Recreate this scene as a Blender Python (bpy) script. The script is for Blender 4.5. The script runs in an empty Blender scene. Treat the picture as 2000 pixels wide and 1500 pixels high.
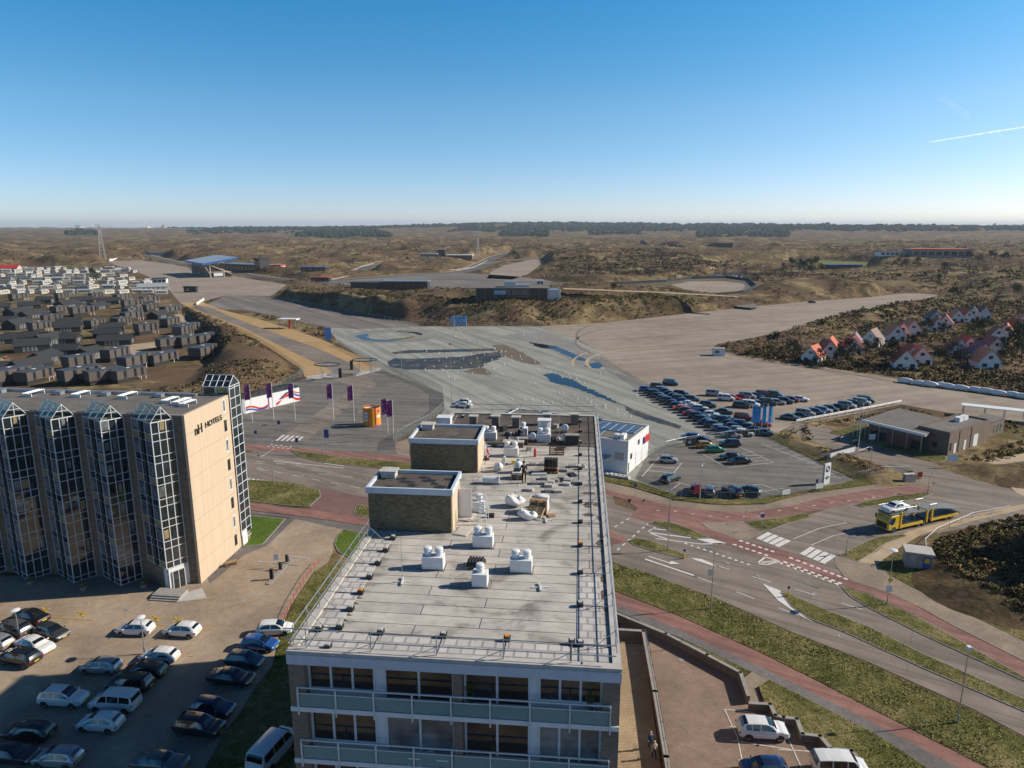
import bpy, bmesh, math, random
import numpy as np
from mathutils import Vector, Matrix
from mathutils.geometry import tessellate_polygon
R = math.radians
sc = bpy.context.scene
COL = sc.collection

# ------------------------------------------------------------------ camera
FOC = 1389.0; HCAM = 46.0; PITCH = math.atan((750 - 442) / FOC)
cam_d = bpy.data.cameras.new("camera"); cam = bpy.data.objects.new("camera", cam_d); COL.objects.link(cam)
cam_d.sensor_width = 36; cam_d.lens = 36 * FOC / 2000; cam_d.clip_start = 0.5; cam_d.clip_end = 60000
cam.location = (0, 0, HCAM); cam.rotation_euler = (math.pi / 2 - PITCH, 0, 0)
sc.camera = cam
_s, _c = math.sin(PITCH), math.cos(PITCH)

def G(px, py, z=0.0):
    """point of the plane at height z seen at a pixel of the 2000x1500 photo (surveying helper)"""
    u = (px - 1000) / FOC; v = (750 - py) / FOC
    t = (z - HCAM) / (-_s + v * _c)
    return Vector((u * t, (_c + v * _s) * t, z))

def ZT(base, py):
    """height of a vertical thing whose foot is at base and whose top shows at pixel row py"""
    v = (750 - py) / FOC
    return HCAM + base[1] * (-_s + v * _c) / (_c + v * _s)

# ------------------------------------------------------------------ light
SUN_EL, SUN_AZ = R(30.5), R(8.6)          # azimuth counted from +x towards +y
sun_d = bpy.data.lights.new("sun", 'SUN'); sun = bpy.data.objects.new("sun", sun_d); COL.objects.link(sun)
sun_d.energy = 5.0; sun_d.angle = R(0.53); sun_d.color = (1.0, 0.90, 0.76)
sdir = Vector((math.cos(SUN_EL) * math.cos(SUN_AZ), math.cos(SUN_EL) * math.sin(SUN_AZ), math.sin(SUN_EL)))
sun.rotation_euler = sdir.to_track_quat('Z', 'Y').to_euler()
w = bpy.data.worlds.new("World"); sc.world = w; w.use_nodes = True
nt = w.node_tree; bg = nt.nodes['Background']
sky = nt.nodes.new('ShaderNodeTexSky'); sky.sky_type = 'NISHITA'; sky.sun_disc = False
sky.sun_elevation = SUN_EL; sky.sun_rotation = math.pi / 2 - SUN_AZ
sky.altitude = 0; sky.air_density = 0.45; sky.dust_density = 0.4; sky.ozone_density = 1.0
hsv = nt.nodes.new('ShaderNodeHueSaturation'); hsv.inputs['Saturation'].default_value = 1.34
nt.links.new(sky.outputs[0], hsv.inputs['Color']); # cool white balance of the photograph, by height above the horizon
tc = nt.nodes.new('ShaderNodeTexCoord'); sp = nt.nodes.new('ShaderNodeSeparateXYZ'); nt.links.new(tc.outputs['Generated'], sp.inputs[0])
cr = nt.nodes.new('ShaderNodeValToRGB'); nt.links.new(sp.outputs[2], cr.inputs[0]); el = cr.color_ramp.elements
while len(el) < 5: el.new(.5)
for e, (p_, c_) in zip(el, ((0.0, (1.75, 1.45, 1.28)), (.03, (1.70, 1.44, 1.28)), (.145, (2.1, 1.95, 1.52)), (.29, (1.0, 2.15, 1.86)), (.55, (.36, .64, .80)))): e.position = p_; e.color = (c_[0] / 2.5, c_[1] / 2.5, c_[2] / 2.5, 1)
vs = nt.nodes.new('ShaderNodeVectorMath'); vs.operation = 'SCALE'; vs.inputs['Scale'].default_value = 2.5; nt.links.new(cr.outputs[0], vs.inputs[0])
tint = nt.nodes.new('ShaderNodeMix'); tint.data_type = 'RGBA'; tint.blend_type = 'MULTIPLY'; tint.inputs[0].default_value = 1.0
nt.links.new(vs.outputs[0], tint.inputs[7]); nt.links.new(hsv.outputs[0], tint.inputs[6])
nt.links.new(tint.outputs[2], bg.inputs['Color'])
bg.inputs['Strength'].default_value = 0.096
sc.view_settings.view_transform = 'Standard'; sc.view_settings.look = 'None'
sc.view_settings.exposure = 0.25; sc.view_settings.gamma = 1.0
sc.cycles.max_bounces = 5; sc.cycles.diffuse_bounces = 2; sc.cycles.glossy_bounces = 3
sc.cycles.transparent_max_bounces = 6; sc.cycles.transmission_bounces = 3; sc.cycles.volume_bounces = 0
sc.cycles.caustics_reflective = False; sc.cycles.caustics_refractive = False

# ------------------------------------------------------------------ materials
MAT = {}
def ramp(nt, stops, interp='LINEAR'):
    r = nt.nodes.new('ShaderNodeValToRGB'); r.color_ramp.interpolation = interp
    el = r.color_ramp.elements
    while len(el) < len(stops): el.new(0.5)
    for e, (p, c) in zip(el, stops):
        e.position = p; e.color = (c[0], c[1], c[2], 1)
    return r
def noise(nt, vec, scale, detail=4, rough=0.55, dist=0.0):
    n = nt.nodes.new('ShaderNodeTexNoise'); n.inputs['Scale'].default_value = scale
    n.inputs['Detail'].default_value = detail; n.inputs['Roughness'].default_value = rough
    n.inputs['Distortion'].default_value = dist
    nt.links.new(vec, n.inputs['Vector']); return n
def newmat(name):
    m = bpy.data.materials.new(name); m.use_nodes = True
    nt = m.node_tree; b = nt.nodes['Principled BSDF']
    return m, nt, b
def mixc(nt, fac, a, b, mode='MIX'):
    n = nt.nodes.new('ShaderNodeMix'); n.data_type = 'RGBA'; n.blend_type = mode
    for sock, v in ((n.inputs['Factor'], fac), (n.inputs['A'], a), (n.inputs['B'], b)):
        pass
    L = nt.links
    def put(s, v):
        if hasattr(v, 'links'): L.new(v, s)
        elif isinstance(v, (int, float)): s.default_value = v
        else: s.default_value = (v[0], v[1], v[2], 1)
    put(n.inputs[0], fac); put(n.inputs[6], a); put(n.inputs[7], b)
    return n.outputs[2]
def pos(nt):
    g = nt.nodes.new('ShaderNodeNewGeometry'); return g.outputs['Position']
def objc(nt):
    g = nt.nodes.new('ShaderNodeTexCoord'); return g.outputs['Object']
def mapv(nt, vec, sc_=(1, 1, 1), rot=(0, 0, 0), loc=(0, 0, 0)):
    m = nt.nodes.new('ShaderNodeMapping'); m.inputs['Scale'].default_value = sc_
    m.inputs['Rotation'].default_value = rot; m.inputs['Location'].default_value = loc
    nt.links.new(vec, m.inputs['Vector']); return m.outputs[0]
def bump(nt, b, h, strength=0.3, dist=0.05):
    n = nt.nodes.new('ShaderNodeBump'); n.inputs['Strength'].default_value = strength
    n.inputs['Distance'].default_value = dist
    nt.links.new(h, n.inputs['Height']); nt.links.new(n.outputs[0], b.inputs['Normal'])
def pm(name, col, rough=0.6, metal=0.0, var=0.12, scale=2.0, coat=0.0, spec=0.5, bmp=0.0):
    """painted / plain material with slight procedural colour and roughness variation"""
    if name in MAT: return MAT[name]
    m, nt, b = newmat(name)
    v = objc(nt); n = noise(nt, v, scale, 5)
    lo = tuple(max(0, c * (1 - var)) for c in col); hi = tuple(min(1, c * (1 + var)) for c in col)
    r = ramp(nt, [(0.3, lo), (0.7, hi)]); nt.links.new(n.outputs['Fac'], r.inputs[0])
    nt.links.new(r.outputs[0], b.inputs['Base Color'])
    b.inputs['Roughness'].default_value = rough; b.inputs['Metallic'].default_value = metal
    b.inputs['Coat Weight'].default_value = coat; b.inputs['Coat Roughness'].default_value = 0.08
    b.inputs['Specular IOR Level'].default_value = spec
    if bmp: bump(nt, b, n.outputs['Fac'], bmp)
    MAT[name] = m; return m

# ------------------------------------------------------------------ mesh builder
class MB:
    def __init__(s): s.v = []; s.f = []; s.m = []
    def face(s, idx, mi=0): s.f.append(tuple(idx)); s.m.append(mi)
    def poly(s, pts, mi=0):
        n = len(s.v); s.v += [tuple(p) for p in pts]; s.face(range(n, n + len(pts)), mi); return s
    def box(s, c, d, rz=0.0, mi=0, top=None):
        hx, hy, hz = d[0] / 2, d[1] / 2, d[2] / 2; tx = 1 if top is None else top
        n = len(s.v); ca, sa = math.cos(rz), math.sin(rz)
        for z, k in ((-hz, 1), (hz, tx)):
            for x, y in ((-hx, -hy), (hx, -hy), (hx, hy), (-hx, hy)):
                x *= k; y *= k
                s.v.append((c[0] + x * ca - y * sa, c[1] + x * sa + y * ca, c[2] + z))
        for q in ((3, 2, 1, 0), (4, 5, 6, 7), (0, 1, 5, 4), (1, 2, 6, 5), (2, 3, 7, 6), (3, 0, 4, 7)):
            s.face([n + i for i in q], mi)
        return s
    def bx(s, x0, x1, y0, y1, z0, z1, mi=0):
        return s.box(((x0 + x1) / 2, (y0 + y1) / 2, (z0 + z1) / 2), (x1 - x0, y1 - y0, z1 - z0), 0, mi)
    def tube(s, p0, p1, r0, r1=None, n=8, mi=0, caps=True):
        r1 = r0 if r1 is None else r1
        p0, p1 = Vector(p0), Vector(p1); d = (p1 - p0)
        if d.length < 1e-6: return s
        d.normalize()
        a = d.orthogonal().normalized(); b = d.cross(a); k = len(s.v)
        for p, r in ((p0, r0), (p1, r1)):
            for i in range(n):
                t = 2 * math.pi * i / n
                s.v.append(tuple(p + a * (r * math.cos(t)) + b * (r * math.sin(t))))
        for i in range(n):
            j = (i + 1) % n; s.face((k + i, k + j, k + n + j, k + n + i), mi)
        if caps:
            s.face([k + i for i in reversed(range(n))], mi); s.face([k + n + i for i in range(n)], mi)
        return s
    def lathe(s, prof, c=(0, 0, 0), n=12, mi=0):
        k = len(s.v)
        for r, z in prof:
            for i in range(n):
                t = 2 * math.pi * i / n; s.v.append((c[0] + r * math.cos(t), c[1] + r * math.sin(t), c[2] + z))
        for q in range(len(prof) - 1):
            for i in range(n):
                j = (i + 1) % n; s.face((k + q * n + i, k + q * n + j, k + (q + 1) * n + j, k + (q + 1) * n + i), mi)
        s.face([k + i for i in reversed(range(n))], mi); s.face([k + (len(prof) - 1) * n + i for i in range(n)], mi)
        return s
    def prism(s, pts, z0, z1, mi=0, mt=None):
        """vertical prism over a 2-D outline (any winding)"""
        A = sum(pts[i][0] * pts[(i + 1) % len(pts)][1] - pts[(i + 1) % len(pts)][0] * pts[i][1] for i in range(len(pts)))
        if A < 0: pts = list(reversed(pts))
        n = len(pts); k = len(s.v)
        s.v += [(p[0], p[1], z0) for p in pts] + [(p[0], p[1], z1) for p in pts]
        for i in range(n):
            j = (i + 1) % n; s.face((k + i, k + j, k + n + j, k + n + i), mi)
        s.face([k + n + i for i in range(n)], mi if mt is None else mt); s.face([k + i for i in reversed(range(n))], mi)
        return s
    def extr(s, prof, o, ax, up, side, depth, mi=0):
        """profile (a,b) in the plane o + a*ax + b*up, extruded by depth along side"""
        o, ax, up, side = map(Vector, (o, ax, up, side)); n = len(prof); k = len(s.v)
        for d in (0, depth):
            s.v += [tuple(o + ax * a + up * b + side * d) for a, b in prof]
        for i in range(n):
            j = (i + 1) % n; s.face((k + i, k + j, k + n + j, k + n + i), mi)
        s.face([k + n + i for i in range(n)], mi); s.face([k + i for i in reversed(range(n))], mi)
        return s
    def blob(s, c, r, seed=0, mi=0, sub=2, amp=0.18, fq=1.0):
        rnd = random.Random(seed); bm = bmesh.new(); bmesh.ops.create_icosphere(bm, subdivisions=sub, radius=1)
        k = len(s.v)
        ph = [(fq * rnd.uniform(-3, 3), fq * rnd.uniform(-3, 3), fq * rnd.uniform(-3, 3), rnd.uniform(0, 6)) for _ in range(5)]
        for v in bm.verts:
            d = 1 + amp * sum(math.sin(v.co.x * a + v.co.y * b + v.co.z * cc + e) for a, b, cc, e in ph) / 2.5
            s.v.append((c[0] + v.co.x * r[0] * d, c[1] + v.co.y * r[1] * d, c[2] + v.co.z * r[2] * d))
        bm.verts.index_update()
        for f in bm.faces: s.face([k + v.index for v in f.verts], mi)
        bm.free(); return s
    def build(s, name, mats, parent=None, smooth=False, fix=True):
        me = bpy.data.meshes.new(name); me.from_pydata(s.v, [], s.f)
        if not isinstance(mats, (list, tuple)): mats = [mats]
        for m in mats: me.materials.append(m)
        if len(mats) > 1: me.polygons.foreach_set('material_index', s.m)
        if fix:
            bm = bmesh.new(); bm.from_mesh(me); bmesh.ops.recalc_face_normals(bm, faces=bm.faces); bm.to_mesh(me); bm.free()
        if smooth: me.polygons.foreach_set('use_smooth', [True] * len(me.polygons))
        me.update()
        o = bpy.data.objects.new(name, me); COL.objects.link(o)
        if parent is not None: o.parent = parent
        return o
def smooth_by_angle(o, deg=35):
    me = o.data; me.polygons.foreach_set('use_smooth', [True] * len(me.polygons))
    bm = bmesh.new(); bm.from_mesh(me)
    for e in bm.edges:
        if len(e.link_faces) == 2 and e.calc_face_angle(0) > R(deg): e.smooth = False
    bm.to_mesh(me); bm.free(); return o
def bevel(o, wd=0.03, seg=2):
    b = o.modifiers.new('edge', 'BEVEL'); b.width = wd; b.segments = seg; b.limit_method = 'ANGLE'; b.angle_limit = R(40); return o

# ------------------------------------------------------------------ naming
ORD = "first second third fourth fifth sixth seventh eighth ninth tenth eleventh twelfth thirteenth fourteenth fifteenth sixteenth seventeenth eighteenth nineteenth twentieth".split()
def ordw(i):
    if i < 20: return ORD[i]
    tens = {2: 'twenty', 3: 'thirty', 4: 'forty', 5: 'fifty', 6: 'sixty'}[(i + 1) // 10]; k = (i + 1) % 10
    return tens + '-' + ORD[k - 1] if k else {20: 'twentieth', 30: 'thirtieth', 40: 'fortieth', 50: 'fiftieth', 60: 'sixtieth'}[i + 1]
def tag(o, label=None, cat=None, group=None, kind=None):
    if label: o['label'] = label
    if cat: o['category'] = cat
    if group: o['group'] = group
    if kind: o['kind'] = kind
    return o
def thing(name, label, cat, loc=(0, 0, 0), rz=0.0, group=None):
    o = bpy.data.objects.new(name, None); COL.objects.link(o); o.empty_display_size = 0.3
    o.location = loc; o.rotation_euler = (0, 0, rz)
    return tag(o, label, cat, group)
def struct(o): o['kind'] = 'structure'; return o
KIDS = {}
def kids(o): return [c for c in bpy.data.objects if c.parent == o] if o.name not in KIDS else KIDS[o.name]
def cache_kids(o):
    ks = [c for c in bpy.data.objects if c.parent == o]
    KIDS[o.name] = ks
    for c in ks: cache_kids(c)
def dup(root, loc, rz=0.0, label=None, group=None, cat=None, paint=None, scale=None, paint_map=None):
    """copy of a thing with its parts and sub-parts; paint replaces slot 0 of parts that carry the 'paint' mark"""
    def cp(o, par):
        c = o.copy(); COL.objects.link(c)
        if par is not None: c.parent = par
        if paint is not None and o.type == 'MESH' and o.get('paint'):
            c.material_slots[0].link = 'OBJECT'; c.material_slots[0].material = paint
        for k in KIDS.get(o.name, []): cp(k, c)
        return c
    r = cp(root, None); r.location = loc; r.rotation_euler = (0, 0, rz)
    if scale is not None: r.scale = (scale, scale, scale) if not hasattr(scale, '__len__') else scale
    return tag(r, label, cat, group)
PROTOS = []
def hide_proto(root):
    """prototypes are only templates: delete them at the end of the script"""
    PROTOS.append(root); cache_kids(root); return root
def drop_protos():
    def rm(o):
        for k in KIDS.get(o.name, []): rm(k)
        bpy.data.objects.remove(o)
    for p in PROTOS: rm(p)
def P2(pts, z=0.0): return [tuple(G(x, y, z))[:2] for x, y in pts]
def sheet(name, pts, z, mat, world=False):
    """flat polygon on the ground at height z; pts in photo pixels"""
    w2 = pts if world else P2(pts)
    if any(k in name for k in ('puddle', 'patch', 'trail', 'wet')):      # ragged natural outline
        rnd = random.Random(len(pts) * 7 + int(pts[0][0])); out = []
        for i, a in enumerate(w2):
            b_ = w2[(i + 1) % len(w2)]; d = Vector((b_[0] - a[0], b_[1] - a[1])); n = max(2, int(d.length / .9)); amp = min(.9, d.length * .06)
            for k in range(n): o = rnd.uniform(-amp, amp) * math.sin(math.pi * k / n) + .25 * amp * rnd.uniform(-1, 1); q = Vector(a) + d * (k / n) + Vector((-d.y, d.x)).normalized() * o; out.append((q.x, q.y))
        w2 = out
    mb = MB(); mb.prism(w2, z - 0.004, z)
    mb.f = [mb.f[-2]]; mb.m = [0]
    return struct(mb.build(name, mat, fix=False))
# ================================================================== GROUND
def ground_mat(name, cols, big=0.02, mid=0.15, fine=2.5, rough=0.9, bmp=0.25, streak=None, fine_amt=0.35, seam=None):
    """cols: dark, middle, light of a natural/paved surface"""
    m, nt, b = newmat(name); p = pos(nt)
    n1 = noise(nt, p, big, 5, 0.6); n2 = noise(nt, p, mid, 5, 0.6, 0.6); n3 = noise(nt, p, fine, 3, 0.7)
    a = nt.nodes.new('ShaderNodeMath'); a.operation = 'MULTIPLY_ADD'; a.inputs[1].default_value = 0.5
    nt.links.new(n1.outputs['Fac'], a.inputs[0])
    a2 = nt.nodes.new('ShaderNodeMath'); a2.operation = 'MULTIPLY'; a2.inputs[1].default_value = 0.5
    nt.links.new(n2.outputs['Fac'], a2.inputs[0]); nt.links.new(a2.outputs[0], a.inputs[2])
    r = ramp(nt, [(0.36, cols[0]), (0.5, cols[1]), (0.64, cols[2])]); nt.links.new(a.outputs[0], r.inputs[0])
    r3 = ramp(nt, [(0.25, (1 - fine_amt,) * 3), (0.75, (1 + fine_amt,) * 3)]); nt.links.new(n3.outputs['Fac'], r3.inputs[0])
    col = mixc(nt, 1.0, r.outputs[0], r3.outputs[0], 'MULTIPLY')
    if streak:
        ang, sx, sy, amt = streak
        sv = mapv(nt, p, (1 / sx, 1 / sy, 1), (0, 0, ang)); sv.node.vector_type = 'TEXTURE'; n4 = noise(nt, sv, 1.0, 4, 0.65, 0.3)
        r4 = ramp(nt, [(0.42, (1 - amt,) * 3), (0.5, (1, 1, 1)), (0.62, (1 + amt * 0.7,) * 3)]); nt.links.new(n4.outputs['Fac'], r4.inputs[0])
        col = mixc(nt, 1.0, col, r4.outputs[0], 'MULTIPLY')
    if seam:
        sv = mapv(nt, p, (1, 1, 1), (0, 0, seam[0])); sv.node.vector_type = 'TEXTURE'; br = nt.nodes.new('ShaderNodeTexBrick'); nt.links.new(sv, br.inputs['Vector']); br.inputs['Scale'].default_value = 1
        br.inputs['Brick Width'].default_value = seam[1]; br.inputs['Row Height'].default_value = seam[2]; br.inputs['Mortar Size'].default_value = .06; br.inputs['Mortar Smooth'].default_value = .4
        br.inputs['Color1'].default_value = (1.03, 1.03, 1.03, 1); br.inputs['Color2'].default_value = (.95, .95, .95, 1); br.inputs['Mortar'].default_value = (.74, .74, .74, 1); col = mixc(nt, 1.0, col, br.outputs['Color'], 'MULTIPLY')
    nt.links.new(col, b.inputs['Base Color']); b.inputs['Roughness'].default_value = rough
    b.inputs['Specular IOR Level'].default_value = 0.25
    if bmp: bump(nt, b, n3.outputs['Fac'], bmp, 0.05)
    return m
def brick_mat(name, cols, w=0.22, h=0.11, rot=0.0, mortar=(0.06, 0.055, 0.05), rough=0.85, big=0.12):
    m, nt, b = newmat(name); p = pos(nt); v = mapv(nt, p, (1, 1, 1), (0, 0, rot))
    br = nt.nodes.new('ShaderNodeTexBrick'); nt.links.new(v, br.inputs['Vector'])
    br.inputs['Scale'].default_value = 1.0; br.inputs['Brick Width'].default_value = w; br.inputs['Row Height'].default_value = h
    br.inputs['Mortar Size'].default_value = 0.012; br.inputs['Color1'].default_value = (*cols[0], 1); br.inputs['Color2'].default_value = (*cols[1], 1)
    br.inputs['Mortar'].default_value = (*mortar, 1)
    n = noise(nt, p, big, 5, 0.65, 0.4); r = ramp(nt, [(0.35, (0.78,) * 3), (0.65, (1.18,) * 3)]); nt.links.new(n.outputs['Fac'], r.inputs[0])
    n2 = noise(nt, p, 1.1, 4, 0.7); r2 = ramp(nt, [(0.3, (0.85,) * 3), (0.7, (1.12,) * 3)]); nt.links.new(n2.outputs['Fac'], r2.inputs[0])
    c1 = mixc(nt, 1.0, br.outputs['Color'], r.outputs[0], 'MULTIPLY'); c2 = mixc(nt, 1.0, c1, r2.outputs[0], 'MULTIPLY')
    nt.links.new(c2, b.inputs['Base Color']); b.inputs['Roughness'].default_value = rough
    b.inputs['Specular IOR Level'].default_value = 0.25
    return m
def veg_mat(name, stops, s1=0.035, s2=0.35, s3=3.0, bmp=0.6, patch=False):
    m, nt, b = newmat(name); p = pos(nt)
    n1 = noise(nt, p, s1, 6, 0.62, 0.5); n2 = noise(nt, p, s2, 5, 0.65, 0.4); n3 = noise(nt, p, s3, 3, 0.7)
    def sc_(n, k, add=None):
        a = nt.nodes.new('ShaderNodeMath'); a.operation = 'MULTIPLY_ADD'; a.inputs[1].default_value = k; a.inputs[2].default_value = 0
        nt.links.new(n, a.inputs[0])
        if add is not None: nt.links.new(add, a.inputs[2])
        return a.outputs[0]
    t = sc_(n3.outputs['Fac'], 0.2, sc_(n2.outputs['Fac'], 0.35, sc_(n1.outputs['Fac'], 0.45)))
    r = ramp(nt, stops); nt.links.new(t, r.inputs[0])
    col = r.outputs[0]
    if patch:    # low brown scrub grows in sharp-edged patches of two sizes
        for sc2, lo, tone in ((0.03, .57, (.115, .108, .040)), (0.012, .50, (.135, .088, .058)), (0.045, .54, (.100, .060, .042)), (0.16, .59, (.052, .046, .028))):
            n4 = noise(nt, p, sc2, 8, .72, .7); r4 = ramp(nt, [(lo, (0, 0, 0)), (lo + .045, (.85,) * 3)]); nt.links.new(n4.outputs['Fac'], r4.inputs[0]); col = mixc(nt, r4.outputs[0], col, tone)
    nt.links.new(col, b.inputs['Base Color']); b.inputs['Roughness'].default_value = 1.0
    b.inputs['Specular IOR Level'].default_value = 0.05
    bump(nt, b, t, bmp, 0.6)
    return m
M = {}
M['asphalt'] = ground_mat('asphalt', [(0.178, 0.148, 0.123), (0.218, 0.182, 0.152), (0.258, 0.216, 0.182)], 0.05, 0.3, 6, streak=(R(-32), 0.02, 0.6, 0.2), fine_amt=0.18, bmp=0.1, seam=(R(-32), 23, 3.4))
M['asphalt_dark'] = ground_mat('asphalt_dark', [(0.13, 0.119, 0.107), (0.168, 0.154, 0.139), (0.20, 0.184, 0.167)], 0.06, 0.4, 5, streak=(R(-10), 0.03, 0.5, 0.2), fine_amt=0.2, bmp=0.1, seam=(R(-10), 31, 4.1))
M['skidpan'] = ground_mat('skidpan_asphalt', [(0.24, 0.238, 0.21), (0.285, 0.282, 0.25), (0.335, 0.332, 0.296)], 0.02, 0.12, 4, streak=(R(-62), 0.012, 0.35, 0.2), fine_amt=0.14, bmp=0.08, seam=(R(-62), 70, 5.2))
M['tarmac'] = ground_mat('tarmac', [(0.155, 0.135, 0.12), (0.185, 0.163, 0.145), (0.215, 0.19, 0.17)], 0.015, 0.1, 3, streak=(R(-55), 0.008, 0.2, 0.2), fine_amt=0.12, bmp=0.05, seam=(R(-55), 120, 6))
M['gravel'] = ground_mat('gravel', [(0.235, 0.19, 0.15), (0.295, 0.24, 0.19), (0.35, 0.287, 0.228)], 0.022, 0.16, 3.5, streak=(R(20), 0.012, 0.22, 0.13), fine_amt=0.25, bmp=0.3)
M['track'] = ground_mat('race_track', [(0.085, 0.082, 0.080), (0.11, 0.105, 0.10), (0.135, 0.13, 0.125)], 0.02, 0.1, 3, fine_amt=0.1, bmp=0)
M['red'] = ground_mat('red_cycle_asphalt', [(0.205, 0.105, 0.09), (0.25, 0.128, 0.108), (0.30, 0.16, 0.136)], 0.12, 0.7, 6, fine_amt=0.2, bmp=0.08, streak=(R(-30), .03, .8, .22))
M['redbrown'] = ground_mat('red_brown_asphalt', [(0.15, 0.085, 0.078), (0.185, 0.108, 0.098), (0.215, 0.13, 0.118)], 0.08, 0.5, 6, fine_amt=0.15, bmp=0.08)
M['footway'] = brick_mat('beige_pavers', [(0.30, 0.235, 0.175), (0.25, 0.20, 0.15)], 0.3, 0.3, R(-28), (0.17, 0.14, 0.11))
M['greypav'] = brick_mat('grey_pavers', [(0.185, 0.168, 0.16), (0.155, 0.14, 0.135)], 0.3, 0.3, R(-28), (0.09, 0.08, 0.075))
M['lot'] = brick_mat('brown_brick_paving', [(0.43, 0.335, 0.245), (0.365, 0.283, 0.208)], 0.22, 0.11, R(-5), (0.19, 0.145, 0.105))
M['terrace'] = brick_mat('yellow_terrace_tiles', [(0.43, 0.32, 0.20), (0.38, 0.285, 0.18)], 0.4, 0.4, R(-5.35), (0.20, 0.15, 0.10))
M['court'] = brick_mat('red_brown_court_paving', [(0.34, 0.24, 0.178), (0.285, 0.20, 0.15)], 0.22, 0.11, R(-5), (0.11, 0.08, 0.065))
M['ochre'] = ground_mat('ochre_road_shoulder', [(0.36, 0.23, 0.10), (0.42, 0.275, 0.125), (0.47, 0.315, 0.155)], 0.03, 0.2, 4, fine_amt=0.15, bmp=0.05)
M['sand'] = ground_mat('sand', [(0.34, 0.255, 0.165), (0.41, 0.315, 0.21), (0.48, 0.375, 0.26)], 0.08, 0.5, 4, fine_amt=0.2)
M['grass'] = veg_mat('verge_grass', [(0.38, (0.045, 0.052, 0.014)), (0.455, (0.095, 0.098, 0.028)), (0.52, (0.155, 0.145, 0.052)), (0.60, (0.26, 0.215, 0.10))], 0.13, 0.9, 6, 1.0)
M['lawn'] = veg_mat('mown_lawn', [(0.35, (0.055, 0.10, 0.016)), (0.5, (0.085, 0.14, 0.022)), (0.65, (0.13, 0.165, 0.04))], 0.08, 0.5, 5, 0.4)
M['field'] = veg_mat('sports_field_grass', [(0.35, (0.11, 0.145, 0.04)), (0.5, (0.15, 0.17, 0.055)), (0.65, (0.2, 0.2, 0.08))], 0.02, 0.2, 3, 0.2)
M['dune'] = veg_mat('dune_vegetation', [(0.40, (0.043, 0.034, 0.019)), (0.455, (0.090, 0.067, 0.036)), (0.495, (0.148, 0.108, 0.058)), (0.535, (0.215, 0.163, 0.085)), (0.58, (0.30, 0.23, 0.125)), (0.65, (0.48, 0.36, 0.22))], 0.02, 0.13, 1.3, 1.0, patch=True)
M['kerb'] = pm('kerb_concrete', (0.27, 0.25, 0.235), 0.9, var=0.2, scale=3)
M['white_paint'] = pm('white_road_paint', (0.66, 0.63, 0.60), 0.7, var=0.25, scale=6)
M['yellow_paint'] = pm('yellow_road_paint', (0.55, 0.36, 0.04), 0.7, var=0.3, scale=5)
m, nt, b = newmat('still_water'); b.inputs['Base Color'].default_value = (0.012, 0.022, 0.035, 1); b.inputs['Roughness'].default_value = 0.03
b.inputs['IOR'].default_value = 1.33; b.inputs['Specular IOR Level'].default_value = 0.13; bump(nt, b, noise(nt, pos(nt), 0.6, 3).outputs['Fac'], 0.25, 0.05); M['water'] = m
m, nt, b = newmat('wet_asphalt'); p_ = pos(nt)
nw = noise(nt, p_, 0.18, 6, 0.65, 0.8); rw = ramp(nt, [(0.40, (0.028, 0.028, 0.028)), (0.55, (0.055, 0.052, 0.048)), (0.68, (0.14, 0.135, 0.122))]); nt.links.new(nw.outputs['Fac'], rw.inputs[0])
rr = ramp(nt, [(0.36, (0.33,) * 3), (0.46, (0.6,) * 3), (0.6, (0.85,) * 3)]); nt.links.new(nw.outputs['Fac'], rr.inputs[0])
nt.links.new(rw.outputs[0], b.inputs['Base Color']); nt.links.new(rr.outputs[0], b.inputs['Roughness']); M['wet'] = m
M['stain'] = ground_mat('rust_stain', [(0.115, 0.088, 0.058), (0.15, 0.12, 0.085), (0.165, 0.145, 0.12)], 0.05, 0.3, 4, fine_amt=0.1, bmp=0)
M['palestain'] = ground_mat('pale_lime_stain', [(0.19, 0.18, 0.165), (0.23, 0.22, 0.205), (0.27, 0.26, 0.245)], 0.05, 0.3, 4, fine_amt=0.1, bmp=0)

# ---------------- outlines of everything flat (photo pixels -> ground)
SKID = [(640, 640), (700, 643), (820, 638), (1062, 637), (1185, 688), (1172, 701), (1262, 757), (1420, 830), (1500, 853), (1668, 936), (1640, 945), (1480, 974), (1330, 970), (1245, 941), (1180, 925), (1160, 905), (835, 850), (868, 800), (864, 768), (742, 721), (694, 690), (660, 668)]
GRAV = [(1062, 637), (1185, 630), (1420, 604), (1560, 590), (1700, 580), (1775, 572), (1832, 576), (1800, 590), (1640, 625), (1560, 640), (1470, 660), (1400, 672), (1388, 684), (1425, 695), (1480, 705), (1600, 722), (1800, 755), (2060, 790), (2060, 850), (1985, 824), (1850, 806), (1760, 790), (1620, 818), (1560, 826), (1500, 853), (1420, 830), (1262, 757), (1172, 701), (1185, 688)]
TARM = [(395, 600), (440, 577), (520, 579), (700, 613), (815, 632), (820, 638), (700, 643), (640, 640), (560, 622), (480, 606)]
PADD = [(207, 510), (275, 508), (340, 517), (400, 530), (470, 542), (560, 556), (530, 578), (440, 577), (395, 590), (352, 592), (330, 566), (312, 550), (270, 532), (225, 518)]
OCHRE = [(352, 592), (395, 590), (430, 604), (500, 622), (580, 646), (640, 668), (700, 695), (745, 720), (700, 736), (640, 738), (596, 737), (590, 722), (520, 676), (470, 648), (425, 630), (375, 604)]
PLAZA = [(590, 740), (640, 738), (742, 721), (864, 768), (868, 800), (770, 865), (800, 890), (800, 912), (440, 882), (440, 800), (480, 790), (560, 752)]
CENTR = [(620, 548), (720, 541), (900, 532), (1010, 540), (1070, 548), (1100, 556), (1000, 563), (860, 566), (760, 560), (640, 556)]
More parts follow.
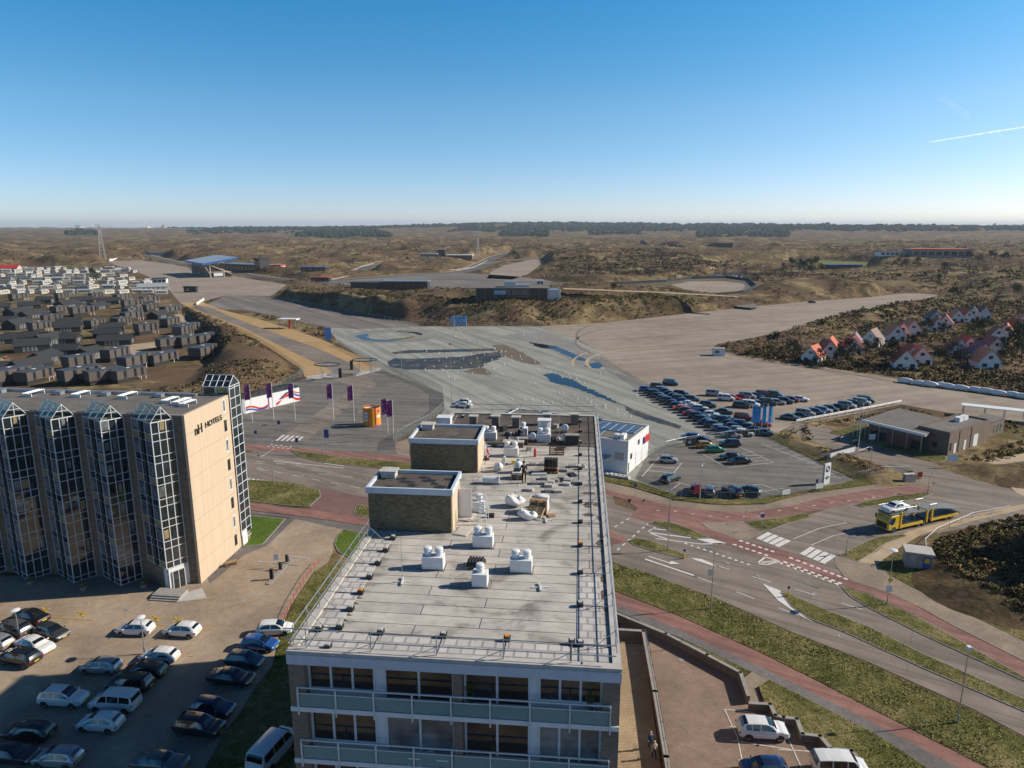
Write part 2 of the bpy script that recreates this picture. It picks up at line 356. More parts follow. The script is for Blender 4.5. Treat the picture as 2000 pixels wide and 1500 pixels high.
INF1 = [(950, 544), (960, 530), (985, 518), (1050, 505), (1062, 512), (1030, 536), (1000, 546)]
HAIR = [(1200, 558), (1290, 548), (1350, 543), (1420, 542), (1465, 549), (1480, 562), (1455, 578), (1380, 582), (1300, 566)]
FIELD = [(1390, 515), (1460, 510), (1560, 507), (1700, 512), (1690, 524), (1520, 520), (1420, 521)]
POND = [(1378, 536), (1400, 531), (1440, 530), (1500, 532), (1505, 537), (1450, 543), (1400, 543)]
POND2 = [(1172, 540), (1190, 538), (1200, 548), (1188, 553), (1174, 550)]
CABIN = [(0, 585), (60, 570), (180, 572), (320, 578), (352, 600), (372, 640), (405, 660), (420, 700), (300, 765), (0, 770), (-80, 770), (-80, 585)]
VANS = [(-60, 525), (60, 518), (200, 520), (250, 528), (320, 552), (330, 580), (180, 574), (-60, 590)]
FLATS = [SKID, GRAV, TARM, PADD, OCHRE, PLAZA, CENTR, INF1, HAIR, FIELD, POND, CABIN, VANS]
FLATW = [np.array(P2(p)) for p in FLATS]
TRACKS = [([(283, 498), (330, 510), (400, 524), (480, 537), (560, 548), (640, 549), (720, 543), (800, 537), (880, 533), (925, 528), (955, 514), (1010, 508), (1065, 503)], 11),
          ([(690, 535), (705, 525), (735, 518), (770, 513), (815, 510), (850, 508)], 11),
          ([(905, 531), (925, 522), (950, 511), (962, 503), (985, 496), (1012, 491)], 12),
          ([(640, 553), (760, 548), (900, 545), (1000, 550), (1100, 554), (1200, 555), (1300, 552), (1350, 546), (1420, 544), (1462, 550), (1474, 562), (1450, 573), (1390, 580), (1330, 570)], 9)]
for pts, wd in TRACKS:
    a = np.array(P2(pts)); d = np.gradient(a, axis=0); n_ = np.stack([-d[:, 1], d[:, 0]], 1); n_ /= np.linalg.norm(n_, axis=1)[:, None]
    FLATW.append(np.concatenate([a + n_ * wd, (a - n_ * wd)[::-1]]))

def seg_dist(X, Y, a, b):
    ax, ay = a; bx, by = b; dx, dy = bx - ax, by - ay; L = dx * dx + dy * dy + 1e-9
    t = np.clip(((X - ax) * dx + (Y - ay) * dy) / L, 0, 1)
    return np.hypot(X - ax - t * dx, Y - ay - t * dy), t
def poly_sd(X, Y, P):
    """distance to polygon (0 inside)"""
    d = np.full(X.shape, 1e9); ins = np.zeros(X.shape, bool); n = len(P)
    for i in range(n):
        a, b = P[i], P[(i + 1) % n]
        d = np.minimum(d, seg_dist(X, Y, a, b)[0])
        c = ((a[1] > Y) != (b[1] > Y)); xx = (b[0] - a[0]) * (Y - a[1]) / (b[1] - a[1] + 1e-12) + a[0]
        ins ^= c & (X < xx)
    return np.where(ins, 0.0, d)
def h2(ix, iy, sd):
    ix = ix.astype(np.int64); iy = iy.astype(np.int64)
    n = (ix * 374761393 + iy * 668265263 + sd * 974711) & 0xffffffff
    n = ((n ^ (n >> 13)) * 1274126177) & 0xffffffff
    return ((n ^ (n >> 16)) & 0xffff) / 65535.0
def vnoise(X, Y, s, sd):
    x = X / s; y = Y / s; ix = np.floor(x); iy = np.floor(y); fx = x - ix; fy = y - iy
    fx = fx * fx * (3 - 2 * fx); fy = fy * fy * (3 - 2 * fy)
    a = h2(ix, iy, sd); b_ = h2(ix + 1, iy, sd); c = h2(ix, iy + 1, sd); d = h2(ix + 1, iy + 1, sd)
    return (a * (1 - fx) + b_ * fx) * (1 - fy) + (c * (1 - fx) + d * fx) * fy
def sstep(a, b, x):
    t = np.clip((x - a) / (b - a), 0, 1); return t * t * (3 - 2 * t)
# ridges: list of (px, py, height) knots, half width, plateau fraction
RIDGES = [
    ([(560, 585, 5.5), (600, 600, 8), (700, 606, 8.5), (820, 616, 9.5), (900, 620, 9), (1000, 622, 9.5), (1100, 620, 9), (1250, 606, 8.5), (1330, 598, 6), (1420, 596, 3)], 26, 0.30),
    ([(700, 590, 5), (850, 592, 7), (1100, 588, 7.0), (1250, 588, 7), (1380, 590, 3)], 45, 0.35),
    ([(360, 600, 1.5), (410, 650, 4.5), (450, 690, 5.5), (490, 715, 4.5), (470, 755, 3.5), (400, 775, 2.5), (250, 780, 1.5)], 16, 0.2),
    ([(640, 668, 2), (665, 675, 4.2), (680, 690, 2.2), (705, 705, .6)], 7, 0.2),
    ([(1480, 590, 3), (1530, 577, 8), (1600, 570, 11), (1660, 574, 9), (1690, 588, 3)], 38, 0.15),
    ([(1250, 500, 6), (1240, 520, 6), (1260, 535, 5), (1340, 530, 7), (1300, 520, 8)], 60, 0.2),
    ([(1560, 645, 2), (1650, 628, 4), (1750, 605, 4), (1850, 590, 3)], 22, 0.2),
    ([(1700, 560, 5), (1800, 552, 6), (1900, 545, 7), (2000, 560, 9), (2050, 580, 10)], 70, 0.2),
    ([(820, 528, 3), (880, 521, 4), (900, 516, 4)], 24, 0.3),
    ([(1905, 1120, 1.0), (1945, 1098, 1.8), (2080, 1080, 3.0)], 8, 0.2),
    ([(1960, 1160, 1.3), (2080, 1150, 2.4)], 10, 0.2),
    ([(1560, 875, .8), (1640, 900, 1.1), (1715, 930, .6)], 5.5, 0.2),
    ([(1905, 915, .5), (1960, 930, 1.2), (2040, 925, 2)], 7, .2),
]
RIDW = [([(*G(x, y)[:2], h) for x, y, h in k], w_, p_) for k, w_, p_ in RIDGES]
def hgt(X, Y, full=True):
    X = np.asarray(X, float); Y = np.asarray(Y, float); r = np.hypot(X, Y)
    mask = np.ones(X.shape); near = r < 1500
    if near.any():
        d = np.full(X.shape, 1e9)
        xn, yn = X[near], Y[near]; dn = np.full(xn.shape, 1e9)
        for P in FLATW: dn = np.minimum(dn, poly_sd(xn, yn, P))
        d[near] = dn; mask = sstep(0.5, 16, d)
        mask_f = sstep(0.0, 5, d)
    else: mask_f = mask
    wx = X + 30 * (vnoise(X, Y, 90, 5) - .5); wy = Y + 30 * (vnoise(X, Y, 90, 6) - .5)
    dn_ = (1 - np.abs(2 * vnoise(wx, wy * 1.4, 120, 1) - 1)) * 1.0 + vnoise(wx, wy, 45, 2) * .55 + vnoise(X, Y, 17, 3) * .25 + vnoise(X, Y, 7, 4) * .1
    az = np.degrees(np.arctan2(X, Y))
    amp = sstep(170, 420, Y) * 4.6 + sstep(600, 1100, r) * 8.5
    amp = np.where(Y > 120, amp, 0)
    amp = amp * np.where((X > 40) & (Y < 330), 0.6, 1)
    z = (dn_ - 0.55) * amp * mask
    z = np.maximum(z, -2.5 * mask)
    # explicit ridges
    for k, w_, p_ in RIDW:
        best = np.zeros(X.shape)
        for i in range(len(k) - 1):
            d_, t = seg_dist(X, Y, k[i][:2], k[i + 1][:2])
            hh = k[i][2] + t * (k[i + 1][2] - k[i][2])
            wv = w_ * (0.8 + 0.4 * vnoise(X, Y, 14, 9))
            best = np.maximum(best, hh * (1 - sstep(p_, 1.0, d_ / wv)))
        z = np.maximum(z, (best * (0.86 + 0.28 * vnoise(X, Y, 9, 8))) * mask_f + np.minimum(z, 0) * 0)
    # far wooded hills that close the horizon
    f = sstep(2600, 5200, r) * (1 - sstep(9000, 14000, r))
    prof = 0.50 + 0.50 * sstep(-17, 2, az)
    z = z + f * prof * (18 + 34 * vnoise(X, Y, 1500, 21) + 12 * vnoise(X, Y, 420, 22))
    z = z * np.where(Y < 60, 0, 1) if False else z
    return z
def HZ(x, y): return float(hgt(np.array([x]), np.array([y]))[0])
def GT(px, py):
    """point of the real terrain seen at a photo pixel (marches the view ray down to the height field)"""
    u = (px - 1000) / FOC; v = (750 - py) / FOC
    d = np.array([u, _c + v * _s, -_s + v * _c])
    t = np.linspace(40, 2400, 3000)
    X = u * t; Y = d[1] * t; Z = HCAM + d[2] * t
    i = np.argmax(Z <= hgt(X, Y) + 1e-6)
    if i == 0: return G(px, py)
    return Vector((X[i], Y[i], float(Z[i])))

# ---------------- the terrain: one sheet to the horizon
def make_terrain():
    az1 = np.radians(np.linspace(-46, 46, 560)); az2 = np.radians(np.linspace(46, 314, 60))[1:-1]
    az = np.concatenate([az1, az2]); rr = [9.0]
    while rr[-1] < 7000: rr.append(rr[-1] * (1.0105 if rr[-1] < 2500 else 1.03))
    rr += [9000, 12000, 17000, 24000, 30000]; rr = np.array(rr); na, nr = len(az), len(rr)
    A, Rr = np.meshgrid(az, rr); X = Rr * np.sin(A); Y = Rr * np.cos(A)
    Z = hgt(X, Y); Z[(Y < 20)] = 0
    back = (np.abs(A) > math.radians(50)); Z[back] = np.clip(Z[back], 0, 12)
    V = np.stack([X, Y, Z], -1).reshape(-1, 3)
    V = np.concatenate([V, [[0, 0, 0]]]); cidx = len(V) - 1
    i, j = np.meshgrid(np.arange(nr - 1), np.arange(na), indexing='ij'); j2 = (j + 1) % na
    Q = np.stack([i * na + j, (i + 1) * na + j, (i + 1) * na + j2, i * na + j2], -1).reshape(-1, 4)
    me = bpy.data.meshes.new('ground'); nq = len(Q)
    T = np.stack([np.full(na, cidx), np.arange(na), (np.arange(na) + 1) % na], -1)
    me.vertices.add(len(V)); me.vertices.foreach_set('co', V.ravel())
    me.loops.add(nq * 4 + na * 3); me.loops.foreach_set('vertex_index', np.concatenate([Q.ravel(), T.ravel()]))
    me.polygons.add(nq + na)
    me.polygons.foreach_set('loop_start', np.concatenate([np.arange(nq) * 4, nq * 4 + np.arange(na) * 3]))
    me.polygons.foreach_set('use_smooth', np.ones(nq + na, bool))
    me.update(calc_edges=True); me.validate()
    me.materials.append(M['dune']); o = bpy.data.objects.new('ground', me); COL.objects.link(o); struct(o)
    # faces must look up
    if me.polygons[0].normal.z < 0: me.flip_normals()
    return o
make_terrain()

# ---------------- paved sheets (each a few mm to cm above the one below)
Z0 = 0.03
sheet('skid_pan', SKID, Z0, M['skidpan']); sheet('gravel_lot', GRAV, Z0 + .012, M['gravel'])
sheet('tarmac_lot', TARM, Z0 + .006, M['tarmac']); sheet('paddock_lot', PADD, Z0 + .006, M['gravel'])
sheet('access_road_shoulder', OCHRE, Z0 + .012, M['ochre'])
sheet('access_road', [(380, 596), (410, 600), (460, 622), (540, 652), (620, 680), (690, 712), (712, 733), (664, 738), (640, 720), (560, 682), (480, 642), (420, 618), (378, 602)], Z0 + .02, M['asphalt'])
sheet('plaza', PLAZA, Z0 + .006, M['asphalt_dark'])
sheet('plaza_lane', [(655, 738), (712, 731), (736, 752), (700, 778), (598, 862), (540, 861), (676, 768), (680, 752), (655, 742)], Z0 + .014, M['asphalt'])
sheet('centre_paddock', CENTR, Z0, M['tarmac']); sheet('infield_lot', INF1, Z0, M['gravel'])
sheet('hairpin_infield', [(1310, 556), (1350, 550), (1410, 549), (1450, 553), (1462, 562), (1440, 569), (1390, 572), (1340, 566)], Z0 + .012, M['gravel'])
sheet('sports_field', FIELD, Z0, M['field']); sheet('pond', POND, Z0 + .02, M['water']); sheet('small_pond', POND2, .9, M['water'])
sheet('drained_basin', [(1430, 598), (1470, 597), (1485, 602), (1470, 606), (1440, 603)], 1.2, M['asphalt_dark'])
for i, (pts, wd) in enumerate(TRACKS):
    def ribbon(a, wd, off=0):
        a = np.array(a); d = np.gradient(a, axis=0); n_ = np.stack([-d[:, 1], d[:, 0]], 1); n_ /= np.linalg.norm(n_, axis=1)[:, None]
        return a + n_ * (wd + off), a + n_ * (off - wd)
    a = np.array(P2(pts)); t = np.linspace(0, len(a) - 1, len(a) * 6); a = np.stack([np.interp(t, np.arange(len(a)), a[:, k]) for k in (0, 1)], 1)
    k_ = np.ones(7) / 7; a2 = a.copy()
    for k in (0, 1): a2[3:-3, k] = np.convolve(a[:, k], k_, 'valid')
    l, r_ = ribbon(a2, wd * 0.62)
    mb = MB()
    for q in range(len(l) - 1): mb.poly([(*l[q], Z0 + .03 + .004 * i), (*r_[q], Z0 + .03 + .004 * i), (*r_[q + 1], Z0 + .03 + .004 * i), (*l[q + 1], Z0 + .03 + .004 * i)])
    struct(mb.build('race_track', M['track'], fix=False))
    if i in (1, 2, 0):
        o1, o2 = ribbon(a2, 1.4, wd * .62 + 1.6); mb = MB()
        for q in range(len(l) - 1): mb.poly([(*o1[q], Z0 + .05), (*o2[q], Z0 + .05), (*o2[q + 1], Z0 + .05), (*o1[q + 1], Z0 + .05)])
        struct(mb.build('track_runoff', M['sand'], fix=False))
# camp lanes of the cabin park
for pts in ([(0, 700), (25, 704), (60, 720), (60, 735), (20, 732), (0, 730)], [(150, 690), (230, 676), (300, 668), (330, 655), (345, 640), (360, 645), (340, 672), (260, 690), (160, 706)], [(340, 615), (352, 612), (385, 645), (378, 652)], [(90, 597), (120, 594), (128, 600), (100, 606)], [(0, 655), (20, 652), (22, 662), (0, 668)], [(92, 728), (150, 716), (152, 724), (96, 738)]):
    sheet('sandy_lane', pts, Z0 + .004, M['sand'])

# ---------------- skid pan details
c0 = G(767, 656); 
def ring(name, rin, rout, z, mat, a0=0, a1=2 * math.pi, n=72, jit=0, sd=1):
    rnd = random.Random(sd); mb = MB(); pr = None; ph = [rnd.uniform(0, 6) for _ in range(4)]
    for i in range(n + 1):
        t = a0 + (a1 - a0) * i / n; j = jit * (math.sin(3 * t + ph[0]) + .6 * math.sin(7 * t + ph[1])); j2 = jit * (math.sin(4 * t + ph[2]) + .5 * math.sin(9 * t + ph[3]))
        e = 1 if a1 - a0 > 6.2 else min(1, 6 * min(i, n - i) / n + .03); mid = (rin + rout) / 2
        ri, ro = mid + (rin + j - mid) * e, mid + (rout + j2 - mid) * e
        p = (c0.x + ri * math.cos(t), c0.y + ri * math.sin(t), z), (c0.x + ro * math.cos(t), c0.y + ro * math.sin(t), z)
        if pr: mb.poly([pr[0], pr[1], p[1], p[0]])
        pr = p
    return struct(mb.build(name, mat, fix=False))
ring('skid_circle', 0.01, 19.5, Z0 + .008, M['palestain'], jit=.25)
ring('circle_puddle', 11.2, 15.4, Z0 + .016, M['water'], R(150), R(300), jit=.5, sd=3)
ring('circle_puddle', 10.6, 13.4, Z0 + .016, M['water'], R(8), R(100), jit=.4, sd=5)
ring('circle_island', 0.01, 10.2, Z0 + .02, M['skidpan'], jit=.3, sd=7)
ring('circle_moss', 8.2, 11.0, Z0 + .024, M['grass'], R(270), R(350), jit=.3, sd=8)
sheet('puddle', [(1060, 732), (1078, 729), (1090, 731), (1100, 737), (1120, 741), (1135, 752), (1180, 772), (1210, 788), (1220, 792), (1200, 787), (1160, 772), (1120, 757), (1090, 750), (1075, 746), (1070, 738)], Z0 + .02, M['water'])
sheet('puddle_trail', [(1218, 791), (1235, 799), (1270, 812), (1300, 822), (1330, 832), (1328, 838), (1298, 830), (1262, 820), (1230, 808)], Z0 + .016, M['wet'])
sheet('wet_patch', [(757, 706), (770, 700), (800, 701), (900, 697), (1000, 683), (1010, 686), (985, 696), (960, 706), (938, 718), (900, 721), (835, 722), (790, 722), (760, 716)], Z0 + .012, M['wet'])
sheet('wet_patch', [(766, 688), (800, 684), (905, 682), (1000, 680), (990, 684), (920, 687), (800, 690), (770, 692)], Z0 + .014, M['wet'])
sheet('rust_patch', [(960, 675), (985, 673), (1010, 684), (1040, 700), (1058, 712), (1040, 712), (1010, 706), (985, 696)], Z0 + .018, M['stain'])
sheet('lime_patch', [(975, 658), (1010, 650), (1060, 650), (1075, 655), (1120, 668), (1165, 692), (1178, 708), (1172, 720), (1140, 718), (1110, 702), (1070, 684), (1030, 668), (1000, 662)], Z0 + .008, M['palestain'])
sheet('thin_puddle', [(1032, 668), (1050, 671), (1085, 676), (1110, 686), (1140, 700), (1150, 706), (1130, 704), (1105, 694), (1080, 683), (1050, 678)], Z0 + .016, M['water'])
sheet('thin_puddle', [(1140, 716), (1152, 710), (1168, 708), (1178, 714), (1172, 720), (1155, 719)], Z0 + .016, M['water'])
sheet('moss_patch', [(905, 726), (935, 716), (948, 720), (962, 731), (950, 733), (925, 730)], Z0 + .014, M['stain'])

# ---------------- streets
sheet('road', [(440, 862), (545, 872), (800, 892), (1195, 960), (1200, 985), (1245, 1000), (1367, 1035), (1440, 1055), (1500, 1034), (1640, 985), (1700, 968), (1812, 950), (1830, 944), (1700, 905), (1600, 868), (1535, 840), (1560, 826), (1620, 838), (1660, 858), (1780, 894), (1866, 915), (1906, 922), (1950, 940), (1985, 962), (2060, 1000), (2060, 1040), (1900, 1030), (1770, 1052), (1660, 1078), (1632, 1098), (1655, 1148), (2060, 1338), (2060, 1470), (1900, 1385), (1695, 1293), (1547, 1235), (1388, 1164), (1190, 1096), (1180, 1085), (700, 985), (620, 958), (440, 938)], Z0, M['asphalt'])
sheet('cycle_path', [(440, 866), (560, 872), (640, 880), (800, 891), (860, 898), (860, 908), (800, 904), (640, 892), (560, 884), (440, 876)], Z0 + .012, M['red'])
sheet('cycle_path', [(440, 978), (600, 995), (720, 1012), (800, 1024), (800, 1042), (720, 1028), (600, 1010), (440, 991)], Z0 + .016, M['red'])
sheet('red_crossing', [(622, 952), (720, 972), (800, 990), (800, 1030), (700, 1012), (605, 996)], Z0 + .008, M['redbrown'])
sheet('grey_footpath', [(440, 992), (600, 1011), (720, 1029), (800, 1043), (800, 1060), (700, 1040), (640, 1028), (570, 1012), (440, 998)], Z0 + .006, M['greypav'])
PARK = [(566, 1012), (640, 1026), (672, 1033), (652, 1062), (650, 1080), (640, 1100), (612, 1118), (570, 1180), (548, 1230), (532, 1300), (500, 1340), (470, 1390), (440, 1430), (400, 1500), (380, 1560), (-220, 1560), (-220, 1120), (330, 1130), (400, 1130), (470, 1078), (520, 1064)]
sheet('car_park', PARK, Z0, M['lot'])
sheet('hotel_path', [(440, 1000), (575, 1014), (522, 1066), (475, 1085), (430, 1125), (410, 1140), (400, 1120), (462, 1072), (515, 1064), (560, 1014), (440, 1003)], Z0 + .008, M['greypav'])
sheet('cycle_path', [(1180, 950), (1200, 962), (1245, 972), (1317, 990), (1360, 995), (1413, 1000), (1470, 1000), (1547, 988), (1600, 974), (1700, 957), (1780, 949), (1822, 953), (1818, 962), (1740, 973), (1668, 984), (1581, 1000), (1520, 1011), (1453, 1019), (1400, 1020), (1367, 1021), (1372, 1026), (1387, 1035), (1440, 1054), (1465, 1058), (1533, 1076), (1653, 1128), (1700, 1138), (1800, 1190), (1864, 1225), (2000, 1293), (2060, 1322), (2060, 1352), (2000, 1321), (1787, 1201), (1700, 1161), (1657, 1147), (1643, 1142), (1523, 1100), (1416, 1064), (1388, 1052), (1330, 1036), (1269, 1022), (1232, 1009), (1245, 993), (1221, 977), (1180, 964)], Z0 + .012, M['red'])
sheet('cycle_path', [(1180, 1034), (1222, 1051), (1227, 1058), (1180, 1068)], Z0 + .012, M['red'])
sheet('cycle_path', [(1170, 1142), (1207, 1158), (1317, 1200), (1480, 1273), (1600, 1333), (1695, 1382), (1927, 1500), (2040, 1560), (1990, 1560), (1872, 1500), (1695, 1407), (1500, 1310), (1440, 1282), (1320, 1228), (1205, 1180), (1170, 1166)], Z0 + .012, M['red'])
sheet('grey_footpath', [(1170, 1166), (1205, 1180), (1320, 1228), (1440, 1282), (1500, 1310), (1695, 1407), (1872, 1500), (1990, 1560), (1900, 1560), (1800, 1497), (1715, 1440), (1650, 1407), (1500, 1332), (1468, 1313), (1328, 1246), (1212, 1197), (1170, 1180)], Z0 + .01, M['greypav'])
sheet('footway', [(1170, 935), (1185, 942), (1240, 955), (1317, 978), (1380, 986), (1421, 988), (1493, 986), (1547, 972), (1580, 964), (1700, 948), (1790, 937), (1818, 934), (1822, 953), (1780, 949), (1700, 957), (1600, 974), (1547, 988), (1470, 1000), (1413, 1000), (1360, 995), (1317, 990), (1245, 972), (1200, 962), (1170, 950)], Z0 + .02, M['footway'])
sheet('footway_island', [(1367, 1021), (1400, 1020), (1453, 1019), (1480, 1030), (1492, 1038), (1467, 1053), (1440, 1054), (1387, 1035)], Z0 + .022, M['footway'])
sheet('footway', [(1630, 1090), (1640, 1087), (1680, 1098), (1712, 1104), (1740, 1126), (1800, 1158), (1900, 1205), (2000, 1253), (2060, 1282), (2060, 1322), (2000, 1292), (1864, 1224), (1800, 1189), (1740, 1160), (1670, 1138), (1646, 1124), (1630, 1102)], Z0 + .03, M['footway'])
sheet('sand_path', [(1670, 1098), (1712, 1104), (1760, 1068), (1800, 1044), (1850, 1032), (1900, 1018), (2000, 995), (2060, 985), (2060, 962), (2000, 985), (1890, 1008), (1780, 1036), (1740, 1054), (1712, 1078)], Z0 + .016, M['sand'])
sheet('sand_path', [(1866, 915), (1905, 900), (1960, 890), (2060, 880), (2060, 895), (1990, 902), (1940, 910), (1906, 922)], Z0 + .024, M['sand'])
sheet('sand_path', [(1985, 962), (1965, 945), (2060, 945), (2060, 1000)], Z0 + .014, M['sand'])
sheet('court', [(1250, 1200), (1445, 1328), (1470, 1388), (1520, 1400), (1640, 1480), (1700, 1560), (1310, 1560), (1298, 1500), (1258, 1250)], Z0 + .004, M['court'])
sheet('court_path', [(1212, 1212), (1262, 1238), (1262, 1256), (1212, 1258)], Z0 + .01, M['footway'])
sheet('court_path', [(1445, 1331), (1468, 1313), (1500, 1330), (1478, 1344), (1494, 1388), (1464, 1388), (1459, 1374)], Z0 + .012, M['footway'])
sheet('terrace', [(1205, 1258), (1256, 1258), (1300, 1560), (1195, 1560)], Z0 + .006, M['terrace'])
sheet('display_yard', [(1240, 936), (1262, 893), (1300, 868), (1500, 853), (1668, 936), (1640, 944), (1580, 958), (1548, 963), (1480, 972), (1330, 967), (1290, 955)], Z0 + .008, M['asphalt_dark'])
sheet('plaza_ramp', [(770, 866), (800, 856), (800, 892), (776, 888)], Z0 + .016, M['footway'])
sheet('dealer_sand_path', [(1100, 592), (1300, 602), (1440, 612), (1440, 614), (1300, 605), (1100, 595)], 9.3, M['sand'])
for pts in ([(1388, 684), (1425, 695), (1480, 704), (1600, 721), (1800, 754), (2060, 787), (2060, 781), (1800, 748), (1600, 714), (1480, 698), (1440, 690), (1410, 680)],):
    sheet('park_path', pts, Z0 + .02, M['footway'])
# repairs, manholes and tyre arcs
for i, pts in enumerate(([(1330, 1110), (1368, 1126), (1362, 1131), (1324, 1115)], [(1560, 1128), (1606, 1146), (1598, 1151), (1552, 1133)], [(1400, 1080), (1450, 1098), (1446, 1101), (1396, 1083)], [(1600, 1035), (1650, 1018), (1656, 1022), (1606, 1039)], [(1860, 960), (1920, 965), (1916, 971), (1856, 966)], [(560, 915), (640, 924), (640, 927), (560, 918)], [(640, 950), (700, 958), (700, 962), (640, 954)], [(1740, 905), (1775, 918), (1768, 921), (1733, 908)], [(700, 800), (760, 806), (758, 812), (698, 806)], [(500, 840), (560, 842), (558, 848), (498, 846)], [(640, 790), (668, 772), (672, 774), (644, 792)])): sheet('asphalt_repair', pts, Z0 + .024, M['asphalt_dark' if i % 2 else 'tarmac'])
for px in ((1480, 1125), (1590, 1160), (1420, 1100), (1680, 1010), (590, 930), (1413, 1024), (1437, 1038), (1480, 1010), (1750, 966), (1330, 1290), (250, 1190), (470, 1170), (90, 1330), (860, 720), (1010, 740), (1120, 690)):
    q = G(*px); MB().prism([(q.x + .34 * math.cos(k * .4), q.y + .34 * math.sin(k * .4)) for k in range(16)], 0, Z0 + .037).build('manhole_cover', M['kerb'], fix=False)['kind'] = 'structure'
for cx, cy, r_, a0, a1, w_ in ((1345, 712, 34, 95, 190, 1.2), (1345, 712, 39, 95, 185, .9), (1420, 672, 60, 130, 200, .8), (1300, 780, 70, 15, 60, .8), (1500, 660, 80, 150, 200, 1.0)):
    c = G(cx, cy); sheet('tyre_arc', [(c.x + q * math.cos(R(a)), c.y + q * math.sin(R(a))) for q, rg in ((r_, np.linspace(a0, a1, 24)), (r_ + w_, np.linspace(a1, a0, 24))) for a in rg], Z0 + .017, M['sand'] if r_ < 50 else M['tarmac'], True)
# painted lines
def stroke(a, b, wd, z=Z0 + .034, mat='white_paint', name='road_marking'):
    A, B = G(*a), G(*b); d = (B - A); d.z = 0; d.normalize(); n = Vector((-d.y, d.x, 0)) * wd / 2
    mb.poly([(A.x + n.x, A.y + n.y, z), (A.x - n.x, A.y - n.y, z), (B.x - n.x, B.y - n.y, z), (B.x + n.x, B.y + n.y, z)])
def dashes(a, b, on, off, wd, **k):
    A, B = G(*a), G(*b); L = (B - A).length; d = (B - A) / L; s = 0.0
    n = Vector((-d.y, d.x, 0)) * wd / 2
    while s < L:
        p, q = A + d * s, A + d * min(L, s + on)
        mb.poly([(p.x + n.x, p.y + n.y, Z0 + .034), (p.x - n.x, p.y - n.y, Z0 + .034), (q.x - n.x, q.y - n.y, Z0 + .034), (q.x + n.x, q.y + n.y, Z0 + .034)])
        s += on + off
def px6(x, y): return (1200 + x / 3.75, 950 + y / 3.75)
mb = MB()
for a, b in (((610, 668), (1420, 975)), ((720, 575), (1900, 930))):       # long dashed lane lines
    dashes(px6(*a), px6(*b), 2.4, 3.2, .15)
dashes(px6(1320, 925), (1640, 1243), 2.4, 3.4, .12)
stroke(px6(225, 535), px6(580, 655), .35); stroke(px6(250, 515), px6(400, 562), .25)
stroke(px6(245, 340), px6(560, 380), .35); stroke(px6(300, 385), px6(640, 425), .25); stroke(px6(640, 425), px6(800, 420), .3); stroke(px6(270, 312), px6(415, 325), .3)
stroke(px6(245, 335), px6(300, 300), .2); stroke(px6(245, 340), px6(400, 395), .3)
for i in range(7):   # shark teeth and crossing blocks
    pass
for i in range(11): 
    x = 525 + i * 46; y = 425 + i * 15.3; p = px6(x, y); A = G(*p)
    mb.poly([(A.x - .35, A.y + .12, Z0 + .034), (A.x + .25, A.y - .12, Z0 + .034), (A.x + .1, A.y + .5, Z0 + .034)])
for i in range(6):
    for (sx, sy) in ((868, 425), (915, 398)):
        p = px6(sx + i * 46, sy + i * 15.2); q = px6(sx + i * 46 + 26, sy + i * 15.2 + 9); stroke(p, q, .45)
for i in range(9):
    for (sx, sy) in ((1238, 553), (1280, 522)):
        p = px6(sx + i * 50, sy + i * 19); q = px6(sx + i * 50 + 28, sy + i * 19 + 11); stroke(p, q, .45)
    A = G(*px6(1222 + i * 51, 566 + i * 19)); mb.poly([(A.x - .35, A.y + .3, Z0 + .034), (A.x + .35, A.y + .2, Z0 + .034), (A.x - .05, A.y - .45, Z0 + .034)])
for i in range(4):   # two zebra crossings on the side road
    stroke(px6(1055 + i * 44, 390 + i * 17), px6(1140 + i * 45, 342 + i * 18), .8)
    stroke(px6(1375 + i * 48, 503 + i * 20), px6(1455 + i * 50, 450 + i * 18), .8)
for a, b in (((1310, 388), (1500, 310)), ((1500, 310), (1700, 268)), ((1440, 433), (1600, 365)), ((1600, 365), (1760, 330))): stroke(px6(*a), px6(*b), .12)
mb.poly([(*G(*px6(x, y))[:2], Z0 + .034) for x, y in ((560, 525), (640, 535), (770, 590), (720, 585), (600, 545))])   # island noses
mb.poly([(*G(*px6(x, y))[:2], Z0 + .034) for x, y in ((1085, 715), (1215, 765), (1230, 800), (1300, 890), (1420, 972), (1330, 930), (1200, 840))])
mb.poly([(*G(*px6(x, y))[:2], Z0 + .034) for x, y in ((600, 388), (705, 385), (820, 418), (740, 428), (690, 415))])
mb.poly([(*G(*px6(x, y))[:2], Z0 + .034) for x, y in ((400, 560), (420, 548), (480, 570), (400, 572))])
for a, b in (((1055, 560), (1105, 520)), ((1105, 520), (1210, 550)), ((1210, 550), (1120, 575)), ((1120, 575), (1055, 570)), ((1080, 560), (1180, 548))): stroke(px6(*a), px6(*b), .3)
for a, b in (((0, 300), (110, 235)), ((20, 470), (245, 275))): dashes(px6(*a), px6(*b), .9, .9, .22)
for t in range(14): 
    x = 320 + t * 127; y = [180, 184, 203, 219, 227, 224, 199, 181, 161, 142, 123, 107, 94, 82][t]
    A = G(*px6(x if x < 1900 else 1900, y)); mb.poly([(A.x - .3, A.y - .12, Z0 + .034), (A.x + .3, A.y - .05, Z0 + .034), (A.x + .3, A.y + .12, Z0 + .034), (A.x - .3, A.y + .1, Z0 + .034)])
def px3(x, y): return (500 + x / 3.75, 780 + y / 3.75)
for i in range(5): stroke(px3(150 + i * 37, 305 + i * 1), px3(205 + i * 35, 262 + i * 3), .6)
for i in range(5):
    for sx, sy in ((85, 345), (105, 334)): stroke(px3(sx + i * 35, sy + i * 4), px3(sx + 18 + i * 35, sy + 1 + i * 4), .4)
